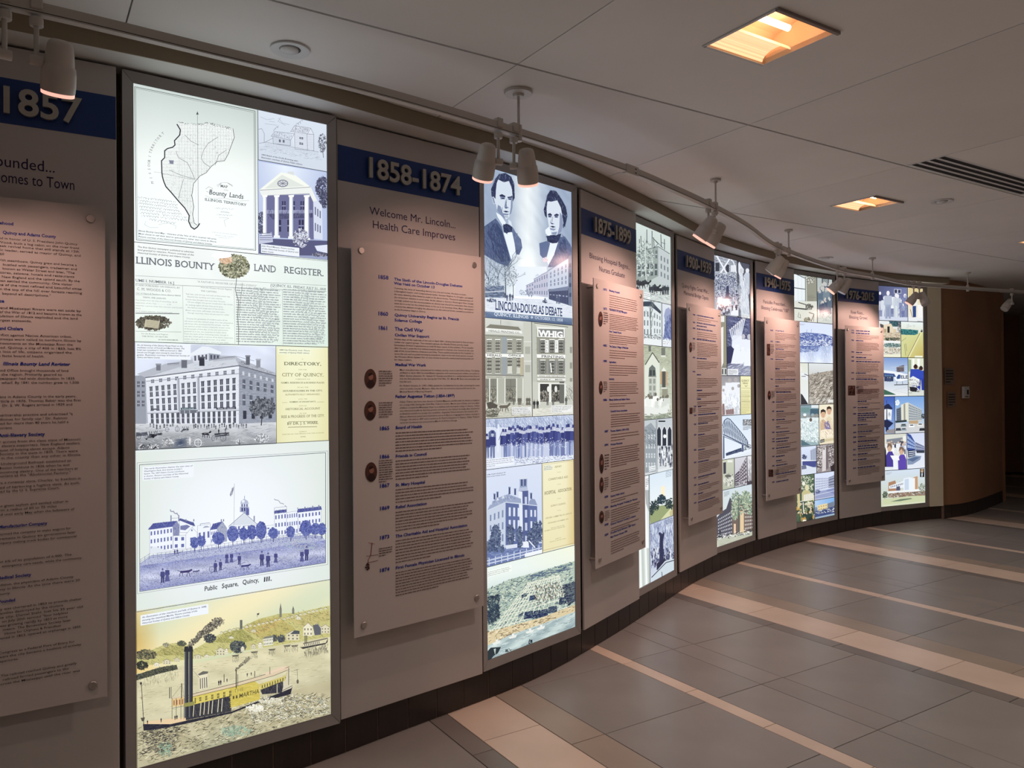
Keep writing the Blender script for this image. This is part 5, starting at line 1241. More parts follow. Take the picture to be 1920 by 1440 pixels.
d.poly([(38, 1278), (772, 1335), (775, 1395), (40, 1332)], (100, 122, 156)); d.field([(38, 1278), (775, 1338), (775, 1395), (40, 1332)], 10, 3, lambda a, b: np.array([112, 134, 166]) - np.array([30, 28, 22]) * b + RNG.normal(0, 5))
d.text(124, 1262, 'LINCOLN-DOUGLAS DEBATE', 74, 566, (36, 62, 112), serif=True, bold=.018, res=3)
d.text(114, 1312, 'QUINCY, ILLINOIS', 27, 292, (214, 224, 236), serif=True, bold=.012); d.text(458, 1342, 'OCTOBER 13, 1858', 26, 236, (196, 208, 224), serif=True, bold=.008)
d.ell(433, 1328, 9, 9, (214, 224, 236)); d.ell(433, 1328, 4, 4, (100, 122, 156))
fin(d, 1, 'debate_print', 'poster with two portraits over a street and a debate title')

# ---- two newspaper offices
q = cell(1, None, 996.8, (910, 595.5), (910.4, 785.4))
d = start(1, q, CF, (206, 208, 198), (176, 178, 162))
d.field([(42, 0), (465, 20), (468, 870), (48, 892)], 8, 10, lambda a, b: np.array([200, 204, 196]) - np.array([26, 26, 30]) * b + RNG.normal(0, 4))
d.poly([(388, 20), (465, 22), (467, 760), (392, 760)], (196, 198, 186)); d.windows([(395, 190), (462, 190), (462, 520), (395, 520)], 1, 2, .7, .4, (170, 172, 160)); d.line([(395, 195), (462, 195)], 6, (220, 222, 212)); d.line([(395, 370), (462, 370)], 6, (220, 222, 212))
d.poly([(46, 130), (390, 140), (392, 520), (46, 500)], (160, 162, 148)); d.hatch([(46, 130), (390, 140), (392, 520), (46, 500)], 420, 0, 26, 2, [(146, 148, 134), (176, 178, 164)], .05); d.poly([(200, 150), (240, 150), (240, 500), (200, 500)], (150, 160, 166))
d.poly([(50, 70), (90, 38), (345, 62), (370, 95)], (132, 130, 116)); d.line([(185, 42), (186, 0)], 4, (110, 110, 104)); d.poly([(48, 72), (372, 95), (382, 122), (48, 104)], (228, 230, 224)); d.text(76, 104, 'HERALD PRINTING CO.', 17, 282, (110, 110, 104), bold=.01); d.line([(48, 115), (392, 140)], 8, (210, 212, 202)); d.line([(48, 138), (392, 160)], 5, (120, 122, 112))
for Y, H_ in ((182, 105), (340, 135)):
    for x in (62, 138, 246, 328):
        d.rect(x, Y, x + 40, Y + H_, (92, 92, 86)); d.windows([(x, Y), (x + 40, Y), (x + 40, Y + H_), (x, Y + H_)], 3, 4, .5, .6, (196, 196, 182)); d.rect(x - 4, Y - 10, x + 44, Y, (226, 228, 220)); d.rect(x - 4, Y + H_, x + 44, Y + H_ + 6, (216, 218, 208))
d.rect(246, 270, 286, 290, (190, 190, 176)); d.poly([(246, 415), (286, 412), (286, 475), (246, 475)], (206, 206, 194)); d.poly([(328, 425), (366, 430), (366, 478), (328, 475)], (200, 200, 188)); d.rect(360, 340, 385, 500, (186, 176, 146))
d.poly([(46, 302), (390, 308), (392, 336), (46, 330)], (232, 234, 228)); d.text(62, 325, 'HERALD', 19, 132, (66, 68, 70), bold=.015); d.text(252, 327, 'OFFICE', 19, 116, (66, 68, 70), bold=.015)
d.poly([(46, 490), (390, 498), (390, 522), (46, 522)], (190, 190, 176)); d.line([(46, 495), (390, 502)], 6, (90, 92, 92)); d.text(60, 518, 'PRINTING & BINDING', 9, 140, (80, 82, 80)); d.text(230, 518, 'BOOKS & STATIONERY', 9, 140, (80, 82, 80))
d.poly([(46, 525), (392, 525), (394, 755), (48, 750)], (176, 178, 164))
for x0, x1 in ((48, 78), (90, 145), (228, 320)): d.rect(x0, 530, x1, 735, (112, 114, 106)); d.windows([(x0, 530), (x1, 530), (x1, 735), (x0, 735)], 2, 3, .9, .92, (134, 134, 122)); d.hatch([(x0, 620), (x1, 620), (x1, 735), (x0, 735)], 90, 1.5, 18, 5, [(84, 84, 80), (176, 172, 150)])
for x in (80, 150, 218, 322, 380): d.rect(x, 525, x + 8, 750, (226, 228, 220))
d.poly([(48, 750), (460, 760), (466, 868), (48, 890)], (196, 196, 182)); d.hatch([(48, 750), (460, 760), (466, 868), (48, 890)], 420, -.1, 30, 3, [(150, 148, 132), (214, 214, 202)], .2)
horse(215, 790, 1.75, (108, 102, 90)); d.poly([(55, 745), (95, 735), (155, 765), (150, 790), (70, 800)], (90, 86, 78)); wheel(80, 830, 34, (104, 100, 90), 5); wheel(140, 820, 30, (104, 100, 90), 5); d.person(112, 765, 55, (96, 92, 84), (170, 160, 146))
for x in (300, 345, 360, 420, 440): d.person(x, 765, 75, (110, 108, 98), (170, 164, 150), skirt=x > 400)
d.ell(265, 705, 10, 12, (90, 86, 78)); d.hatch([(50, 820), (160, 800), (160, 870), (50, 880)], 200, 0, 22, 5, [(120, 116, 102), (90, 88, 78)])
caption(d, 288, 800, ['The Quincy Herald started in', 'March 1835. Office located at', 'Fifth and Maine in 1850s and 60s.', 'Picture courtesy of Quincy Library'], 15, 8, 166, box=(222, 224, 222))
fin(d, 1, 'herald_office_print', 'old print of a three-storey newspaper office')
q = cell(1, 996.8, None, (910, 595.5), (910.4, 785.4))
d = start(1, q, CF, (190, 192, 178), (196, 196, 182))
d.poly([(465, 45), (510, 48), (510, 700), (468, 700)], (186, 190, 178)); d.poly([(762, 60), (835, 55), (835, 700), (765, 700)], (192, 194, 182)); d.windows([(805, 200), (832, 200), (832, 620), (805, 620)], 1, 3, .8, .4, (150, 152, 140))
d.poly([(490, 25), (785, 60), (760, 90), (512, 75)], (206, 208, 196)); d.line([(488, 28), (790, 64)], 6, (90, 92, 88)); d.poly([(508, 78), (764, 82), (764, 560), (512, 560)], (152, 152, 138)); d.hatch([(508, 78), (764, 82), (764, 560), (512, 560)], 320, 0, 30, 2, [(138, 138, 124), (168, 168, 154)], .05)
d.poly([(512, 62), (762, 72), (762, 160), (514, 152)], (230, 232, 226)); d.poly([(524, 78), (752, 84), (752, 152), (526, 146)], (130, 134, 132)); d.text(528, 146, 'WHIG', 54, 218, (238, 240, 238), serif=True, bold=.045)
for Y, H_ in ((182, 112), (366, 116)):
    for x in (545, 628, 708): d.rect(x, Y, x + 38, Y + H_, (74, 76, 74)); d.windows([(x, Y), (x + 38, Y), (x + 38, Y + H_), (x, Y + H_)], 3, 4, .45, .6, (176, 178, 166)); d.rect(x - 5, Y - 10, x + 43, Y, (226, 228, 220)); d.rect(x - 14, Y, x - 3, Y + H_, (128, 134, 134)); d.rect(x + 41, Y, x + 52, Y + H_, (128, 134, 134))
for x, t_ in ((594, 'BOOK'), (680, 'JOB')):
    d.rect(x - 9, 180, x + 22, 292, (228, 230, 226))
    for k, ch in enumerate(t_): d.text(x, 206 + 26 * k, ch, 15, None, (84, 86, 86), bold=.012)
d.poly([(508, 308), (765, 312), (765, 345), (510, 340)], (234, 236, 232)); d.text(550, 338, 'PRINTING', 23, 202, (76, 78, 80), bold=.012)
d.poly([(512, 492), (768, 498), (768, 515), (514, 512)], (226, 228, 220)); d.text(528, 510, 'WHIG AND REPUBLICAN', 11, 228, (96, 98, 96), bold=.01); d.poly([(512, 520), (768, 525), (768, 548), (514, 545)], (222, 224, 216)); d.text(540, 542, 'DAILY    MAIL', 13, 205, (96, 98, 96), bold=.01)
d.poly([(468, 555), (835, 555), (835, 790), (470, 790)], (196, 198, 186)); d.rect(538, 575, 620, 735, (64, 66, 66)); d.rect(640, 578, 712, 735, (70, 72, 70)); d.rect(712, 555, 755, 750, (110, 112, 106)); d.hatch([(538, 640), (712, 640), (712, 735), (538, 735)], 260, 1.5, 18, 7, [(176, 172, 160), (120, 116, 104), (44, 46, 48)]); d.ell(612, 622, 12, 26, (226, 226, 222)); d.ell(680, 622, 12, 30, (222, 222, 218)); d.rect(618, 575, 640, 740, (226, 228, 220)); d.line([(632, 390), (640, 470)], 9, (236, 238, 236)); d.line([(522, 570), (768, 575)], 7, (232, 234, 228)); d.rect(520, 575, 538, 760, (226, 228, 220)); d.rect(756, 580, 775, 760, (220, 222, 214))
for x in (485, 515, 605, 655, 772): d.person(x, 800 if x < 530 else 768, 84, (60, 62, 64) if x < 530 else (100, 100, 96), (140, 134, 124))
d.poly([(470, 800), (836, 770), (836, 860), (470, 870)], (214, 214, 202)); d.hatch([(470, 800), (836, 770), (836, 860), (470, 870)], 220, -.1, 30, 3, [(186, 184, 170), (226, 226, 216)], .1); d.hatch([(775, 590), (830, 600), (830, 720), (775, 720)], 60, 1.2, 24, 3, [(120, 120, 112)])
caption(d, 642, 785, ['Quincy Whig started to newspaper Saturday', 'was renamed on 5th, 1838 in business of', 'the Republic Office. Picture from', 'Quincy Public Library'], 15, 8, 178, box=(226, 228, 226))
fin(d, 1, 'whig_office_print', 'old print of a printing house with large lettering')
# ---- row of soldiers
q = cell(1, None, None, (910.4, 785.4), (910.4, 881))
d = start(1, q, CF, (196, 206, 226), (214, 222, 236))
rf_ = [(50, 900), (832, 862), (834, 985), (50, 965)]; d.poly(rf_, (176, 190, 218)); d.hatch(rf_, 1300, 1.15, 30, 3, [(120, 136, 178), (216, 224, 240), (150, 166, 200)], .15); d.line([(50, 968), (834, 985)], 5, (226, 232, 244)); d.poly([(130, 900), (155, 895), (165, 985), (145, 985)], (150, 164, 198))
d.poly([(50, 975), (834, 990), (834, 1100), (50, 1130)], (206, 214, 232)); d.poly([(76, 1010), (100, 990), (125, 992), (142, 1015), (142, 1090), (76, 1090)], (96, 110, 156))
for k in range(34):
    x = 205 + k * 19.0 + random.uniform(-5, 5); y = 1245 - k * .9 + random.uniform(-8, 8); d.person(x, y, 262 + random.uniform(-18, 14), random.choice([(64, 76, 146), (52, 62, 126), (84, 96, 160)]), (186, 192, 214), hat=random.random() < .7, legs=random.choice([(150, 164, 206), (110, 124, 176), (190, 200, 224)]), w=.75)
    if random.random() < .6: d.line([(x + 8, y), (x + 6, y - 205)], 3, (206, 214, 234))
for x, h in ((108, 235), (58, 210)): d.person(x, 1245, h, (56, 66, 130), (180, 188, 210), hat=True, legs=(110, 124, 170), w=.9)
d.line([(160, 940), (158, 1190)], 14, (216, 224, 238)); d.line([(190, 1010), (165, 1080)], 5, (60, 70, 130))
d.blob(520, 1110, 320, 60, 140, 8, [(226, 232, 244), (200, 208, 230)]); d.hatch([(310, 1240), (838, 1215), (838, 1275), (310, 1300)], 500, -.05, 18, 4, [(216, 222, 236), (130, 144, 186), (236, 240, 248), (90, 104, 150)], .3); d.hatch([(50, 1230), (310, 1245), (310, 1300), (50, 1330)], 160, 0, 24, 4, [(200, 208, 226)])
caption(d, 54, 1268, ['The 16th Illinois was to South Mississippi. With the', 'enrollment and in the early in Quincy. 1861. They', 'picture courtesy of the Historical Society of Quincy', 'and Adams County.'], 18, 9, 240, box=(224, 230, 242))
fin(d, 1, 'soldiers_print', 'blue-toned photograph of a line of soldiers')
# ---- hospital building and yellow report
q = cell(1, None, 1016.4, (910.4, 881), (912.5, 1063.6))
d = start(1, q, CG, (206, 216, 236), (190, 202, 228))
d.poly([(42, 590), (418, 570), (418, 640), (42, 735)], (104, 124, 176)); d.hatch([(42, 590), (418, 570), (418, 640), (42, 735)], 420, -.15, 30, 4, [(84, 104, 158), (150, 166, 206), (120, 140, 186)])
LF = [(48, 350), (172, 292), (172, 605), (46, 600)]; RFc = [(172, 292), (385, 315), (388, 600), (172, 610)]
d.poly(LF, (190, 202, 222)); d.poly(RFc, (94, 112, 166)); d.poly([(258, 220), (325, 215), (328, 595), (285, 598)], (84, 100, 154)); d.poly([(258, 220), (285, 222), (290, 598), (275, 598)], (216, 224, 236))
d.windows(d.sub(LF, .08, .95, .1, .9), 4, 3, .36, .6, (120, 138, 176)); d.windows([(185, 315), (275, 320), (275, 570), (185, 570)], 3, 3, .46, .7, (206, 214, 232)); d.windows([(332, 330), (384, 332), (386, 560), (334, 560)], 2, 3, .46, .6, (206, 214, 232)); d.windows([(295, 240), (322, 240), (324, 590), (300, 590)], 1, 4, .6, .6, (190, 200, 224))
d.poly([(62, 320), (100, 275), (160, 248), (190, 240), (275, 270), (278, 300), (172, 292), (48, 350)], (150, 164, 196)); d.hatch([(62, 320), (100, 275), (190, 240), (275, 270), (172, 290)], 220, 1.2, 14, 3, [(110, 126, 168), (176, 188, 212)]); d.poly([(330, 290), (345, 268), (370, 275), (388, 318), (330, 312)], (140, 154, 190)); d.line([(46, 352), (172, 294), (388, 318)], 6, (196, 206, 224))
d.poly([(265, 190), (300, 178), (318, 185), (322, 212), (258, 222)], (176, 188, 214)); d.poly([(268, 150), (262, 128), (298, 115), (318, 128), (316, 190), (268, 195)], (140, 154, 190)); d.windows([(270, 135), (314, 132), (314, 188), (270, 190)], 2, 1, .45, .8, (66, 80, 128)); d.poly([(258, 130), (296, 114), (320, 126), (318, 136), (262, 140)], (206, 214, 230))
for x, y0, y1 in ((97, 235, 275), (117, 222, 265), (198, 190, 240), (236, 200, 245), (344, 230, 270)): d.rect(x - 6, y0, x + 6, y1, (70, 84, 130)); d.rect(x - 8, y0, x + 8, y0 + 6, (120, 134, 172))
for x, y in ((72, 300), (118, 272), (155, 258)): d.poly([(x - 9, y + 12), (x, y - 14), (x + 9, y + 8)], (206, 214, 228))
for x, y, rx, ry in ((105, 540, 34, 92), (205, 520, 26, 75), (268, 530, 18, 75), (372, 510, 26, 90), (405, 490, 14, 70), (330, 530, 14, 50), (65, 590, 24, 40), (148, 610, 12, 22)): d.blob(x, y, rx, ry, int(rx * ry * .12) + 40, 13, [(66, 82, 120), (90, 106, 142), (50, 64, 104), (120, 136, 164)])
d.poly([(170, 585), (250, 575), (250, 600), (175, 610)], (206, 214, 230)); d.poly([(290, 560), (325, 560), (330, 600), (290, 600)], (222, 228, 240)); d.line([(330, 555), (370, 600)], 8, (216, 224, 238)); d.line([(44, 690), (418, 600)], 7, (196, 206, 228)); d.line([(44, 712), (418, 618)], 6, (206, 214, 232))
for k in range(9): x = 60 + k * 42; d.line([(x, 720 - k * 10), (x, 670 - k * 10.5)], 6, (190, 202, 226))
d.poly([(300, 640), (418, 612), (418, 640), (300, 665)], (226, 232, 242))
caption(d, 44, 112, ['St. Mary Hospital at Broadway & 14th', 'Street courtesy of Quincy University'], 14, 7.5, 126, box=None)
fin(d, 1, 'hospital_print', 'blue-toned photograph of a brick hospital with a tower')
q = cell(1, 1016.4, None, (910.4, 881), (912.5, 1063.6))
d = start(1, q, CG, (238, 232, 184), (226, 212, 146))
d.field([(418, 30), (634, 8), (636, 578), (420, 632)], 8, 8, lambda a, b: np.array([232, 227, 188]) - np.array([14, 36, 66]) * max(0, a - .72) * 2.6 - np.array([6, 10, 20]) * b)
yi = (150, 140, 96); d.line([(422, 42), (630, 14)], 1.5, (150, 140, 96)); d.line([(424, 620), (632, 570)], 2, (150, 140, 96)); d.line([(424, 44), (426, 618)], 2, (170, 160, 110))
for x, y, t_, h, w_ in ((505, 62, 'REPORT', 12, 46), (460, 148, 'CHARITABLE AID', 14, 134), (434, 245, 'HOSPITAL', 22, 78), (526, 228, 'ASSOCIATION', 20, 92), (476, 325, 'QUINCY, ILLINOIS.', 11, 102), (440, 408, 'OFFICERS, COMMITTEES, BY LAWS OF', 9, 178), (456, 440, 'ORGANIZED NOVEMBER 1873', 8, 140), (478, 472, 'WITH A COPY OF THE', 6, 90), (434, 492, 'PREAMBLE, ARTICLES, CHARTER AND', 6, 140), (506, 545, 'QUINCY:', 5, 42), (470, 566, 'PRINTED AT THE WHIG OFFICE', 5, 108)): d.text(x, y, t_, h, w_, (126, 118, 80) if h > 15 else yi, serif=True, bold=.006 if h < 15 else .012)
for y in (92, 174, 270, 350): d.line([(520, y), (545, y - 3)], 1.5, yi)
caption(d, 430, 58, ['The 1873 First', 'report by the Hos-', 'pital Association'], 10, 6, 60, box=(226, 228, 206))
fin(d, 1, 'report_print', 'yellowed title page of a hospital report')
# ---- bird's-eye view of the city
q = cell(1, None, None, (912.5, 1063.6), None)
d = start(1, q, CG, (222, 232, 226), (176, 196, 190))
d.field([(42, 735), (640, 575), (645, 800), (44, 900)], 10, 6, lambda a, b: np.array([222, 232, 226]) + np.array([14, 4, -30]) * max(0, a - .4) * (1 - b) - np.array([46, 30, 24]) * max(0, b - .45))
town = [(48, 880), (200, 815), (420, 755), (640, 690), (642, 1010), (400, 1075), (150, 1180), (48, 1200)]
d.poly(town, (170, 190, 176)); d.hatch(town, 2600, -.4, 18, 6, [(104, 130, 130), (200, 210, 186), (84, 110, 124), (150, 172, 150), (60, 84, 104), (222, 226, 206)], .5)
d.hatch([(300, 800), (640, 690), (640, 740), (330, 820)], 300, -.25, 34, 6, [(70, 92, 130), (120, 144, 150)], .1); d.hatch([(48, 940), (130, 920), (130, 1080), (48, 1120)], 420, 1.0, 22, 8, [(50, 66, 92), (84, 104, 110), (36, 48, 70)], .6)
d.poly([(560, 850), (642, 830), (644, 960), (600, 990), (545, 900)], (84, 100, 120)); d.hatch([(560, 850), (642, 830), (644, 960), (600, 990), (545, 900)], 300, -.4, 20, 8, [(50, 62, 88), (110, 126, 130), (36, 46, 70)])
for k in range(15):
    f = k / 14; d.line([(330 + 200 * f, 835 - 50 * f), (60 + 520 * f ** 1.1, 1190 - 195 * f)], 4.2, (226, 228, 208))
for k in range(11):
    f = k / 10; g = f ** 1.5; d.line([(330 - 270 * g, 840 + 320 * g), (540 + 55 * g, 785 + 215 * g)], 3.6 + 1.5 * g, (224, 226, 206))
for x, y, w_, h, c in ((335, 925, 40, 34, (70, 92, 130)), (285, 915, 26, 24, (84, 110, 120)), (300, 1035, 55, 50, (44, 62, 104)), (360, 1030, 46, 52, (40, 56, 96)), (412, 1020, 42, 50, (56, 74, 110)), (460, 1000, 56, 46, (66, 86, 112)), (535, 940, 44, 46, (50, 68, 96)), (260, 1050, 26, 20, (90, 120, 140))): d.poly([(x, y), (x + w_, y - 10), (x + w_ + 4, y + h - 10), (x - 6, y + h)], c); d.hatch([(x, y), (x + w_, y - 10), (x + w_, y + h - 10), (x, y + h)], 30, -.3, 14, 5, [(130, 150, 150), (30, 44, 80)])
d.hatch([(370, 860), (540, 830), (570, 920), (360, 990)], 420, 1.4, 15, 5, [(60, 70, 76), (120, 110, 96), (220, 214, 190), (90, 96, 96)], .3)
d.poly([(48, 1170), (200, 1130), (420, 1070), (640, 985), (644, 1030), (430, 1110), (200, 1190), (48, 1260)], (214, 196, 150)); d.hatch([(48, 1170), (420, 1070), (640, 985), (644, 1030), (430, 1110), (48, 1260)], 700, -.35, 22, 5, [(226, 206, 160), (160, 136, 100), (90, 84, 76), (236, 226, 196), (120, 100, 80)], .3)
d.poly([(48, 1262), (200, 1192), (430, 1112), (644, 1032), (646, 1140), (48, 1375)], (176, 196, 196)); d.field([(48, 1270), (644, 1040), (646, 1135), (48, 1372)], 12, 6, lambda a, b: np.array([172, 192, 192]) + np.array([24, 22, 18]) * math.sin(a * 14 + 5 * b) + RNG.normal(0, 5)); d.hatch([(48, 1265), (430, 1115), (644, 1035), (646, 1140), (48, 1375)], 420, -.35, 34, 3, [(130, 152, 156), (206, 220, 218), (110, 130, 136)], .15)
for x, y in ((220, 1200), (335, 1165), (410, 1140), (110, 1240)): d.poly([(x - 30, y + 4), (x + 28, y - 14), (x + 20, y + 6), (x - 20, y + 16)], (222, 226, 220)); d.rect(x - 6, y - 22, x + 8, y - 4, (226, 228, 222)); d.line([(x, y - 20), (x, y - 40)], 2.5, (80, 84, 84))
d.poly([(48, 1300), (70, 1275), (140, 1270), (120, 1310), (90, 1330), (60, 1370), (48, 1372)], (44, 58, 66)); d.poly([(90, 1285), (105, 1280), (100, 1325)], (180, 196, 190)); d.blob(340, 1240, 14, 18, 30, 10, [(40, 52, 66)]); d.blob(200, 1300, 30, 18, 40, 10, [(70, 86, 90)])
d.line([(440, 1078), (512, 1075)], 4, (120, 104, 80)); d.line([(100, 1200), (160, 1120)], 2, (120, 110, 90))
caption(d, 48, 772, ['The birds-eye view of the city of Quincy drawn and', 'published in the 1850s. From an original lithograph at', 'the Historical Society of Quincy and Adams County.'], 12, 7, 158, box=(232, 238, 232), col=(120, 128, 130))
fin(d, 1, 'city_view_print', 'bird\'s-eye print of a gridded river city')

# ================================================================== lightbox 3
CH, CI = (1080, 350, 3.35), (1080, 740, 3.13)
q = cell(2, None, None, None, (1256, 571.5))
d = start(2, q, CH, (200, 214, 210), (176, 190, 186))
d.poly([(370, 410), (460, 392), (515, 375), (520, 560), (370, 640)], (150, 164, 160)); d.poly([(515, 375), (585, 420), (595, 640), (518, 600)], (186, 196, 198)); d.windows([(385, 405), (515, 395), (515, 455), (385, 455)], 6, 1, .5, .85, (84, 98, 102), (190, 204, 200)); d.windows([(385, 480), (515, 480), (515, 560), (385, 570)], 5, 1, .55, .9, (60, 72, 82), (176, 190, 190)); d.windows([(525, 420), (585, 450), (588, 600), (525, 570)], 3, 3, .4, .6, (120, 132, 140)); d.line([(372, 412), (515, 376), (588, 422)], 4, (96, 108, 112))
for x, y0, y1 in ((430, 300, 400), (445, 270, 395), (478, 278, 380), (490, 320, 385), (535, 300, 380), (555, 330, 395), (400, 330, 420), (410, 310, 400)): d.line([(x, y1), (x + random.uniform(-4, 4), y0)], 4.5, (80, 92, 96))
for a, b in (((430, 380), (445, 330)), ((480, 320), (515, 360)), ((515, 360), (485, 385)), ((490, 330), (545, 385)), ((445, 400), (420, 340)), ((535, 350), (560, 360))): d.line([a, b], 3, (74, 86, 92))
d.blob(430, 460, 60, 120, 300, 10, [(176, 192, 186), (206, 218, 212), (130, 146, 144)]); d.line([(432, 290), (440, 600)], 6, (196, 206, 200))
d.poly([(375, 610), (592, 640), (595, 745), (375, 700)], (196, 206, 204))
for x, y, s_ in ((410, 620, 1.1), (440, 612, 1.0), (395, 612, .9), (520, 655, 1.3), (500, 640, 1.0)): horse(x, y, s_, (50, 58, 66)); d.poly([(x - 30, y - 10), (x - 5, y - 30), (x + 10, y - 8)], (60, 70, 78))
for x in (385, 465, 480, 545, 560, 575): d.person(x, 680, 62, (60, 70, 80), (120, 130, 136))
d.hatch([(375, 650), (592, 680), (595, 740), (375, 700)], 200, .1, 20, 3, [(150, 162, 162), (216, 224, 220)])
caption(d, 425, 672, ['Blessing Hospital', 'first building 1875', 'as it stood'], 12, 6, 38, box=(226, 232, 232))
fin(d, 2, 'ruined_building_print', 'photograph of a damaged brick building with horse carriages')
q = cell(2, None, 1241, (1256, 571.5), (1257, 651.5))
d = start(2, q, CH, (206, 216, 220), (196, 206, 208)); d.poly([(410, 730), (480, 735), (535, 790), (535, 950), (410, 950)], (214, 222, 224)); d.poly([(400, 722), (475, 720), (535, 785), (530, 800), (470, 752), (400, 752)], (60, 76, 92)); d.windows([(420, 770), (480, 775), (480, 940), (420, 940)], 3, 3, .4, .6, (120, 134, 142)); d.windows([(485, 780), (535, 810), (535, 930), (485, 930)], 3, 3, .4, .6, (130, 142, 150)); d.up(); d.line([(465, 740), (470, 960)], 5, (110, 120, 120), False)
for k in range(5): d.branch(467, 900 - 30 * k, -1.57 + random.uniform(-1, 1), 40, 3, (120, 130, 128), 4)
d.poly([(400, 940), (540, 945), (540, 1002), (400, 990)], (222, 228, 230)); d.hatch([(420, 920), (535, 930), (535, 960), (420, 955)], 90, .2, 12, 4, [(120, 130, 132), (84, 96, 100)])
fin(d, 2, 'villa_print', 'photograph of a white three-storey house')
q = cell(2, 1241, None, (1256, 571.5), (1257, 651.5))
d = start(2, q, CH, (206, 216, 226), (216, 224, 232)); d.poly([(548, 960), (555, 900), (560, 840), (552, 810), (562, 770), (582, 758), (600, 790), (600, 965), (570, 950)], (110, 124, 176)); d.poly([(552, 810), (562, 770), (582, 758), (600, 780), (585, 830), (570, 850)], (150, 162, 200)); d.hatch([(548, 960), (560, 840), (600, 800), (600, 960)], 120, 1.4, 22, 4, [(76, 90, 146), (140, 154, 196)]); caption(d, 545, 975, ['Portrait of the', 'founder, 1875'], 12, 6, 38, box=(232, 236, 240))
fin(d, 2, 'profile_print', 'blue-toned profile portrait')
q = cell(2, None, None, (1257, 651.5), (1258, 783))
d = start(2, q, CH, (176, 184, 158), (196, 202, 182)); d.hatch([(370, 990), (600, 1010), (600, 1460), (370, 1480)], 1200, 0, 16, 3, [(150, 158, 132), (196, 202, 178), (166, 170, 150)], .05)
d.poly([(430, 1120), (480, 1045), (525, 1110), (525, 1440), (432, 1440)], (214, 220, 206)); d.line([(435, 1118), (480, 1042), (522, 1105)], 6, (90, 96, 84)); d.poly([(455, 1190), (458, 1140), (478, 1118), (498, 1138), (502, 1190)], (110, 120, 116)); d.windows([(458, 1150), (500, 1150), (500, 1190), (458, 1190)], 2, 1, .7, .9, (70, 80, 80)); d.rect(455, 1200, 503, 1330, (190, 196, 186)); d.windows([(455, 1200), (503, 1200), (503, 1330), (455, 1330)], 2, 3, .6, .7, (150, 156, 146)); d.line([(455, 1192), (503, 1194)], 4, (60, 66, 62))
d.poly([(540, 1160), (550, 1140), (562, 1160), (562, 1260), (540, 1260)], (84, 92, 90)); d.poly([(535, 1160), (550, 1132), (568, 1160)], (222, 226, 214)); d.rect(530, 1160, 540, 1240, (196, 156, 110)); d.rect(562, 1160, 572, 1250, (196, 160, 120)); d.rect(535, 1262, 570, 1270, (216, 220, 206)); d.rect(455, 1000, 470, 1035, (110, 116, 110)); d.rect(535, 1010, 560, 1060, (120, 126, 116)); d.rect(533, 1060, 562, 1068, (224, 228, 220)); d.rect(540, 1270, 575, 1340, (150, 150, 130))
for k in range(14): d.person(432 + k * 11 + random.uniform(-3, 3), 1430 + random.uniform(-8, 14), 120 + random.uniform(-20, 15), random.choice([(226, 230, 224), (206, 212, 204), (236, 238, 234)]), (120, 116, 104), skirt=True, legs=(222, 226, 220))
d.poly([(430, 1440), (600, 1420), (600, 1480), (425, 1490)], (150, 160, 140)); d.hatch([(430, 1430), (600, 1420), (600, 1480), (425, 1490)], 120, 0, 20, 4, [(110, 120, 104), (206, 212, 196)]); d.blob(590, 1420, 14, 26, 60, 8, [(206, 210, 196), (130, 140, 120)])
fin(d, 2, 'doorway_print', 'photograph of nurses in white before an arched church-like doorway')
q = cell(2, None, 1230.8, (1258, 783), (1260, 879.6))
d = start(2, q, CI, (186, 196, 200), (200, 208, 210)); d.poly([(402, 190), (440, 165), (470, 205), (470, 450), (405, 460)], (150, 160, 168)); d.windows([(406, 220), (468, 220), (468, 440), (406, 440)], 4, 4, .5, .5, (206, 214, 218), (150, 160, 168)); d.hatch([(402, 190), (470, 200), (470, 300), (405, 300)], 90, .8, 14, 3, [(110, 120, 130)]); caption(d, 428, 435, ['First hospital', 'building front'], 12, 6, 38, box=(226, 232, 234))
fin(d, 2, 'facade_print', 'grey photograph of a tall facade')
q = cell(2, 1230.8, None, (1258, 783), (1260, 879.6))
d = start(2, q, CI, (186, 194, 202), (206, 212, 216)); d.poly([(474, 150), (562, 138), (564, 300), (474, 320)], (190, 198, 204))
for x in (487, 518, 549): d.poly([(x - 11, 300), (x - 11, 210), (x - 5, 188), (x + 5, 188), (x + 11, 210), (x + 11, 300)], (50, 58, 72)); d.line([(x - 13, 300), (x - 13, 208), (x, 182), (x + 13, 208), (x + 13, 300)], 3, (216, 222, 226))
for k in range(90): d.person(480 + random.uniform(0, 82), 320 + random.uniform(0, 110), random.uniform(28, 40), random.choice([(60, 68, 84), (200, 206, 212), (120, 128, 142), (226, 230, 234)]), (150, 154, 160))
d.ell(517, 244, 9, 11, (236, 240, 242)); d.rect(480, 152, 520, 160, (40, 46, 56)); d.poly([(474, 440), (564, 425), (564, 440), (474, 456)], (216, 222, 224))
fin(d, 2, 'gathering_print', 'photograph of a crowd before three arches')
q = cell(2, None, 1217.5, (1260, 879.6), None)
d = start(2, q, CI, (220, 228, 230), (206, 212, 206)); d.poly([(365, 640), (400, 560), (412, 640), (430, 1000), (435, 1120), (370, 1150)], (232, 238, 240)); d.field([(365, 900), (430, 900), (436, 1125), (372, 1150)], 6, 4, lambda a, b: np.array([206, 214, 210]) + 30 * math.sin(a * 12)); d.rect(405, 485, 428, 548, (226, 230, 232)); d.bars(408, 500, 18, 5, 10, 4, (120, 124, 130)); d.poly([(405, 560), (432, 560), (432, 700), (410, 640)], (170, 178, 178))
fin(d, 2, 'veil_print', 'pale photograph of hanging white drapery')
q = cell(2, 1217.5, None, (1260, 879.6), (1262.7, 966))
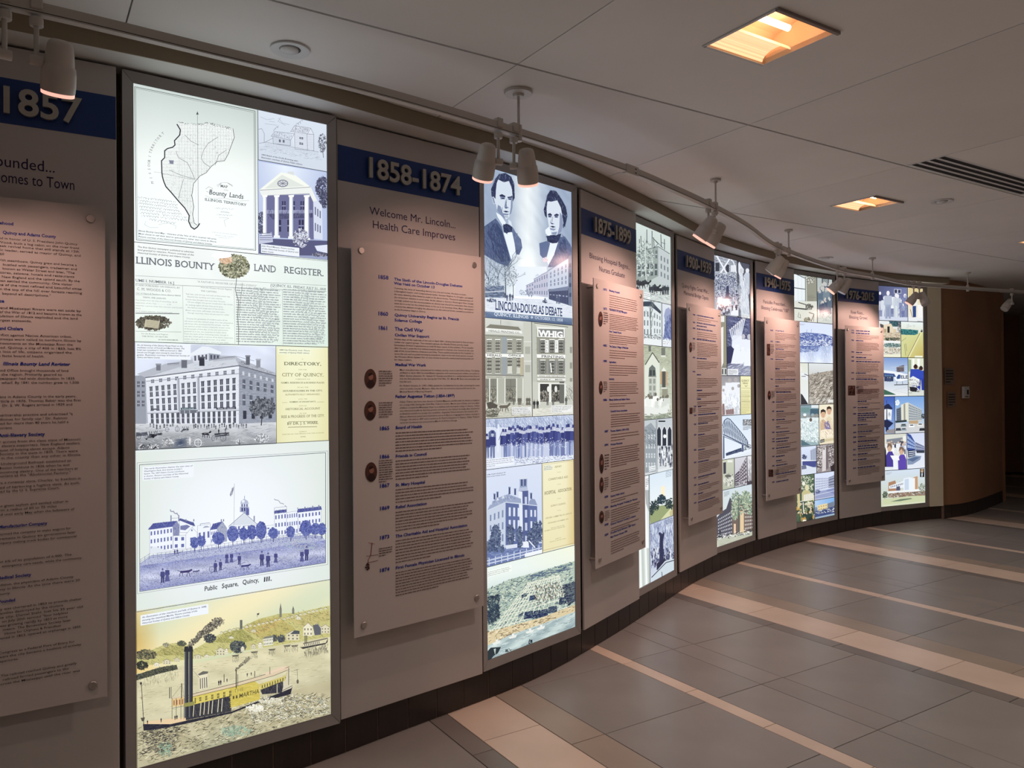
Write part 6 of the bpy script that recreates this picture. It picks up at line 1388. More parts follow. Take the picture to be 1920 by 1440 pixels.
d = start(2, q, CI, (206, 222, 236), (232, 236, 232)); d.poly([(498, 540), (520, 535), (522, 600), (500, 600)], (240, 226, 190)); d.poly([(430, 660), (572, 640), (574, 715), (436, 770)], (150, 164, 110)); d.poly([(470, 765), (560, 660), (574, 668), (574, 712)], (206, 210, 160)); d.blob(502, 615, 24, 26, 160, 10, [(40, 66, 84), (70, 92, 96), (30, 50, 70)])
for x, y, rx, ry in ((445, 660, 16, 34), (470, 650, 16, 34), (540, 640, 18, 30), (560, 640, 16, 36), (440, 685, 12, 22)): d.blob(x, y, rx, ry, 90, 9, [(44, 66, 76), (70, 90, 84), (30, 46, 58)])
d.poly([(548, 690), (570, 665), (573, 705), (552, 712)], (196, 186, 130)); caption(d, 526, 455, ['Soldiers and', 'Sailors Home', 'grounds view', 'Quincy 1886'], 10, 5, 34, box=None)
fin(d, 2, 'parkland_print', 'coloured photograph of a park lawn with dark trees')
q = cell(2, 1217.5, None, (1262.7, 966), None)
d = start(2, q, CI, (176, 188, 214), (196, 206, 220)); d.hatch([(435, 770), (575, 720), (576, 900), (440, 960)], 420, 1.5, 34, 3, [(120, 134, 176), (216, 224, 236), (90, 104, 150), (150, 164, 200)], .15)
for k in range(130): d.person(440 + random.uniform(0, 132), 920 + random.uniform(0, 100), random.uniform(24, 36), random.choice([(50, 58, 96), (80, 90, 130), (206, 212, 224), (140, 150, 186)]), (190, 194, 206), up=(k % 10 == 0))
d.poly([(485, 985), (488, 830), (480, 812), (492, 806), (500, 830), (510, 806), (516, 810), (508, 860), (512, 990)], (44, 54, 92)); d.ell(499, 822, 7, 9, (50, 60, 96)); d.poly([(470, 990), (520, 960), (520, 1010), (470, 1030)], (40, 46, 80))
d.poly([(440, 1070), (520, 975), (578, 960), (580, 1055), (442, 1115)], (196, 210, 220)); d.line([(440, 1072), (525, 985), (578, 970)], 5, (60, 68, 100)); d.line([(500, 1040), (503, 1075)], 4, (70, 76, 110)); caption(d, 526, 742, ['Statue unveiled', 'in Washington', 'Park, Quincy'], 10, 5, 42, box=None)
fin(d, 2, 'statue_print', 'blue-toned photograph of a statue above a crowd')

# ================================================================== lightbox 4
CJ, CK, CL, CM, CN, CO = (1260, 400, 4.0), (1260, 720, 4.235), (1400, 440, 4.8), (1400, 700, 4.5), (1560, 500, 6.0), (1560, 720, 5.145)
def crowd(d, x0, y0, x1, y1, n, h, cols, head=(200, 204, 212), skirt=.3, w=1.0):
    pts = sorted([(random.uniform(x0, x1), random.uniform(y0, y1)) for _ in range(n)], key=lambda p: p[1])
    for k, (x, y) in enumerate(pts): d.person(x, y, h * random.uniform(.85, 1.15), random.choice(cols), head, skirt=random.random() < skirt, legs=random.choice(cols), w=w, up=(k % 6 == 0))
q = cell(3, None, 1381.7, None, (1406, 598))
d = start(3, q, CJ, (150, 158, 172), (176, 182, 194)); d.hatch([(310, 300), (490, 345), (490, 460), (310, 445)], 520, .15, 14, 4, [(206, 212, 222), (96, 104, 120), (170, 178, 190)], .2)
d.rect(325, 370, 355, 435, (60, 66, 80)); d.rect(402, 385, 428, 440, (64, 70, 84)); d.rect(440, 390, 480, 440, (216, 220, 228))
for a, b in (((335, 320), (410, 450)), ((430, 345), (365, 445))): d.line([a, b], 11, (226, 230, 238))
for k in range(10): f = k / 9; d.line([(440 + 40 * f ** .5, 345 + 95 * f), (440 + 40 * ((k + 1) / 9) ** .5, 345 + 95 * (k + 1) / 9)], 7, (222, 226, 234))
crowd(d, 315, 470, 488, 660, 420, 26, [(70, 80, 116), (206, 212, 224), (120, 130, 160), (50, 58, 90), (170, 178, 200)]); d.blob(400, 560, 90, 90, 700, 7, [(60, 70, 106), (216, 220, 230), (130, 140, 170), (96, 106, 140)])
d.poly([(390, 640), (395, 560), (400, 545), (415, 545), (418, 640)], (56, 66, 104)); d.poly([(330, 630), (365, 632), (365, 690), (330, 685)], (222, 226, 236)); d.poly([(370, 640), (420, 645), (420, 700), (370, 695)], (206, 212, 224)); d.poly([(430, 690), (488, 700), (488, 770), (430, 765)], (226, 230, 238)); crowd(d, 320, 700, 480, 775, 40, 50, [(60, 68, 100), (196, 202, 216)])
fin(d, 3, 'flag_crowd_print', 'photograph of a dense crowd under crossed flags')
q = cell(3, 1381.7, None, None, (1406, 598))
d = start(3, q, CJ, (84, 86, 104), (120, 124, 140)); d.poly([(495, 380), (505, 362), (520, 395), (538, 420), (536, 450), (520, 440), (505, 470), (497, 440)], (216, 222, 230)); d.poly([(505, 440), (530, 440), (532, 500), (560, 560), (572, 620), (585, 780), (520, 785), (505, 620), (490, 600), (488, 560), (510, 520)], (206, 214, 224)); d.poly([(500, 520), (520, 560), (520, 620), (500, 600)], (140, 150, 168)); d.poly([(535, 470), (560, 430), (582, 450), (582, 600), (565, 620), (545, 560)], (190, 198, 212)); d.ell(565, 430, 14, 18, (216, 220, 228)); d.ell(520, 430, 12, 18, (196, 200, 206)); d.hatch([(505, 480), (575, 480), (585, 780), (510, 780)], 120, 1.4, 40, 3, [(170, 180, 198), (226, 230, 236)], .2); d.blob(495, 660, 18, 60, 80, 14, [(216, 220, 228), (150, 158, 174)])
caption(d, 525, 765, ['Red Cross nurses', 'Quincy, 1918'], 12, 6, 58, box=(222, 226, 230)); fin(d, 3, 'nurse_print', 'photograph of a nurse in a white cap')
q = cell(3, None, 1362.5, (1406, 598), (1408, 705))
d = start(3, q, CJ, (150, 150, 132), (130, 132, 120)); d.rect(366, 770, 392, 815, (222, 226, 224)); d.poly([(360, 860), (385, 850), (385, 1120), (370, 1160), (358, 1160)], (226, 228, 226)); d.poly([(385, 850), (412, 830), (412, 1140), (388, 1140)], (150, 148, 120)); d.rect(366, 1160, 412, 1215, (200, 204, 200)); d.windows([(368, 1162), (412, 1162), (412, 1212), (368, 1212)], 2, 1, .5, .8, (90, 94, 96)); fin(d, 3, 'soldier_print', 'narrow photograph of a figure in a coat')
q = cell(3, 1362.5, None, (1406, 598), (1408, 705))
d = start(3, q, CJ, (90, 98, 140), (110, 116, 150)); d.hatch([(412, 780), (592, 795), (594, 1000), (412, 1000)], 420, .5, 30, 6, [(60, 68, 110), (130, 140, 176), (90, 98, 140)], .3); d.poly([(412, 1000), (470, 990), (470, 1110), (412, 1130)], (50, 58, 100)); d.poly([(412, 1150), (592, 1090), (596, 1220), (412, 1220)], (150, 156, 180)); d.hatch([(412, 1150), (592, 1090), (596, 1220), (412, 1220)], 200, -.5, 34, 4, [(110, 116, 150), (196, 200, 216)], .1)
for x, y, h in ((488, 1128, 260), (535, 1120, 215), (578, 1145, 240)): d.person(x, y, h, (222, 228, 240), (190, 190, 200), skirt=True, legs=(226, 232, 242), w=1.05)
for k in range(9): d.line([(455 + 8 * k, 960 - 6 * k), (435 + 14 * k, 880 - 12 * k + random.uniform(-20, 20))], 7, (214, 220, 234)); d.ell(435 + 14 * k, 876 - 12 * k, 6, 9, (216, 216, 224))
d.rect(416, 1168, 496, 1212, (226, 230, 234)); d.bars(420, 1180, 70, 4, 9, 4, (130, 134, 146)); fin(d, 3, 'ship_nurses_print', 'blue-toned photograph of nurses waving in white uniforms')
q = cell(3, None, 1388, (1408, 705), (1410, 776))
d = start(3, q, CJ, (150, 150, 156), (206, 210, 216)); d.k3 = CJ
for x, y, h in ((405, 1440, 180), (432, 1430, 195), (478, 1440, 210), (385, 1445, 130), (455, 1450, 150), (500, 1440, 160)): d.person(x, y, h, (226, 230, 238), (176, 170, 170), skirt=True, legs=(230, 234, 240), w=1.2)
d.hatch([(370, 1350), (510, 1350), (510, 1500), (370, 1500)], 160, 1.4, 26, 6, [(214, 220, 230), (236, 240, 244), (190, 198, 214)], .3); d.crop(*CK); d.poly([(398, 160), (415, 155), (420, 245), (398, 250)], (150, 120, 116)); d.poly([(425, 205), (490, 195), (492, 240), (428, 245)], (176, 150, 150)); d.windows([(428, 205), (490, 198), (490, 240), (430, 244)], 4, 1, .5, .9, (120, 96, 100)); d.k3 = CJ; fin(d, 3, 'white_uniform_print', 'faded photograph of people in white uniforms')
q = cell(3, 1388, None, (1408, 705), (1410, 776))
d = start(3, q, CJ, (232, 230, 180), (222, 216, 150)); d.text(520, 1262, 'QUINCY', 14, 58, (140, 130, 80), serif=True, bold=.02); d.text(530, 1280, 'HERALD', 12, 40, (140, 130, 80), serif=True, bold=.02); d.line([(545, 1290), (555, 1300), (565, 1290)], 3, (110, 104, 70)); d.line([(520, 1310), (588, 1312)], 2, (150, 140, 96)); d.bars(520, 1335, 64, 14, 12.5, 3.5, (176, 168, 120)); d.line([(520, 1370), (588, 1372)], 2, (130, 122, 80)); d.line([(520, 1410), (588, 1412)], 2, (130, 122, 80)); fin(d, 3, 'yellow_page_print', 'yellowed printed page')
q = cell(3, None, None, (1410, 776), (1411, 853.4))
d = start(3, q, CK, (206, 222, 238), (222, 230, 240)); BL = (56, 76, 112)
up_ = [(402, 330), (415, 290), (438, 272), (460, 280), (520, 350), (580, 425), (597, 450), (598, 480)]; lo_ = [(405, 400), (470, 430), (540, 465), (600, 490)]
d.line(up_, 6, BL); d.line(lo_, 8, BL); d.line([(404, 415), (480, 445), (600, 500)], 5, (84, 104, 140))
for k in range(16):
    f = k / 15; x = 405 + 190 * f; yu = np.interp(x, [p[0] for p in up_[:7]], [p[1] for p in up_[:7]]); yl = np.interp(x, [405, 470, 540, 600], [400, 430, 465, 490])
    x2 = x + 13; yl2 = np.interp(x2, [405, 470, 540, 600], [400, 430, 465, 490]); yu2 = np.interp(x2, [p[0] for p in up_[:7]], [p[1] for p in up_[:7]])
    d.line([(x, yu), (x, yl)], 3.5, BL); d.line([(x, yu), (x2, yl2)], 2.6, (84, 106, 140)); d.line([(x, yl), (x2, yu2)], 2.2, (110, 130, 160))
d.poly([(404, 410), (414, 412), (416, 590), (403, 595)], (90, 108, 140)); d.poly([(552, 480), (566, 485), (568, 535), (552, 540)], (84, 100, 136)); d.poly([(425, 550), (550, 505), (552, 535), (428, 572)], (60, 76, 112)); d.hatch([(425, 550), (550, 505), (552, 535), (428, 572)], 90, -.3, 16, 4, [(40, 54, 92), (110, 124, 150)]); d.hatch([(590, 480), (640, 478), (640, 510), (560, 530)], 110, 0, 12, 5, [(60, 70, 90), (150, 160, 170)]); d.poly([(406, 600), (640, 530), (640, 565), (404, 605)], (216, 224, 232)); d.rect(560, 280, 632, 330, (130, 134, 140)); d.blob(596, 305, 34, 22, 120, 8, [(70, 74, 84), (206, 210, 216)]); d.bars(562, 342, 68, 4, 8, 4, (120, 126, 136)); fin(d, 3, 'bridge_print', 'photograph of a steel truss bridge over water')
for (l, r, nm, lb) in ((None, 1377, 'xray_print', 'pale green photograph of medical equipment'), (1377, 1401, 'office_block_print', 'photograph of an office block'), (1401, None, 'archway_print', 'narrow pale photograph')):
    q = cell(3, l, r, (1411, 853.4), (1412.3, 906.5))
    if nm == 'xray_print':
        d = start(3, q, CK, (196, 202, 180), (176, 184, 164)); d.poly([(406, 625), (428, 620), (428, 710), (408, 715)], (70, 70, 84)); d.blob(450, 760, 40, 50, 240, 11, [(226, 228, 216), (130, 130, 120), (206, 208, 196)]); d.rect(440, 605, 480, 622, (226, 228, 220)); d.ell(445, 730, 26, 12, (110, 110, 104))
    elif nm == 'office_block_print':
        d = start(3, q, CK, (206, 206, 216), (190, 188, 196)); Q = [(530, 690), (590, 580), (595, 780), (530, 800)]; d.poly(Q, (110, 98, 112)); d.windows(Q, 5, 6, .5, .5, (216, 214, 220)); d.poly([(500, 720), (530, 690), (532, 800), (500, 805)], (90, 80, 98)); d.windows([(502, 725), (530, 700), (530, 790), (502, 795)], 2, 4, .5, .5, (200, 196, 206)); d.hatch([(500, 780), (596, 770), (596, 800), (500, 812)], 60, 0, 12, 5, [(60, 54, 70), (200, 198, 204)])
    else:
        d = start(3, q, CK, (220, 222, 226), (150, 144, 150)); d.poly([(615, 640), (632, 600), (642, 640), (642, 700), (612, 700)], (190, 190, 196)); d.poly([(600, 770), (644, 765), (644, 795), (600, 802)], (84, 74, 86)); d.hatch([(604, 600), (642, 590), (642, 760), (604, 770)], 60, 1.5, 24, 4, [(170, 172, 180), (236, 236, 240)])
    fin(d, 3, nm, lb)
q = cell(3, None, None, (1412.3, 906.5), None)
d = start(3, q, CK, (200, 214, 222), (214, 216, 204)); d.poly([(355, 1060), (400, 1010), (430, 990), (460, 900), (480, 930), (480, 1200), (355, 1225)], (84, 84, 100)); d.windows([(362, 1070), (478, 1000), (478, 1190), (362, 1215)], 9, 6, .45, .5, (196, 200, 206)); d.poly([(470, 960), (520, 900), (640, 940), (645, 1170), (480, 1200)], (120, 104, 96)); d.rect(540, 1010, 570, 1180, (224, 196, 150)); d.rect(490, 1110, 506, 1195, (226, 196, 160)); d.windows([(575, 980), (642, 985), (642, 1150), (575, 1165)], 5, 6, .5, .5, (206, 200, 196))
for x, y, rx, ry in ((510, 930, 40, 75), (545, 960, 46, 80), (600, 930, 44, 70), (580, 900, 34, 50), (500, 1010, 30, 70), (618, 980, 30, 60)): d.blob(x, y, rx, ry, 150, 13, [(110, 140, 120), (150, 170, 140), (84, 112, 106), (196, 206, 176), (170, 180, 150)])
d.line([(530, 900), (528, 1180)], 6, (84, 100, 100)); d.poly([(360, 1225), (480, 1195), (646, 1165), (650, 1210), (365, 1312)], (186, 190, 170)); d.hatch([(362, 1200), (646, 1150), (648, 1185), (364, 1240)], 240, -.15, 15, 7, [(50, 54, 62), (214, 216, 214), (110, 116, 120), (236, 236, 234)], .3); d.hatch([(364, 1250), (646, 1195), (648, 1215), (366, 1305)], 60, -.2, 40, 4, [(170, 176, 156), (206, 208, 190)]); d.bars(412, 862, 44, 5, 8, 3.5, (130, 136, 146)); d.blob(380, 1190, 14, 30, 40, 9, [(70, 74, 84)])
fin(d, 3, 'main_street_print', 'tinted photograph of a tree-lined street of shops')

# ================================================================== lightbox 5
q = cell(4, None, 1531.9, None, (1560.4, 607.7))
d = start(4, q, CL, (196, 204, 196), (214, 218, 206)); d.poly([(424, 345), (530, 385), (530, 600), (428, 600)], (206, 216, 222)); d.windows([(426, 350), (528, 388), (528, 590), (430, 600)], 3, 2, .88, .92, (222, 230, 234)); d.line([(424, 345), (530, 395)], 6, (60, 66, 74)); d.line([(426, 478), (530, 492)], 7, (84, 88, 92)); d.line([(528, 380), (530, 600)], 8, (130, 132, 124)); d.poly([(538, 370), (632, 380), (634, 600), (540, 600)], (150, 150, 134)); d.blob(570, 405, 34, 38, 160, 9, [(84, 84, 80), (190, 190, 176), (226, 226, 216), (110, 110, 100)])
d.poly([(428, 600), (634, 600), (636, 800), (430, 782)], (214, 216, 204)); d.line([(430, 660), (540, 672)], 12, (74, 74, 74)); d.line([(465, 610), (600, 650)], 8, (84, 84, 84)); d.blob(560, 650, 34, 26, 110, 9, [(60, 60, 60), (130, 128, 120)]); d.line([(580, 780), (605, 715), (560, 700)], 6, (84, 80, 70)); d.blob(545, 765, 30, 22, 110, 9, [(130, 124, 96), (84, 80, 66), (190, 186, 160)]); d.line([(605, 720), (600, 780)], 4, (70, 70, 70)); d.line([(470, 700), (460, 740), (485, 750), (480, 715)], 4, (120, 122, 120)); d.line([(550, 560), (620, 565)], 3, (110, 110, 100))
for k in range(4): d.line([(552, 545 + 14 * k), (600, 548 + 14 * k)], 3, (120, 118, 106))
fin(d, 4, 'dental_room_print', 'photograph of an old dental room with a tall window')
q = cell(4, 1531.9, None, None, (1560.4, 607.7))
d = start(4, q, CL, (176, 186, 186), (196, 204, 196)); d.rect(675, 390, 740, 480, (90, 96, 100)); d.rect(685, 400, 730, 470, (140, 148, 150)); crowd(d, 645, 620, 765, 680, 16, 190, [(74, 96, 122), (96, 116, 136), (60, 78, 104), (120, 138, 150)], (190, 190, 186), .2); crowd(d, 655, 690, 765, 740, 8, 130, [(66, 88, 116), (90, 110, 130)], (196, 192, 186), .2); d.blob(700, 740, 60, 40, 120, 12, [(206, 212, 204), (170, 182, 178)]); fin(d, 4, 'group_portrait_print', 'blue-green group photograph')
q = cell(4, None, None, (1560.4, 607.7), (1561.5, 681.7))
d = start(4, q, CL, (206, 218, 240), (222, 230, 246)); d.poly([(470, 890), (530, 880), (640, 888), (700, 895), (774, 920), (774, 1000), (474, 1010)], (84, 108, 176)); d.hatch([(470, 890), (640, 888), (774, 920), (774, 1000), (474, 1010)], 700, .2, 14, 6, [(60, 84, 156), (130, 150, 204), (206, 216, 236), (100, 122, 186)], .5); d.line([(540, 880), (542, 855)], 3, (110, 130, 186)); d.line([(580, 880), (582, 850)], 3, (120, 140, 190)); d.hatch([(474, 955), (774, 945), (774, 1000), (474, 1010)], 260, 0, 16, 7, [(226, 232, 244), (190, 202, 230), (70, 92, 160)], .2); d.poly([(474, 1000), (620, 1005), (660, 990), (660, 1025), (560, 1060), (476, 1055)], (90, 112, 180)); d.field([(474, 1020), (774, 1000), (776, 1160), (478, 1150)], 10, 6, lambda a, b: np.array([170, 188, 226]) + np.array([46, 38, 18]) * b + 12 * math.sin(a * 14)); d.hatch([(474, 1005), (660, 1000), (640, 1050), (478, 1060)], 240, .05, 20, 5, [(70, 92, 160), (96, 118, 180), (130, 150, 200)], .2); d.hatch([(480, 1060), (774, 1010), (774, 1150), (480, 1145)], 200, 1.5, 26, 3, [(190, 204, 234), (226, 234, 246)], .1); d.bars(478, 805, 50, 2, 8, 3, (140, 150, 170)); fin(d, 4, 'river_town_print', 'blue photograph of a river town with boats')
q = cell(4, None, 1516, (1561.5, 681.7), (1564.4, 757.3))
d = start(4, q, CL, (216, 220, 206), (222, 228, 232)); d.ell(488, 1210, 10, 26, (226, 226, 220)); d.poly([(480, 1240), (556, 1250), (556, 1310), (500, 1300)], (222, 226, 230)); d.line([(520, 1255), (556, 1270)], 6, (60, 60, 60)); d.line([(495, 1275), (530, 1275)], 5, (60, 60, 60)); d.crop(*CM); d.poly([(455, 170), (470, 180), (520, 262), (456, 264)], (60, 60, 66)); fin(d, 4, 'desk_print', 'narrow pale photograph of a desk')
q = cell(4, 1516, None, (1561.5, 681.7), (1564.4, 757.3))
d = start(4, q, CL, (214, 220, 222), (170, 162, 150)); d.k3 = CL; d.poly([(558, 1260), (776, 1220), (780, 1460), (560, 1460)], (166, 156, 142)); d.hatch([(558, 1250), (778, 1225), (780, 1350), (560, 1350)], 420, -.2, 12, 5, [(110, 102, 92), (206, 198, 184), (150, 142, 130), (84, 78, 72)], .4); d.crop(*CM)
for k in range(9): d.line([(540 + 24 * k, 255), (640 + 22 * k, 60)], 4, (84, 76, 70) if k % 2 else (214, 208, 196))
d.hatch([(528, 60), (735, 0), (738, 255), (530, 262)], 520, -.75, 24, 4, [(84, 76, 70), (222, 216, 204), (130, 120, 110)], .1); d.bars(575 , 10, 0.1, 1, 1, .1, (120, 120, 120)); d.rect(685, 222, 730, 245, (222, 222, 216)); fin(d, 4, 'rail_yard_print', 'sepia aerial photograph of a rail yard')
q = cell(4, None, 1535.5, (1564.4, 757.3), (1564.4, 831.6))
d = start(4, q, CM, (130, 158, 168), (150, 176, 182)); d.rect(535, 300, 612, 400, (70, 104, 124)); d.rect(458, 290, 530, 330, (110, 150, 150)); 
for x, y, h in ((490, 560, 220), (560, 540, 200), (530, 480, 130), (590, 520, 180)): d.person(x, y, h, (214, 226, 228), (150, 150, 146), skirt=True, legs=(216, 228, 230), w=1.5)
d.hatch([(462, 400), (612, 400), (600, 590), (462, 560)], 300, 1.2, 24, 8, [(206, 220, 222), (230, 238, 238), (170, 192, 196)], .6); d.ell(540, 392, 12, 16, (110, 96, 90)); d.ell(490, 350, 14, 12, (226, 234, 236)); d.ell(555, 350, 14, 12, (150, 170, 176)); d.poly([(460, 560), (540, 605), (460, 612)], (84, 116, 130)); d.rect(545, 268, 606, 292, (216, 224, 226)); fin(d, 4, 'surgery_print', 'teal-toned photograph of a surgical team')
q = cell(4, 1535.5, None, (1564.4, 757.3), (1564.4, 831.6))
d = start(4, q, CM, (232, 224, 196), (226, 214, 184))
for x, y, s_, hc, bc in ((645, 345, 1.0, (60, 50, 46), (206, 176, 140)), (695, 320, .95, (76, 54, 44), (222, 206, 170))):
    d.poly([(x - 26 * s_, y + 110), (x - 24 * s_, y + 60), (x, y + 40), (x + 26 * s_, y + 62), (x + 40 * s_, y + 150), (x - 20 * s_, y + 160)], bc); d.ell(x, y, 20 * s_, 32 * s_, (220, 176, 140)); d.poly([(x - 22 * s_, y), (x - 20 * s_, y - 34), (x, y - 44), (x + 20 * s_, y - 32), (x + 22 * s_, y), (x + 12 * s_, y - 20), (x - 12 * s_, y - 18)], hc); d.line([(x - 9, y - 2), (x - 3, y - 2)], 3, (60, 44, 40)); d.line([(x + 4, y - 2), (x + 10, y - 2)], 3, (60, 44, 40)); d.line([(x - 5, y + 15), (x + 6, y + 15)], 3, (170, 84, 76))
d.poly([(655, 415), (690, 400), (712, 470), (660, 480)], (130, 120, 170)); d.poly([(625, 480), (680, 470), (726, 480), (728, 530), (630, 545)], (236, 224, 200)); d.hatch([(622, 400), (726, 400), (726, 540), (626, 545)], 60, 1.1, 20, 4, [(206, 170, 130), (240, 232, 210), (170, 130, 100)], .4); d.poly([(620, 560), (655, 553), (655, 580), (620, 588)], (84, 88, 84)); d.text(624, 580, '2000', 14, 28, (206, 206, 196)); d.poly([(655, 556), (735, 545), (735, 565), (655, 578)], (206, 190, 150)); fin(d, 4, 'painting_print', 'warm coloured painting of two people')
q = cell(4, None, 1531, (1564.4, 831.6), (1564.4, 883))
d = start(4, q, CM, (206, 218, 240), (186, 196, 220)); d.poly([(535, 650), (588, 625), (590, 735), (538, 735)], (176, 186, 206)); d.windows([(538, 650), (588, 630), (588, 730), (540, 732)], 4, 1, .3, 1, (110, 124, 156)); d.blob(485, 705, 22, 18, 80, 9, [(60, 70, 110), (96, 106, 140)]); d.poly([(462, 732), (590, 735), (590, 740), (462, 742)], (232, 236, 242)); d.poly([(470, 742), (588, 738), (586, 790), (500, 795), (470, 775)], (74, 84, 150)); d.poly([(465, 775), (500, 775), (588, 800), (588, 850), (466, 860)], (206, 214, 230)); d.poly([(462, 780), (500, 770), (505, 805), (464, 812)], (110, 120, 150)); fin(d, 4, 'clinic_print', 'blue-toned photographs of a low clinic building')
q = cell(4, 1531, None, (1564.4, 831.6), (1564.4, 883))
d = start(4, q, CM, (176, 168, 168), (150, 140, 142))
for k in range(6): d.line([(593, 625 + 32 * k), (636, 618 + 34 * k)], 5, (84, 72, 76)); d.line([(682, 620 + 24 * k), (735, 606 + 22 * k)], 4, (90, 80, 82))
d.hatch([(592, 610), (638, 605), (634, 800), (594, 830)], 240, 0, 10, 7, [(222, 216, 214), (110, 96, 100), (64, 54, 60)], .4); d.hatch([(680, 605), (738, 598), (738, 780), (700, 790)], 240, -.3, 10, 6, [(222, 216, 214), (110, 96, 100), (64, 54, 60)], .4); d.poly([(638, 640), (668, 625), (668, 820), (636, 830)], (206, 200, 200)); d.poly([(668, 610), (684, 606), (690, 800), (668, 815)], (120, 108, 112)); d.person(652, 720, 90, (214, 210, 212), (120, 104, 104)); d.poly([(705, 790), (738, 760), (738, 822), (712, 824)], (60, 48, 54)); fin(d, 4, 'pharmacy_print', 'photograph of pharmacy shelves')
q = cell(4, None, 1527, (1564.4, 883), None)
d = start(4, q, CM, (96, 116, 92), (70, 84, 66)); d.blob(510, 930, 60, 90, 300, 13, [(70, 104, 84), (110, 140, 106), (176, 186, 150), (226, 226, 206), (54, 80, 70)]); d.poly([(465, 1010), (480, 985), (520, 985), (570, 1030), (568, 1080), (465, 1080)], (196, 186, 130)); d.ell(508, 965, 18, 26, (214, 206, 160)); d.ell(480, 930, 14, 18, (226, 224, 206)); d.windows([(480, 1025), (566, 1005), (566, 1055), (480, 1075)], 10, 1, .55, 1, (232, 234, 236)); d.line([(425, 1085), (570, 1062)], 5, (222, 226, 224)); d.poly([(495, 1085), (560, 1070), (562, 1130), (500, 1145)], (84, 110, 90)); d.blob(525, 1100, 28, 16, 60, 10, [(226, 226, 200), (190, 196, 150)]); crowd(d, 430, 1170, 570, 1260, 34, 80, [(50, 74, 64), (84, 104, 76), (190, 150, 60), (40, 56, 54), (130, 140, 96)], (206, 190, 160), .1, 1.4); d.poly([(425, 1020), (445, 1010), (450, 1120), (430, 1150)], (206, 190, 130)); d.line([(475, 1090), (480, 1180)], 7, (226, 228, 220)); d.blob(490, 1245, 16, 10, 30, 8, [(236, 236, 230)]); fin(d, 4, 'festival_print', 'green coloured photograph of people outdoors')
q = cell(4, 1527, None, (1564.4, 883), (1565, 931.6))
d = start(4, q, CM, (206, 216, 240), (196, 206, 232)); Q = [(580, 880), (690, 880), (690, 965), (580, 995)]; d.poly(Q, (200, 208, 228)); d.windows(Q, 8, 5, .5, .5, (130, 142, 186)); Q = [(690, 880), (738, 860), (738, 960), (690, 966)]; d.poly(Q, (110, 118, 150)); d.windows(Q, 4, 4, .5, .5, (190, 196, 216)); d.poly([(578, 1010), (738, 965), (740, 1035), (578, 1060)], (130, 142, 190)); d.poly([(578, 1000), (660, 985), (738, 1020), (738, 1035), (578, 1062)], (150, 160, 200)); d.line([(578, 1030), (740, 990)], 3, (220, 226, 240)); d.blob(600, 1000, 20, 16, 60, 8, [(70, 80, 120), (110, 120, 160)]); fin(d, 4, 'hospital_wing_print', 'lavender-toned photograph of a hospital wing')
q = cell(4, 1527, None, (1565, 931.6), None)
d = start(4, q, CM, (150, 190, 232), (70, 90, 140)); d.field([(574, 1070), (744, 1042), (744, 1110), (576, 1130)], 6, 4, lambda a, b: np.array([170, 200, 234]) - np.array([60, 30, 4]) * a); d.poly([(595, 1115), (680, 1095), (682, 1150), (598, 1165)], (222, 206, 150)); d.windows([(598, 1118), (680, 1100), (680, 1148), (600, 1162)], 4, 2, .4, .45, (176, 140, 80)); d.poly([(680, 1100), (735, 1080), (738, 1130), (684, 1145)], (120, 130, 150)); d.poly([(576, 1165), (744, 1120), (746, 1180), (578, 1225)], (66, 84, 136)); d.hatch([(580, 1160), (740, 1130), (742, 1170), (580, 1190)], 110, -.2, 12, 6, [(226, 228, 226), (50, 64, 110), (150, 160, 176)], .3); d.poly([(578, 1215), (744, 1180), (746, 1198), (578, 1232)], (150, 176, 196)); fin(d, 4, 'postcard_print', 'blue coloured postcard of a pale building')

# ================================================================== lightbox 6
q = cell(5, None, 1701.7, None, (1730, 604))
d = start(5, q, CN, (84, 92, 136), (150, 160, 196)); d.field([(525, 205), (850, 222), (850, 500), (528, 480)], 8, 6, lambda a, b: np.array([84, 90, 132]) + np.array([30, 34, 40]) * a + 16 * b); d.rect(700, 255, 735, 300, (60, 66, 104)); d.rect(740, 258, 775, 300, (60, 66, 104))
for r in ((700, 255, 735, 300), (740, 258, 775, 300)): d.line([(r[0], r[1]), (r[2], r[1]), (r[2], r[3]), (r[0], r[3])], 4, (222, 226, 236), closed=True)
d.poly([(535, 560), (850, 570), (850, 612), (535, 605)], (200, 208, 226)); d.rect(655, 340, 705, 470, (226, 230, 238)); d.rect(650, 470, 720, 530, (120, 130, 170))
for x, y, h, bc, lc in ((540, 490, 210, (60, 66, 110), (200, 206, 224)), (590, 595, 265, (206, 214, 224), (206, 214, 224)), (630, 585, 315, (176, 186, 206), (150, 162, 190)), (720, 570, 270, (200, 208, 216), (190, 200, 210)), (738, 572, 265, (190, 200, 214), (206, 214, 222)), (780, 570, 200, (130, 140, 180), (120, 130, 170)), (820, 568, 265, (120, 130, 176), (130, 142, 184)), (800, 566, 150, (150, 160, 196), (110, 120, 170))): d.person(x, y, h, bc, (226, 226, 232), legs=lc, w=1.0)
d.hatch([(740, 330), (848, 330), (848, 560), (740, 560)], 80, 1.5, 30, 5, [(110, 120, 166), (150, 160, 196)], .1); fin(d, 5, 'official_group_print', 'blue-toned photograph of a group of people in suits')
q = cell(5, 1701.7, None, None, (1730, 604))
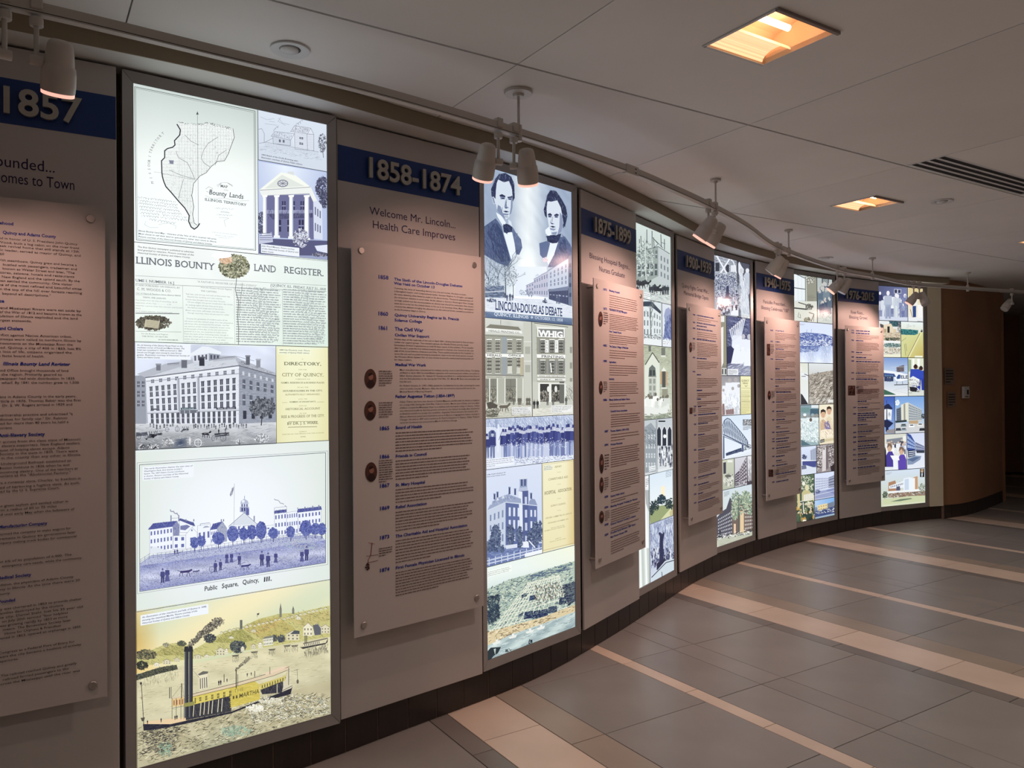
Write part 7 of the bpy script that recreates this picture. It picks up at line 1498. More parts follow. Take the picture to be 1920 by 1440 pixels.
d = start(5, q, CN, (222, 204, 150), (226, 226, 222)); d.poly([(855, 232), (1015, 242), (1018, 330), (858, 330)], (216, 196, 136)); d.poly([(905, 430), (945, 425), (945, 568), (910, 570)], (40, 76, 140)); d.poly([(880, 330), (960, 330), (960, 440), (885, 445)], (226, 226, 222)); d.poly([(960, 430), (1018, 430), (1020, 600), (965, 600)], (232, 232, 230)); d.line([(880, 480), (905, 570)], 8, (170, 150, 110)); d.poly([(855, 570), (1018, 575), (1020, 620), (856, 612)], (222, 226, 228)); d.line([(960, 614), (1018, 617)], 4, (60, 60, 60)); fin(d, 5, 'blue_trousers_print', 'coloured photograph of a worker in blue trousers')
q = cell(5, None, 1689, (1730, 604), (1730.8, 671))
d = start(5, q, CN, (222, 226, 226), (206, 206, 190)); d.poly([(640, 612), (775, 618), (775, 680), (660, 670)], (70, 110, 120)); d.blob(700, 645, 60, 30, 160, 12, [(50, 92, 104), (84, 124, 130), (40, 70, 86)]); d.poly([(540, 640), (580, 655), (582, 740), (570, 742), (540, 665)], (90, 84, 84)); d.poly([(580, 655), (665, 640), (690, 690), (690, 745), (580, 745)], (222, 206, 176)); d.rect(622, 672, 648, 744, (50, 50, 56)); d.rect(585, 700, 612, 742, (180, 160, 120)); d.blob(755, 690, 18, 70, 110, 9, [(60, 56, 64), (200, 180, 180), (110, 104, 110)]); d.rect(690, 700, 725, 745, (214, 196, 160)); d.poly([(575, 745), (775, 740), (775, 835), (575, 830)], (206, 190, 160)); d.hatch([(575, 745), (775, 740), (775, 835), (575, 830)], 160, .1, 22, 5, [(176, 150, 120), (226, 216, 196), (140, 120, 100)]); d.blob(675, 815, 90, 18, 140, 11, [(50, 66, 64), (96, 110, 84), (30, 44, 50)]); d.poly([(575, 835), (775, 838), (775, 858), (575, 855)], (226, 230, 230)); d.blob(675, 885, 100, 24, 260, 11, [(50, 104, 110), (84, 130, 126), (150, 180, 170), (40, 80, 92)]); d.blob(675, 945, 100, 36, 260, 10, [(222, 210, 180), (150, 120, 90), (236, 232, 220), (90, 84, 76), (190, 176, 150)]); d.poly([(577, 990), (775, 985), (775, 1026), (577, 1026)], (226, 226, 200)); fin(d, 5, 'houses_print', 'coloured photographs of houses and gardens')
q = cell(5, 1689, None, (1730, 604), (1730.8, 671))
d = start(5, q, CN, (222, 232, 232), (196, 184, 110)); d.poly([(775, 770), (1025, 745), (1028, 1026), (778, 1026)], (196, 194, 120)); d.field([(776, 770), (1026, 740), (1028, 1026), (778, 1026)], 8, 6, lambda a, b: np.array([206, 210, 140]) - np.array([10, 40, 70]) * a * b); d.poly([(775, 700), (850, 705), (970, 715), (965, 755), (930, 770), (850, 765), (778, 765)], (40, 130, 130)); d.blob(865, 738, 95, 28, 260, 12, [(24, 110, 116), (60, 150, 146), (20, 84, 96)]); d.poly([(840, 1026), (985, 745), (1000, 735), (1015, 740), (870, 1026)], (222, 216, 150)); d.line([(850, 1020), (990, 745)], 5, (40, 60, 70)); d.line([(780, 840), (835, 800)], 3, (90, 90, 60)); d.line([(815, 870), (828, 1000)], 4, (110, 110, 70)); d.line([(830, 865), (840, 950)], 4, (110, 110, 70)); d.blob(1008, 725, 9, 16, 30, 8, [(30, 30, 36)]); d.hatch([(840, 650), (930, 650), (930, 690), (840, 690)], 20, 0, 22, 3, [(170, 180, 180)]); d.rect(930, 1002, 1018, 1022, (226, 230, 206)); fin(d, 5, 'flood_print', 'yellow-green aerial photograph of flooded land')
q = cell(5, None, 1702.5, (1730.8, 671), (1731.4, 742.4))
d = start(5, q, CN, (130, 162, 214), (226, 228, 226)); d.field([(578, 1030), (855, 1030), (855, 1180), (580, 1180)], 6, 5, lambda a, b: np.array([120, 154, 212]) + np.array([60, 46, 14]) * b); d.poly([(725, 1130), (810, 1105), (812, 1180), (728, 1185)], (120, 110, 116)); d.hatch([(728, 1130), (808, 1108), (808, 1180), (728, 1184)], 60, 0, 18, 4, [(84, 76, 90)], .05); d.line([(660, 1130), (855, 1125)], 3, (200, 206, 214)); d.poly([(582, 1165), (700, 1180), (760, 1190), (855, 1215), (858, 1270), (780, 1290), (720, 1285), (690, 1230), (582, 1215)], (226, 232, 238)); d.poly([(582, 1195), (700, 1205), (720, 1240), (582, 1240)], (50, 84, 150)); d.rect(588, 1225, 690, 1290, (50, 70, 110)); d.windows([(590, 1210), (690, 1215), (690, 1240), (590, 1240)], 5, 1, .7, .6, (90, 130, 170)); d.poly([(725, 1245), (745, 1215), (770, 1215), (765, 1260), (730, 1265)], (40, 84, 150)); d.text(770, 1258, 'ELE', 34, 84, (50, 66, 100), bold=.03); d.line([(700, 1330), (855, 1325)], 9, (60, 66, 70)); d.line([(730, 1290), (725, 1330)], 5, (70, 76, 84)); d.line([(790, 1290), (795, 1328)], 5, (70, 76, 84)); d.poly([(585, 1380), (700, 1430), (720, 1442), (585, 1442)], (60, 110, 90))
for x in (625, 645, 655): d.person(x, 1295, 52, (70, 84, 120), (200, 190, 180))
d.line([(690, 1390), (855, 1350)], 3, (196, 196, 196)); d.line([(690, 1390), (855, 1430)], 3, (196, 196, 196)); fin(d, 5, 'helicopter_print', 'coloured photograph of a white and blue helicopter')
q = cell(5, 1702.5, None, (1730.8, 671), (1731.4, 742.4))
d = start(5, q, CN, (214, 220, 190), (206, 212, 206)); d.rect(905, 1035, 925, 1180, (236, 240, 236)); d.rect(960, 1035, 985, 1120, (236, 240, 238)); d.poly([(858, 1040), (890, 1050), (890, 1180), (860, 1180)], (150, 170, 140))
for x, y, h in ((940, 1390, 290), (1000, 1390, 270)): d.person(x, y, h, (44, 76, 190), (110, 76, 60), legs=(36, 62, 170), w=1.5); d.ell(x, y - h * .93, 17, 24, (60, 44, 40))
d.poly([(868, 1260), (910, 1230), (985, 1270), (980, 1340), (900, 1330)], (222, 226, 226)); d.hatch([(862, 1260), (985, 1270), (985, 1420), (865, 1420)], 120, .3, 26, 6, [(226, 230, 230), (60, 60, 70), (180, 184, 186)], .4); d.poly([(870, 1350), (960, 1360), (950, 1410), (880, 1400)], (44, 44, 54)); fin(d, 5, 'nurses_in_blue_print', 'coloured photograph of two nurses in blue at a bedside')
q = cell(5, None, 1677.6, (1731.4, 742.4), (1733, 810.8))
d = start(5, q, CO, (54, 96, 190), (150, 180, 226)); d.poly([(500, 215), (525, 195), (545, 190), (585, 235), (578, 245), (500, 245)], (36, 46, 84)); d.poly([(505, 245), (525, 240), (526, 340), (505, 345)], (216, 222, 230)); d.poly([(530, 240), (578, 248), (572, 350), (532, 338)], (222, 228, 232)); d.poly([(525, 238), (532, 238), (534, 360), (524, 360)], (36, 44, 76)); d.poly([(500, 350), (535, 345), (592, 378), (560, 410), (545, 420), (545, 460), (518, 460), (518, 420), (500, 410)], (34, 46, 86)); d.ell(552, 295, 14, 22, (196, 204, 216)); d.line([(552, 295), (552, 275)], 3, (30, 36, 60)); d.line([(552, 295), (562, 300)], 3, (30, 36, 60)); d.line([(527, 190), (528, 158)], 4, (36, 46, 84)); d.poly([(530, 445), (605, 430), (605, 476), (520, 476)], (150, 146, 150)); fin(d, 5, 'street_clock_print', 'photograph of a street clock on blue sky')
q = cell(5, 1677.6, None, (1731.4, 742.4), (1733, 810.8))
d = start(5, q, CO, (110, 160, 224), (206, 216, 222)); d.blob(632, 180, 22, 26, 60, 10, [(222, 230, 240), (240, 244, 248)]); d.poly([(735, 178), (865, 245), (870, 365), (738, 360)], (190, 196, 196)); d.windows([(738, 190), (865, 250), (868, 345), (740, 350)], 9, 6, .55, .7, (96, 116, 136)); d.poly([(665, 200), (725, 178), (735, 180), (738, 360), (668, 350)], (216, 216, 196)); d.poly([(690, 195), (706, 188), (708, 355), (692, 352)], (150, 150, 146)); d.poly([(620, 240), (665, 222), (668, 350), (622, 355)], (110, 120, 136)); d.windows([(622, 245), (664, 228), (666, 345), (624, 350)], 4, 6, .7, .6, (60, 72, 96)); d.poly([(610, 355), (720, 345), (720, 365), (612, 375)], (50, 66, 70)); d.poly([(740, 355), (830, 350), (832, 385), (742, 385)], (190, 160, 120)); d.poly([(608, 380), (890, 385), (892, 465), (608, 472)], (200, 202, 204))
for x, y, c in ((690, 400, (110, 130, 136)), (768, 405, (236, 238, 240)), (868, 440, (50, 54, 64)), (640, 440, (70, 74, 84)), (692, 440, (150, 166, 176)), (850, 395, (222, 222, 216))): d.poly([(x - 28, y + 12), (x - 22, y - 14), (x + 20, y - 16), (x + 28, y + 10)], c); d.poly([(x - 18, y - 2), (x - 15, y - 12), (x + 14, y - 13), (x + 18, y - 3)], (60, 70, 80))
d.blob(880, 310, 18, 24, 60, 9, [(50, 54, 50), (84, 90, 76)]); fin(d, 5, 'medical_tower_print', 'coloured photograph of a large hospital tower')
q = cell(5, None, 1700, (1733, 810.8), (1733.6, 877.4))
d = start(5, q, CO, (206, 208, 196), (222, 224, 226)); d.poly([(525, 535), (680, 515), (682, 580), (528, 590)], (130, 138, 150)); d.rect(685, 500, 720, 620, (226, 228, 220)); crowd(d, 520, 640, 715, 680, 16, 100, [(222, 226, 232), (176, 184, 206), (70, 76, 100), (236, 238, 240)], (206, 180, 160), .1, 1.3)
for x, y, c in ((560, 800, (76, 60, 160)), (675, 830, (96, 70, 180))): d.poly([(x - 36, y), (x - 40, y - 110), (x - 15, y - 150), (x + 20, y - 150), (x + 42, y - 100), (x + 44, y)], c); d.ell(x - 6, y - 185, 24, 38, (206, 170, 140)); d.poly([(x - 32, y - 180), (x - 24, y - 222), (x, y - 228), (x + 20, y - 205), (x + 16, y - 170), (x - 4, y - 205)], (130, 104, 84))
d.poly([(560, 690), (640, 690), (650, 735), (590, 740)], (232, 234, 238)); d.poly([(588, 725), (622, 725), (630, 832), (592, 836)], (226, 230, 236)); d.poly([(508, 600), (520, 640), (525, 800), (508, 800)], (40, 40, 50)); d.poly([(508, 800), (590, 805), (590, 836), (508, 838)], (216, 222, 226)); fin(d, 5, 'celebration_print', 'coloured photograph of people in purple embracing')
q = cell(5, 1700, None, (1733, 810.8), (1733.6, 877.4))
d = start(5, q, CO, (200, 210, 234), (216, 222, 232)); d.poly([(724, 475), (760, 490), (800, 560), (802, 640), (724, 640)], (56, 84, 160)); d.windows([(726, 490), (798, 560), (800, 630), (726, 620)], 4, 3, .85, .7, (150, 176, 220)); d.poly([(804, 560), (890, 600), (892, 660), (804, 650)], (110, 122, 160)); d.windows([(806, 570), (888, 605), (888, 640), (806, 635)], 6, 2, .6, .5, (176, 186, 210)); d.poly([(730, 640), (800, 632), (802, 690), (735, 710)], (30, 40, 76)); d.windows([(734, 645), (800, 638), (800, 688), (738, 704)], 1, 3, .9, .5, (190, 200, 220)); d.poly([(726, 720), (800, 690), (862, 695), (850, 730), (780, 775), (730, 780)], (130, 150, 180)); d.poly([(726, 730), (800, 705), (850, 705), (780, 750)], (90, 110, 150)); d.rect(815, 640, 890, 665, (60, 66, 84)); fin(d, 5, 'campus_sign_print', 'blue-toned photograph of a campus sign and building')
q = cell(5, None, None, (1733.6, 877.4), None)
d = start(5, q, CO, (200, 214, 232), (196, 204, 170)); d.poly([(545, 950), (610, 930), (620, 970), (660, 940), (660, 1080), (540, 1090)], (176, 130, 96)); d.poly([(550, 985), (700, 930), (700, 1000), (552, 1010)], (222, 228, 234)); d.windows([(560, 985), (700, 945), (700, 970), (560, 1005)], 8, 1, .5, .7, (110, 120, 140)); d.poly([(690, 912), (740, 900), (775, 905), (775, 1040), (690, 1050)], (222, 230, 238)); d.poly([(700, 920), (740, 912), (740, 1020), (700, 1025)], (190, 206, 226)); d.poly([(785, 900), (825, 888), (828, 1040), (785, 1045)], (196, 150, 110)); d.poly([(775, 910), (800, 905), (800, 1040), (775, 1042)], (226, 230, 232)); d.poly([(620, 990), (655, 985), (655, 1050), (622, 1055)], (84, 90, 124)); d.poly([(540, 1035), (760, 1020), (900, 1005), (905, 1020), (760, 1045), (540, 1055)], (226, 230, 230)); d.poly([(545, 1055), (900, 1030), (905, 1085), (545, 1095)], (150, 130, 110)); d.hatch([(545, 1055), (900, 1035), (905, 1085), (545, 1095)], 120, 0, 16, 7, [(90, 80, 76), (222, 222, 216), (160, 110, 84)], .3); d.blob(870, 1000, 34, 40, 120, 10, [(90, 104, 84), (130, 140, 116), (190, 196, 186)]); d.blob(510, 1070, 26, 34, 110, 9, [(84, 100, 76), (50, 64, 52)]); d.line([(510, 1080), (508, 1115)], 4, (70, 64, 54)); d.poly([(490, 1110), (760, 1080), (903, 1075), (905, 1130), (490, 1165)], (196, 204, 160)); d.poly([(560, 1135), (660, 1110), (760, 1100), (775, 1108), (660, 1130)], (110, 130, 104)); d.poly([(490, 1165), (905, 1130), (905, 1160), (488, 1190)], (206, 210, 180)); d.rect(848, 818, 890, 898, (40, 44, 54)); d.ell(868, 840, 12, 18, (196, 170, 140)); d.poly([(862, 862), (874, 862), (870, 895), (864, 895)], (226, 230, 232)); d.poly([(856, 836), (858, 818), (880, 818), (882, 838)], (176, 140, 84)); d.bars(520, 858, 60, 3, 8, 3, (150, 156, 160)); fin(d, 5, 'new_hospital_print', 'coloured photograph of a modern hospital entrance')

# ================================================================== date boards with clear text sheets
YEARS = ['1857', '1858-1874', '1875-1899', '1900-1939', '1940-1975', '1976-2015']
TLB = ['white date board at the left edge of the picture, reading 1857', 'white date board reading 1858-1874 beside the tall map lightbox', 'white date board reading 1875-1899 beside the debate lightbox',
       'white date board reading 1900-1939, third along the wall', 'white date board reading 1940-1975, fourth along the wall', 'white date board reading 1976-2015, the last along the wall']
SHEET_OFF = 0.0615
TROOT, TPL, SPL, SHEET = [], [], [], []
BLUE_INK, BODY_INK, NAVY = (22, 48, 150), (58, 42, 44), (34, 30, 78)
for i, (p0, p1) in enumerate(TB):
    o, d_, n, w = frame_of(p0, p1); pl = Plane(p0, p1)
    t = empty('date_board', (o[0], o[1], 0), pl.ang)
    tag(t, TLB[i], 'display board', 'date boards along the curved wall')
    box('board', 0, w, 0, 0.013, PANEL_Z0, PANEL_Z1, M['board'], t, 0.0015)
    box('mounting_cleat', 0.06, w - 0.20, 0.0135, 0.036, PANEL_Z0 + .08, PANEL_Z1 - .08, M['frame'], t)
    box('banner', 0.003, w - 0.001, -0.0012, -0.0001, 2.337, 2.482, M['blue'], t)
    # raised metal numerals, one part each
    V, F, W = layout(YEARS[i], 0.022, 4)
    cap = 0.080; tw = {9: 0.505, 4: 0.235}[len(YEARS[i])] if i else 0.235
    sx = tw / W; x = 0.0
    u0 = (w - tw) / 2 if i else w - 0.105 - tw
    vb = 2.371 if i else 2.368
    for ch in YEARS[i]:
        v, f, a = GL.get(ch, 0.022, 4)
        bm = bmesh.new()
        bv = [bm.verts.new((u0 + (x + q[0] / CAP) * sx, -0.020, vb + q[1] / CAP * cap)) for q in v]
        for q in f:
            try: bm.faces.new([bv[k] for k in q])
            except ValueError: pass
        bmesh.ops.remove_doubles(bm, verts=bm.verts, dist=1e-6)
        r = bmesh.ops.extrude_face_region(bm, geom=list(bm.faces))
        for g in r['geom']:
            if isinstance(g, bmesh.types.BMVert): g.co.y += 0.011
        bm_obj('numeral', bm, M['numeral'], t)
        x += a / CAP
    # clear sheet on four stand-offs
    s0, s1, z0, z1 = 0.030, min(0.703, w - 0.026), 0.484, 2.089
    sh = box('text_sheet', s0, s1, -SHEET_OFF, -SHEET_OFF + 0.0055, z0, z1, M['acrylic'], t)
    sh.data.materials.append(M['acrylic_edge'])
    for p in sh.data.polygons: p.material_index = 0 if abs(p.normal.y) > .5 else 1
    for u in (s0 + 0.042, s1 - 0.042):
        for z in (0.528, 2.048):
            so = rod('standoff', (u, -0.0003, z), (u, -SHEET_OFF + 0.0056, z), 0.0085, M['steel'], t, 14)
            lathe('cap', [(0.0125, 0), (0.0135, 0.001), (0.0135, 0.004), (0.012, 0.0055)], M['steel'], so, 18, align_z((u, -SHEET_OFF - 0.0001, z), (0, -1, 0)))
    TROOT.append(t); TPL.append(pl); SPL.append(Plane(p0, p1, SHEET_OFF)); SHEET.append(sh)

def board_title(i, crop, rows):
    for (x, y, s, h, w_) in rows:
        d = Draw(TPL[i], None, 0.0006); d.crop(*crop); d.text(x, y, s, h, w_, NAVY, res=3); d.build('title_line', M['ink'], TROOT[i])
board_title(0, (0, 0, 3), [(-78, 925, 'Founded...', 62, 390), (-220, 998, 'Care Comes to Town', 62, 642)])
board_title(1, (630, 220, 3), [(188, 545, 'Welcome Mr. Lincoln...', 43, 485), (203, 622, 'Health Care Improves', 43, 468)])
board_title(2, (1080, 350, 3.35), [(83, 446, 'Blessing Hospital Begins...', 33, 258), (144, 530, 'Nurses Graduate', 33, 162)])
board_title(3, (1260, 400, 4), [(73, 552, 'Quincy Fights Great War...', 30, 205), (87, 608, 'Memorial Bridge Opens', 30, 186)])
board_title(4, (1400, 440, 4.8), [(148, 616, 'Penicillin Prescribed...', 31, 210), (130, 668, 'Blessing Celebrates "100"', 31, 250)])
board_title(5, (1560, 500, 6), [(210, 528, 'River Rises...', 37, 152), (192, 582, 'Blessing Grows', 37, 206)])

def sheet_draw(i, crop):
    d = Draw(SPL[i], None, SHEET_OFF + 0.0005); d.crop(*crop); return d
def oval(d, x, y, rx, ry, base=(84, 52, 46)):
    d.ell(x, y, rx, ry, base, 20); d.ell(x + rx * .05, y - ry * .2, rx * .42, ry * .34, (150, 108, 96)); d.poly([(x - rx * .7, y + ry * .6), (x - rx * .3, y + ry * .15), (x + rx * .35, y + ry * .15), (x + rx * .75, y + ry * .6), (x + rx * .3, y + ry * .93), (x - rx * .3, y + ry * .93)], (52, 34, 34)); d.poly([(x - rx * .4, y - ry * .2), (x - rx * .3, y - ry * .55), (x + rx * .2, y - ry * .6), (x + rx * .48, y - ry * .3), (x + rx * .3, y - ry * .42)], (44, 28, 28))

# ---- board 0 (cut by the picture's edge)
d = sheet_draw(0, (0, 380, 2.77)); CW = 10.15
def t0(y, xe, s, bold=False, it=0.0):
    k = 12.0 * CW / 10.15 if bold else CW
    d.text(xe - k * len(s), y, s, (15.5 if bold else 11.5) * CW / 10.15, k * len(s), BLUE_INK if bold else BODY_INK, bold=.03 if bold else 0.004, italic=it, v0=d._base(0, y)[0][1])
for y, xe, s in ((112, 70, 'Early Statehood'), (160, 290, 'Quincy and Adams County')): t0(y, xe, s, True)
for y, xe, s in ((189, 402, 'was named in honor of U. S. President John Quincy'), (210, 412, 'John Wood, built a log cabin on the river front'), (229, 412, 'Greek revival home that still stands at 12th'), (250, 420, 'a civic leader, served as mayor of Quincy, and'), (271, 22, 'in 1860'),
                 (303, 398, 'With steamboats, Quincy grew and became a'), (325, 400, 'bustled with passengers, tradesmen and'), (346, 388, 'known as Water Street and later, "The'), (367, 386, 'stores, saloons, hotels and restaurants'), (389, 414, 'New England and the upland south. By the'), (410, 376, 'soon settled the community. One visitor'), (431, 424, 'one of the most refined and beautiful cities'), (453, 426, 'from the top of the hill over forests reaching'), (476, 264, 'beyond all descriptions."')): t0(y, xe, s)
t0(517, 22, 'Land Office', True)
for y, xe, s in ((551, 420, 'Illinois and Mississippi Rivers were set aside by'), (572, 424, 'of the War of 1812 and became known as the'), (593, 404, 'population of Illinois exploded and the land'), (615, 166, 'largest statewide.')): t0(y, xe, s)
t0(659, 120, 'Black Hawk War and Cholera', True)
for y, xe, s in ((692, 374, 'conflict against Native American tribes,'), (713, 422, 'federal troops were called to northern Illinois by'), (735, 378, 'movements on the Mississippi River the'), (757, 422, 'spread. Quincy, a city of 400 in 1833, lost 8%'), (778, 374, 'of the loss of life, citizens organized the'), (800, 232, 'de facto board of health.')): t0(y, xe, s)
t0(843, 362, 'Illinois Bounty Land Register', True, .2)
for y, xe, s in ((876, 356, 'Land Office brought thousands of land'), (897, 322, 'to the region. Primarily geared to'), (918, 388, 'newspaper had wide distribution. In 1835'), (940, 414, 'wharf. By 1841 the number grew to 1,200.'), (1014, 396, 'physicians in Adams County in the early years.'), (1036, 420, 'article in 1876, Thomas Baker was the first'), (1058, 376, 'Dr. S. W. Rogers arrived in 1829 and'), (1109, 378, 'partnership practice and advertised "a'), (1131, 350, 'medicines for family use." Dr. Ralston'), (1152, 356, 'and for more than 40 years he held a'), (1175, 68, 'physicians.')): t0(y, xe, s)
t0(1216, 232, 'Anti-Slavery Society', True)
for y, xe, s in ((1248, 422, 'river across from the slave state of Missouri.'), (1269, 414, 'slavery supporters. New England settlers'), (1291, 362, 'cause of helping slaves escape. Adams'), (1311, 404, 'Society in the state in 1835. There were'), (1332, 422, 'visitors in the county than any other in Illinois.'), (1362, 370, 'Underground Railroad, established an'), (1384, 362, 'Mission Institute in 1836 when he was'), (1406, 404, 'denouncing slavery. One of the teachers at'), (1426, 368, 'Missourians as the "Abolitionist Factory,"')): t0(y, xe, s)
d.crop(0, 880, 2.571); CW = 9.4
for y, xe, s in ((70, 390, 'give a runaway slave, Charley, to freedom in'), (93, 386, 'convicted of harboring a fugitive slave. As such,'), (112, 288, 'fined by the U. S. Supreme Court.'), (182, 330, 'were given asylum and settled either in'), (202, 274, 'within a radius of 50 to 75 miles'), (223, 358, 'remained until early May when the followers of'), (318, 342, 'formed the company to make wagons for'), (340, 366, 'remains in Quincy six generations later'), (361, 370, 'company making truck bodies for commercial'), (451, 346, 'lost 6% of its population of 6,900. The'), (473, 394, 'emergency care needs, while the community'), (563, 354, 'addition, the physicians of Adams County'), (584, 386, 'Society in Illinois. At the time there were 20'), (606, 52, 'county.'), (680, 394, 'Society was chartered in 1853 to provide shelter'), (700, 304, 'families destroyed by the cholera'), (720, 400, 'in the city, Daniel Stahl, lost his 35 year old'), (740, 328, 'on July 20th termed "four helpless'), (760, 326, 'was growing rapidly by 1853 as more'), (780, 342, 'means. The Benevolent Society later'), (800, 294, 'Home for Orphans & Friendless'), (820, 394, 'opened in 1853, opened an orphanage in 1855.'), (890, 360, 'Congress as a Federal Port of Entry for'), (910, 392, 'years the city became a beehive of activity'), (931, 90, 'departures.'), (1001, 370, 'The railroad reached Quincy and greatly'), (1021, 332, 'railroad ferried passengers to the'), (1041, 386, 'across the Mississippi until the river was')): t0(y, xe, s)
for y, xe, s in ((284, 228, 'Manufacturing Company'), (530, 150, 'Medical Society'), (644, 74, 'Orphanage Founded')): t0(y, xe, s, True)
d.build('printed_text', M['ink'], SHEET[0])

# ---- board 1
d = sheet_draw(1, (630, 220, 3)); BX0, BW = 328, 436
HB = dict(bold=.024)
def head(x, y, s, h=15, w_=None): d.text(x, y, s, h, w_, BLUE_INK, **HB)
def para(y, rows, lead, h=8.2, x=BX0, full=84): 
    for k, r in enumerate(rows): d.text(x, y + lead * k, r, h, BW * min(1.02, len(r) / full), BODY_INK, bold=.002)
head(233, 907, '1858', 21, 62); head(327, 917, 'The Sixth of the Lincoln-Douglas Debates', 15, 384); head(327, 940, 'Was Held on October 13', 15, 228)
para(964, ['Debating the issue of extending slavery into the territories, Abraham Lincoln,', 'a Springfield lawyer, and Congressional leader, Senator Stephen A. Douglas, canvassed', 'the state debating what America ought to do about slavery. Thousands attended each of', "the three-hour debates in seven cities. At the debate in Quincy's Washington Park, Lincoln", 'strongly staked out the moral position on slavery and shared his conviction that slavery', 'must die in order for the United States to live up to its founding values. Major newspapers', "covered the debates bringing the discussion to the national forum. Lincoln's ascendancy", 'to the Presidency began in Quincy.'], 17.2)
head(233, 1113, '1860', 21, 60); head(329, 1118, 'Quincy University Begins as St. Francis', 15, 362); head(329, 1147, 'Solanus College', 15, 154)
head(236, 1194, '1861', 21, 56); head(330, 1199, 'The Civil War', 19, 160); head(330, 1231, 'Civilian War Support', 15, 194)
para(1252, ['Within days of the outbreak of the war in April 1861, Quincy launched its first of many', "civilian war support groups. Two women's groups, the Needle Pickets and the Good", 'Samaritans, formed organizations to help fill basic needs of the soldiers. Three months', "after the war's onset the first military hospital opened in a former chair factory on the east", 'side of 5th Street between Delaware and Ohio. There would eventually be five hospitals to', 'serve the sick and wounded arriving by steamboat. Later in the war local women formed', 'the Western Illinois Sanitary Fair to raise money to provide medical and humanitarian aid', 'for Union soldiers.'], 16.4)
d.crop(640, 680, 3); BX0, BW = 303, 440
head(303, 18, 'Medical War Work', 15, 172)
para(44, ['Many area physicians volunteered for military service, most in the Union Army. The Battle', 'of Shiloh in April 1862 involved Illinois regiments with numerous local soldiers wounded or', 'killed. Quincy physician, Dr. Samuel W. Everett was killed. It is widely believed that Everett', 'was the first physician to die during the Civil War. Dr. Moses M. Bane was wounded and', 'lost his arm.'], 16.6)
para(133, ['Dr. Robert Christie, Sr. (1831-1902), joined the Confederate forces after practicing for some', 'years in Lewis County, Missouri. After the war, he moved to Quincy and was on the', 'Medical Board of Blessing Hospital.'], 17)
head(303, 198, 'Father Augustus Tolton (1854-1897)', 16, 334)
para(224, ['Father Tolton was born into slavery in Central Missouri and fled with his family to freedom', "as a young child. During the Civil War, Tolton's mother, Martha Jane Chisley, and two other", 'children crossed the Mississippi River in a rowboat and were given refuge in Quincy. Tolton', 'was educated locally by German priests and sent to the Vatican to study after seminaries', "in America would not accept the candidate. Augustus Tolton became the nation's first", 'African-American priest and returned to serve in Quincy congregations before moving to', "Chicago. He died in 1897 and is buried at St. Peter's Cemetery in Quincy. Father Tolton's", 'cause for Sainthood was announced in March of 2010 in Chicago.'], 16.8)
for yd, dt, yh, hd, wd, yb, nl, ld in ((380, '1865', 373, 'Board of Health', 150, 398, 7, 17), (540, '1866', 534, 'Friends in Council', 176, 556, 7, 17), (704, '1867', 696, 'St. Mary Hospital', 166, 718, 5, 17.5), (831, '1869', 821, 'Relief Association', 176, 845, 7, 17), (996, '1873', 984, 'The Charitable Aid and Hospital Association', 404, 1006, 8, 17.2), (1180, '1874', 1162, 'First Female Physician Licensed in Illinois', 388, 1185, 9, 16)):
    head(212, yd, dt, 20, 58); head(304, yh, hd, 16, wd); d.bars(304, yb, 440, nl, ld, 4.6, (98, 76, 76), .55)
for x, y in ((163, 90), (162, 270), (167, 615)): oval(d, x, y, 33, 55)
d.line([(172, 1012), (165, 1080), (150, 1110), (150, 1150)], 3, (150, 60, 60)); d.line([(150, 1012), (185, 1020)], 2.5, (150, 60, 60)); d.line([(140, 1088), (205, 1080)], 2.5, (110, 66, 66)); d.line([(150, 1125), (205, 1112)], 2.5, (110, 66, 66)); d.blob(146, 1148, 12, 18, 30, 8, [(70, 44, 44)])
for y, n in ((50, 7), (228, 7), (555, 10), (1050, 4)): d.bars(210, y, 78, n, 13.2, 4.2, (74, 54, 56), .6)
d.build('printed_text', M['ink'], SHEET[1])

# ---- boards 2-5: headings where they can be read, dashes for the fine print
def timeline(i, blocks, ovals):
    d = sheet_draw(i, blocks[0][0])
    for crop, xd, wdt, xh, xb, bw, hh, bh, rows in blocks:
        d.crop(*crop)
        for (dt, yd, hd, yh, wh, yb, nl, ld) in rows:
            if dt: d.text(xd, yd, dt, hh, wdt, BLUE_INK, bold=.03)
            if hd: d.text(xh, yh, hd, hh * .9, wh, BLUE_INK, bold=.025)
            elif wh: d.bars(xh, yh, wh, 1, 1, hh * .72, (38, 54, 128), 1.0)
            if nl: d.bars(xb, yb, bw, nl, ld, bh * .8, (112, 84, 82), .6)
    for crop, x, y, rx, ry in ovals:
        d.crop(*crop)
        if rx < 0: d.rect(x + rx, y - ry, x - rx, y + ry, (78, 48, 46)); d.blob(x, y, -rx * .8, ry * .8, 40, -rx * .5, [(130, 92, 84), (50, 32, 32)])
        else: oval(d, x, y, rx, ry)
        d.bars(x + abs(rx) * 1.35, y - ry * .8, abs(rx) * 2.1, 6, ry * .28, ry * .09, (84, 62, 64), .6)
    d.build('printed_text', M['ink'], SHEET[i])
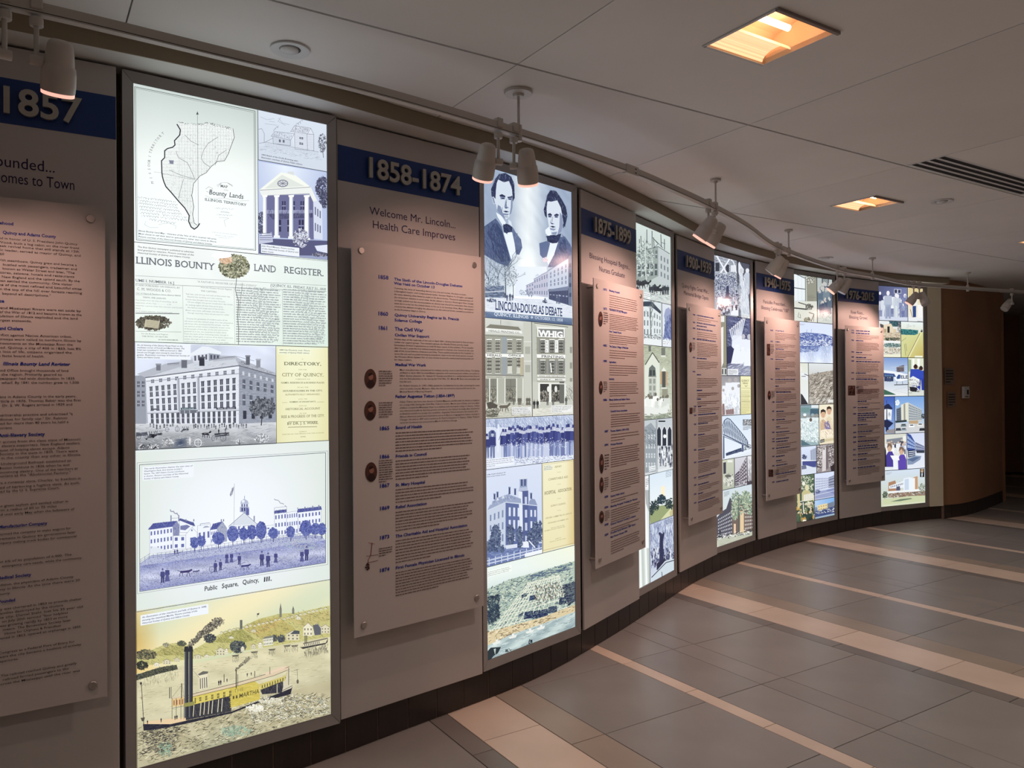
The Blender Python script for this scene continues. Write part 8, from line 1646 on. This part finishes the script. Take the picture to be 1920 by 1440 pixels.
timeline(2, [((1080, 350, 3.35), 169, 25, 208, 210, 182, 13, 5.0, [('1875', 650, 'Blessing Hospital', 657, 66, 684, 7, 14), ('1875', 771, 'The Board of Lady Managers', 777, 112, 803, 9, 11.3), ('', 0, 'First Trained Nurse', 914, 76, 932, 5, 13), ('1882', 1003, 'The Quincy College of Medicine', 1008, 120, 1030, 4, 15), ('1885', 1101, 'Agriculture', 1106, 44, 1124, 5, 15), ('', 0, 'Industry', 1213, 32, 1232, 7, 14), ('1886', 1346, 'Illinois Soldiers and Sailors Home', 1344, 130, 1368, 2, 15)]),
             ((1080, 740, 3.13), 165, 24, 202, 204, 172, 12, 4.8, [('', 0, 'Cheerful Home Association', 103, 98, 122, 6, 13.5), ('1887', 222, 'Thomas Baldwin (1854-1923)', 219, 108, 238, 3, 17), ('1894', 302, 'Women Physicians', 298, 70, 318, 9, 13.5), ('', 0, '', 0, 0, 462, 9, 13.4), ('1895', 608, 'Quincy Public Library', 602, 82, 622, 2, 14), ('1896', 670, 'Blessing Hospital Training for Nurses', 662, 158, 682, 6, 13.5), ('1898', 772, 'Quincy Humane Society in Adams', 766, 148, 788, 2, 14), ('1899', 832, 'Provided Funds Between 1889 Visitor', 818, 148, 842, 0, 0), ('', 0, 'Miss Women Humane 1898', 842, 98, 866, 6, 14)])],
         [((1080, 350, 3.35), 153, 832, 14, 48), ((1080, 350, 3.35), 155, 1262, 12, 42), ((1080, 740, 3.13), 149, 405, 13, 58), ((1080, 740, 3.13), 149, 530, 12, 46), ((1080, 740, 3.13), 149, 718, 14, 36)])
timeline(3, [((1260, 400, 4), 154, 20, 186, 188, 158, 11, 4.6, [('1900', 764, '', 768, 112, 786, 2, 14), ('1903', 822, '', 824, 150, 0, 0, 0), ('', 0, '', 846, 104, 0, 0, 0), ('1904', 866, '', 870, 128, 892, 4, 15), ('1907', 945, '', 948, 136, 972, 9, 12.2), ('1910', 1086, '', 1090, 64, 1112, 5, 13), ('1914-1918 World War I', 1192, '', 1192, 0, 0, 0, 0), ('', 0, '', 1214, 34, 1240, 6, 13), ('', 0, '', 1332, 32, 1352, 3, 14), ('', 0, '', 1397, 28, 1418, 3, 14)]),
             ((1260, 720, 4.235), 172, 20, 206, 208, 170, 11, 4.6, [('', 0, '', 54, 34, 78, 2, 16), ('', 0, '', 124, 30, 144, 2, 15), ('1925', 184, '', 184, 34, 200, 3, 14), ('1926', 254, '', 248, 130, 268, 4, 12.5), ('1927', 326, '', 320, 80, 342, 4, 13), ('1929', 410, '', 408, 66, 424, 7, 13), ('1930', 530, '', 528, 74, 544, 5, 13.5), ('1933', 630, '', 624, 74, 640, 6, 13.5), ('1937', 752, '', 744, 122, 758, 1, 14), ('1938', 810, '', 804, 80, 820, 3, 14), ('1938', 882, '', 876, 48, 892, 3, 13), ('1939', 952, '', 944, 116, 958, 5, 13)])],
         [((1260, 400, 4), 139, 1004, 10, 38), ((1260, 720, 4.235), 150, 212, -11, 24)])
timeline(4, [((1400, 440, 4.8), 212, 24, 258, 256, 190, 12, 5.0, [('1941-1945', 866, 'World War II', 868, 76, 888, 5, 13.5), ('1942', 965, '', 968, 36, 988, 3, 13), ('', 0, 'Cadet Nurse Corps', 1032, 76, 1048, 5, 14), ('1944', 1124, 'Cadet Nurse Home', 1126, 74, 1144, 5, 14), ('', 0, '', 1212, 42, 1228, 5, 13.5), ('1946', 1305, '', 1307, 150, 1322, 2, 14), ('', 0, '', 1368, 32, 1384, 3, 14)]),
             ((1400, 700, 4.5), 212, 22, 248, 250, 176, 11, 4.6, [('', 0, '', 164, 128, 182, 5, 12), ('1950', 248, '', 246, 70, 264, 3, 14), ('1951', 326, '', 326, 76, 342, 3, 14), ('1952', 398, '', 396, 88, 412, 2, 14), ('', 0, '', 456, 28, 470, 1, 14), ('1955', 504, '', 502, 138, 518, 2, 14), ('1957', 560, '', 558, 134, 0, 0, 0), ('1958', 582, '', 582, 88, 600, 2, 13), ('1961', 640, '', 636, 130, 654, 3, 13), ('1965', 708, '', 706, 92, 0, 0, 0), ('', 0, '', 742, 58, 757, 1, 14), ('1970', 788, '', 782, 116, 800, 4, 13), ('', 0, '', 856, 150, 872, 2, 13), ('1975', 925, '', 920, 146, 0, 0, 0)])],
         [((1400, 440, 4.8), 196, 1035, -14, 52), ((1400, 700, 4.5), 190, 184, 13, 38), ((1400, 700, 4.5), 203, 842, -20, 30)])
timeline(5, [((1560, 500, 6), 215, 32, 270, 276, 255, 15, 5.6, [('1976', 724, '', 726, 208, 0, 0, 0), ('1978', 750, '', 754, 196, 772, 4, 14), ('1982', 834, '', 837, 108, 856, 8, 12.2), ('1984', 966, '', 969, 94, 990, 1, 14), ('1987', 1024, '', 1026, 156, 1044, 1, 14), ('1989', 1068, '', 1072, 250, 1092, 7, 15.5), ('1992', 1202, '', 1203, 146, 1222, 3, 16), ('1993', 1270, '', 1272, 256, 1290, 4, 16), ('', 0, '', 1367, 32, 1382, 4, 16)]),
             ((1560, 720, 5.145), 202, 30, 247, 249, 218, 13, 5.0, [('', 0, '', 0, 0, 58, 8, 13.5), ('', 0, '', 172, 98, 188, 2, 15), ('1997', 234, '', 232, 82, 248, 2, 14), ('2000', 294, '', 290, 162, 0, 0, 0), ('', 0, '', 310, 178, 0, 0, 0), ('', 0, '', 332, 168, 0, 0, 0), ('', 0, '', 352, 80, 366, 1, 14), ('2004', 404, '', 398, 108, 412, 4, 12), ('2006', 474, '', 466, 162, 480, 2, 12), ('2008', 520, '', 514, 108, 526, 3, 13), ('2009', 568, '', 560, 166, 574, 2, 13), ('', 0, '', 606, 180, 0, 0, 0), ('2011', 640, '', 628, 178, 642, 2, 13), ('2012', 690, '', 682, 122, 694, 2, 13), ('2013', 740, '', 734, 82, 748, 4, 13), ('2015', 820, '', 812, 220, 824, 5, 14)])],
         [((1560, 720, 5.145), 189, 62, -34, 46)])

# ================================================================== lighting track
TRACK_Z = 2.492
TRK = resample(spline([(-1.9, 1.60), (-1.292, 1.986), (-1.109, 2.111), (-0.905, 2.261), (-0.611, 2.472), (-0.363, 2.667), (0.04, 3.035), (0.524, 3.527), (0.783, 3.841), (1.128, 4.292), (1.481, 4.812), (1.963, 5.601), (2.851, 6.651), (3.307, 7.04), (3.933, 7.60), (4.77, 8.02), (5.45, 8.33), (6.1, 8.62)], 10), 0.06)
for _ in range(6): TRK[1:-1] = (TRK[:-2] + 2 * TRK[1:-1] + TRK[2:]) / 4
track = empty('lighting_track', (TRK[0][0], TRK[0][1], TRACK_Z)); TOFF = np.array([TRK[0][0], TRK[0][1]])
tag(track, 'curved white lighting track hung from the ceiling on rods', 'lighting track')
def tloc(c): return c - TOFF
def rail(name, o1, o2, z0, z1, mat, parent):
    return strip_wall(name, tloc(offset_curve(TRK, o1)), tloc(offset_curve(TRK, o2)), z0, z1, mat, parent)
rail_o = rail('rail', 0.010, -0.010, -0.0135, 0.0165, M['track'], track)
rail('slot_line', 0.0104, 0.0098, -0.0110, -0.0090, M['slot'], rail_o)
rail('bottom_lip', 0.0125, -0.0125, -0.0165, -0.0137, M['track'], rail_o)
def at_px(x):
    """index along the track that shows at photo column x"""
    xs = np.array([to_px((p[0], p[1], TRACK_Z))[0] if p[1] > .3 else -9999 for p in TRK])
    k = int(np.argmin(abs(xs - x)))
    k = min(max(k, 1), len(TRK) - 2)
    if xs[k] > x: k -= 1
    f = (x - xs[k]) / (xs[k+1] - xs[k] + 1e-9)
    p = TRK[k] * (1 - f) + TRK[k+1] * f; tg = TRK[k+1] - TRK[k]
    return p, tg / np.hypot(*tg)
for x, r in ((972.5, 0.056), (1342, 0.030), (1479, 0.030), (1636, 0.030), (1814.5, 0.030)):
    p, tg = at_px(x); q = p - TOFF; top = CEIL_Z - TRACK_Z
    lathe('canopy', [(r * .35, top - .022), (r * .42, top - .012), (r * .97, top - .012), (r, top - .009), (r, top - .0008)], M['track'], track, 28, Matrix.Translation((q[0], q[1], 0)))
    hr = rod('hanger_rod', (q[0], q[1], 0.028), (q[0], q[1], top - .02), 0.0055, M['track'], track, 12)
    rod('collar', (q[0], q[1], -0.034), (q[0], q[1], 0.030), 0.0135, M['track'], hr, 14)
for x in (1182, 1470, 1700):
    p, tg = at_px(x); q = p - TOFF
    bm = bmesh.new(); bm_box(bm, -.05, .05, -.0145, .0145, -.021, .021, .002)
    bmesh.ops.transform(bm, matrix=Matrix.Translation((q[0], q[1], 0)) @ Matrix.Rotation(math.atan2(tg[1], tg[0]), 4, 'Z'), verts=bm.verts)
    jo = bm_obj('rail_joiner', bm, M['track'], track)
    for zz in (-.010, .008):
        bm = bmesh.new(); bm_box(bm, .018, .030, -.0152, -.0144, zz - .0025, zz + .0025)
        bmesh.ops.transform(bm, matrix=Matrix.Translation((q[0], q[1], 0)) @ Matrix.Rotation(math.atan2(tg[1], tg[0]), 4, 'Z'), verts=bm.verts)
        bm_obj('screw_slot', bm, M['slot'], jo)

HEADS = [(8, (-.30, .34, -.86), -1, True, 'track spotlight cut by the left edge of the picture'), (68, (-.27, .36, -.86), 1, True, 'nearest track spotlight, glowing over the 1857 board'),
         (934, (-.20, .50, -.84), -1, True, 'left spotlight of the pair under the large ceiling disc'), (963, (0.06, .47, -.86), 1, True, 'right spotlight of the pair under the large ceiling disc'),
         (1328, (-.47, .20, -.68), -1, True, 'left glowing spotlight of the pair above the 1900-1939 board'), (1339.5, (-.45, .20, -.72), 1, True, 'right glowing spotlight of the pair above the 1900-1939 board'),
         (1456, (-.50, .20, -.64), -1, False, 'left unlit spotlight of the pair above the 1940-1975 board'), (1462, (-.42, .25, -.76), 1, True, 'right glowing spotlight of the pair above the 1940-1975 board'),
         (1569.5, (-.55, .20, -.62), 1, True, 'left glowing spotlight of the pair above the 1976-2015 board'), (1583, (-.42, .10, -.72), -1, False, 'right unlit spotlight of the pair above the 1976-2015 board'),
         (1713, (-.45, .20, -.66), 1, True, 'left glowing spotlight in front of the last lightbox'), (1723.5, (.10, -.30, -.72), -1, False, 'right unlit spotlight in front of the last lightbox'),
         (1897, (-.48, -.12, -.55), 1, False, 'lone unlit spotlight at the far right end of the track')]
def track_head(x, ax, side, lit, label):
    p, tg = at_px(x); ax = Vector(ax).normalized()
    t = empty('track_spotlight', (p[0], p[1], TRACK_Z))
    tag(t, label, 'spotlight', 'track spotlights')
    rot = math.atan2(tg[1], tg[0])
    bm = bmesh.new(); bm_box(bm, -.0145, .0145, -.0165, .0165, -.004, .031, .003)
    bm_lathe(bm, [(.0150, -.046), (.0165, -.044), (.0165, -.026), (.0150, -.024)], 18)
    bmesh.ops.transform(bm, matrix=Matrix.Rotation(rot, 4, 'Z'), verts=bm.verts)
    bm_obj('track_adapter', bm, M['track'], t)
    kz = -0.136
    rod('drop_rod', (0, 0, kz), (0, 0, -.046), 0.0062, M['track'], t, 12)
    lat = ax.cross(Vector((0, 0, 1))).normalized() * side
    K = Vector((0, 0, kz)); C0 = K + lat * 0.052
    kn = lathe('knuckle', [(.0005, -.016), (.0125, -.016), (.0135, -.013), (.0135, .013), (.0100, .016), (.0100, .036)], M['track'], t, 16, align_z(K, lat))
    A = align_z(C0, ax)
    lathe('lamp_body', [(.0005, -.064), (.018, -.064), (.0265, -.059), (.0300, -.052), (.0335, -.030), (.0360, -.006), (.0362, 0.0), (.0395, .004), (.0415, .020), (.0422, .048), (.0412, .066), (.0400, .068)], M['head'], t, 32, A, cap=False)
    if lit:
        lathe('glass_rim', [(.0400, .0680), (.0400, .0765), (.0385, .0778), (.0345, .0740)], M['rim_lit'], t, 32, A, cap=False)
        lathe('lens', [(.0345, .0700), (.0005, .0660)], M['rim_lit'], t, 28, A, cap=False)
        ld = bpy.data.lights.new('spot', 'SPOT'); ld.energy = SPOT_W * float(np.interp(x, [100, 940, 960, 1300, 1450, 1570], [.5, .45, .8, .9, 1.4, 1.6])); ld.color = (1.0, 0.60, 0.49); ld.spot_size = math.radians(80 if x < 100 else 132); ld.spot_blend = 1.0; ld.shadow_soft_size = 0.02
        lo = bpy.data.objects.new('lamp', ld); link(lo); lo.parent = t
        lo.matrix_local = align_z(C0 + ax * 0.080, -ax)
    else:
        lathe('lens_ring', [(.0400, .0680), (.0400, .0735), (.0370, .0740), (.0005, .0700)], M['rim_off'], t, 28, A, cap=False)
for h in HEADS: track_head(*h)

# ================================================================== notices and wall device on the brown wall
def wall_hit(x, y):
    ray = ((x - 960) / FPX) * RI + ((720 - y) / FPX) * UPV + FW
    best = None
    for a, b in zip(_br[:-1], _br[1:]):
        dx = b - a; Mx = np.array([[ray[0], -dx[0]], [ray[1], -dx[1]]]); s = np.linalg.solve(Mx, a)
        if 0 <= s[1] <= 1: best = (CAMP + ray * s[0], math.atan2(dx[1], dx[0]))
    return best
def wall_thing(x0, y0, x1, y1):
    P, ang = wall_hit((x0 + x1) / 2, (y0 + y1) / 2); A_, _ = wall_hit(x0, (y0 + y1) / 2); B_, _ = wall_hit(x1, (y0 + y1) / 2)
    w = np.hypot(*(B_ - A_)[:2]); dist = P @ FW; h = (y1 - y0) / FPX * dist
    return P, ang, w, h
for k, (r, lb) in enumerate((((1769.4, 690, 1787.5, 721), 'upper printed paper notice taped to the brown wall'), ((1774.7, 735, 1791, 763), 'lower printed paper notice taped to the brown wall'))):
    P, ang, w, h = wall_thing(*r)
    t = empty('paper_notice', (P[0], P[1], P[2]), ang); tag(t, lb, 'notice', 'paper notices on the brown wall')
    box('sheet', -w / 2, w / 2, -0.012, -0.0112, -h / 2, h / 2, M['paper'], t)
    bm = bmesh.new()
    for j in range(5):
        zz = h * (.34 - .17 * j); bm_box(bm, -w * .38, w * (.38 if j != 4 else .1), -0.0126, -0.0121, zz - h * (.035 if j != 1 else .055), zz + h * .03)
    bm_obj('print_lines', bm, M['ink_dark'] if 'ink_dark' in M else M['slot'], t)
P, ang, w, h = wall_thing(1801.7, 724.8, 1812, 746.7)
t = empty('wall_thermostat', (P[0], P[1], P[2]), ang); tag(t, 'small white wall control box with a dark display on the brown wall', 'thermostat')
box('housing', -w / 2, w / 2, -0.034, -0.008, -h / 2, h / 2, M['white'], t, 0.003)
box('display', w * .02, w * .34, -0.0352, -0.0338, -h * .18, h * .22, M['black'], t)
box('button_row', -w * .3, w * .3, -0.0350, -0.0338, -h * .40, -h * .30, M['paper'], t)
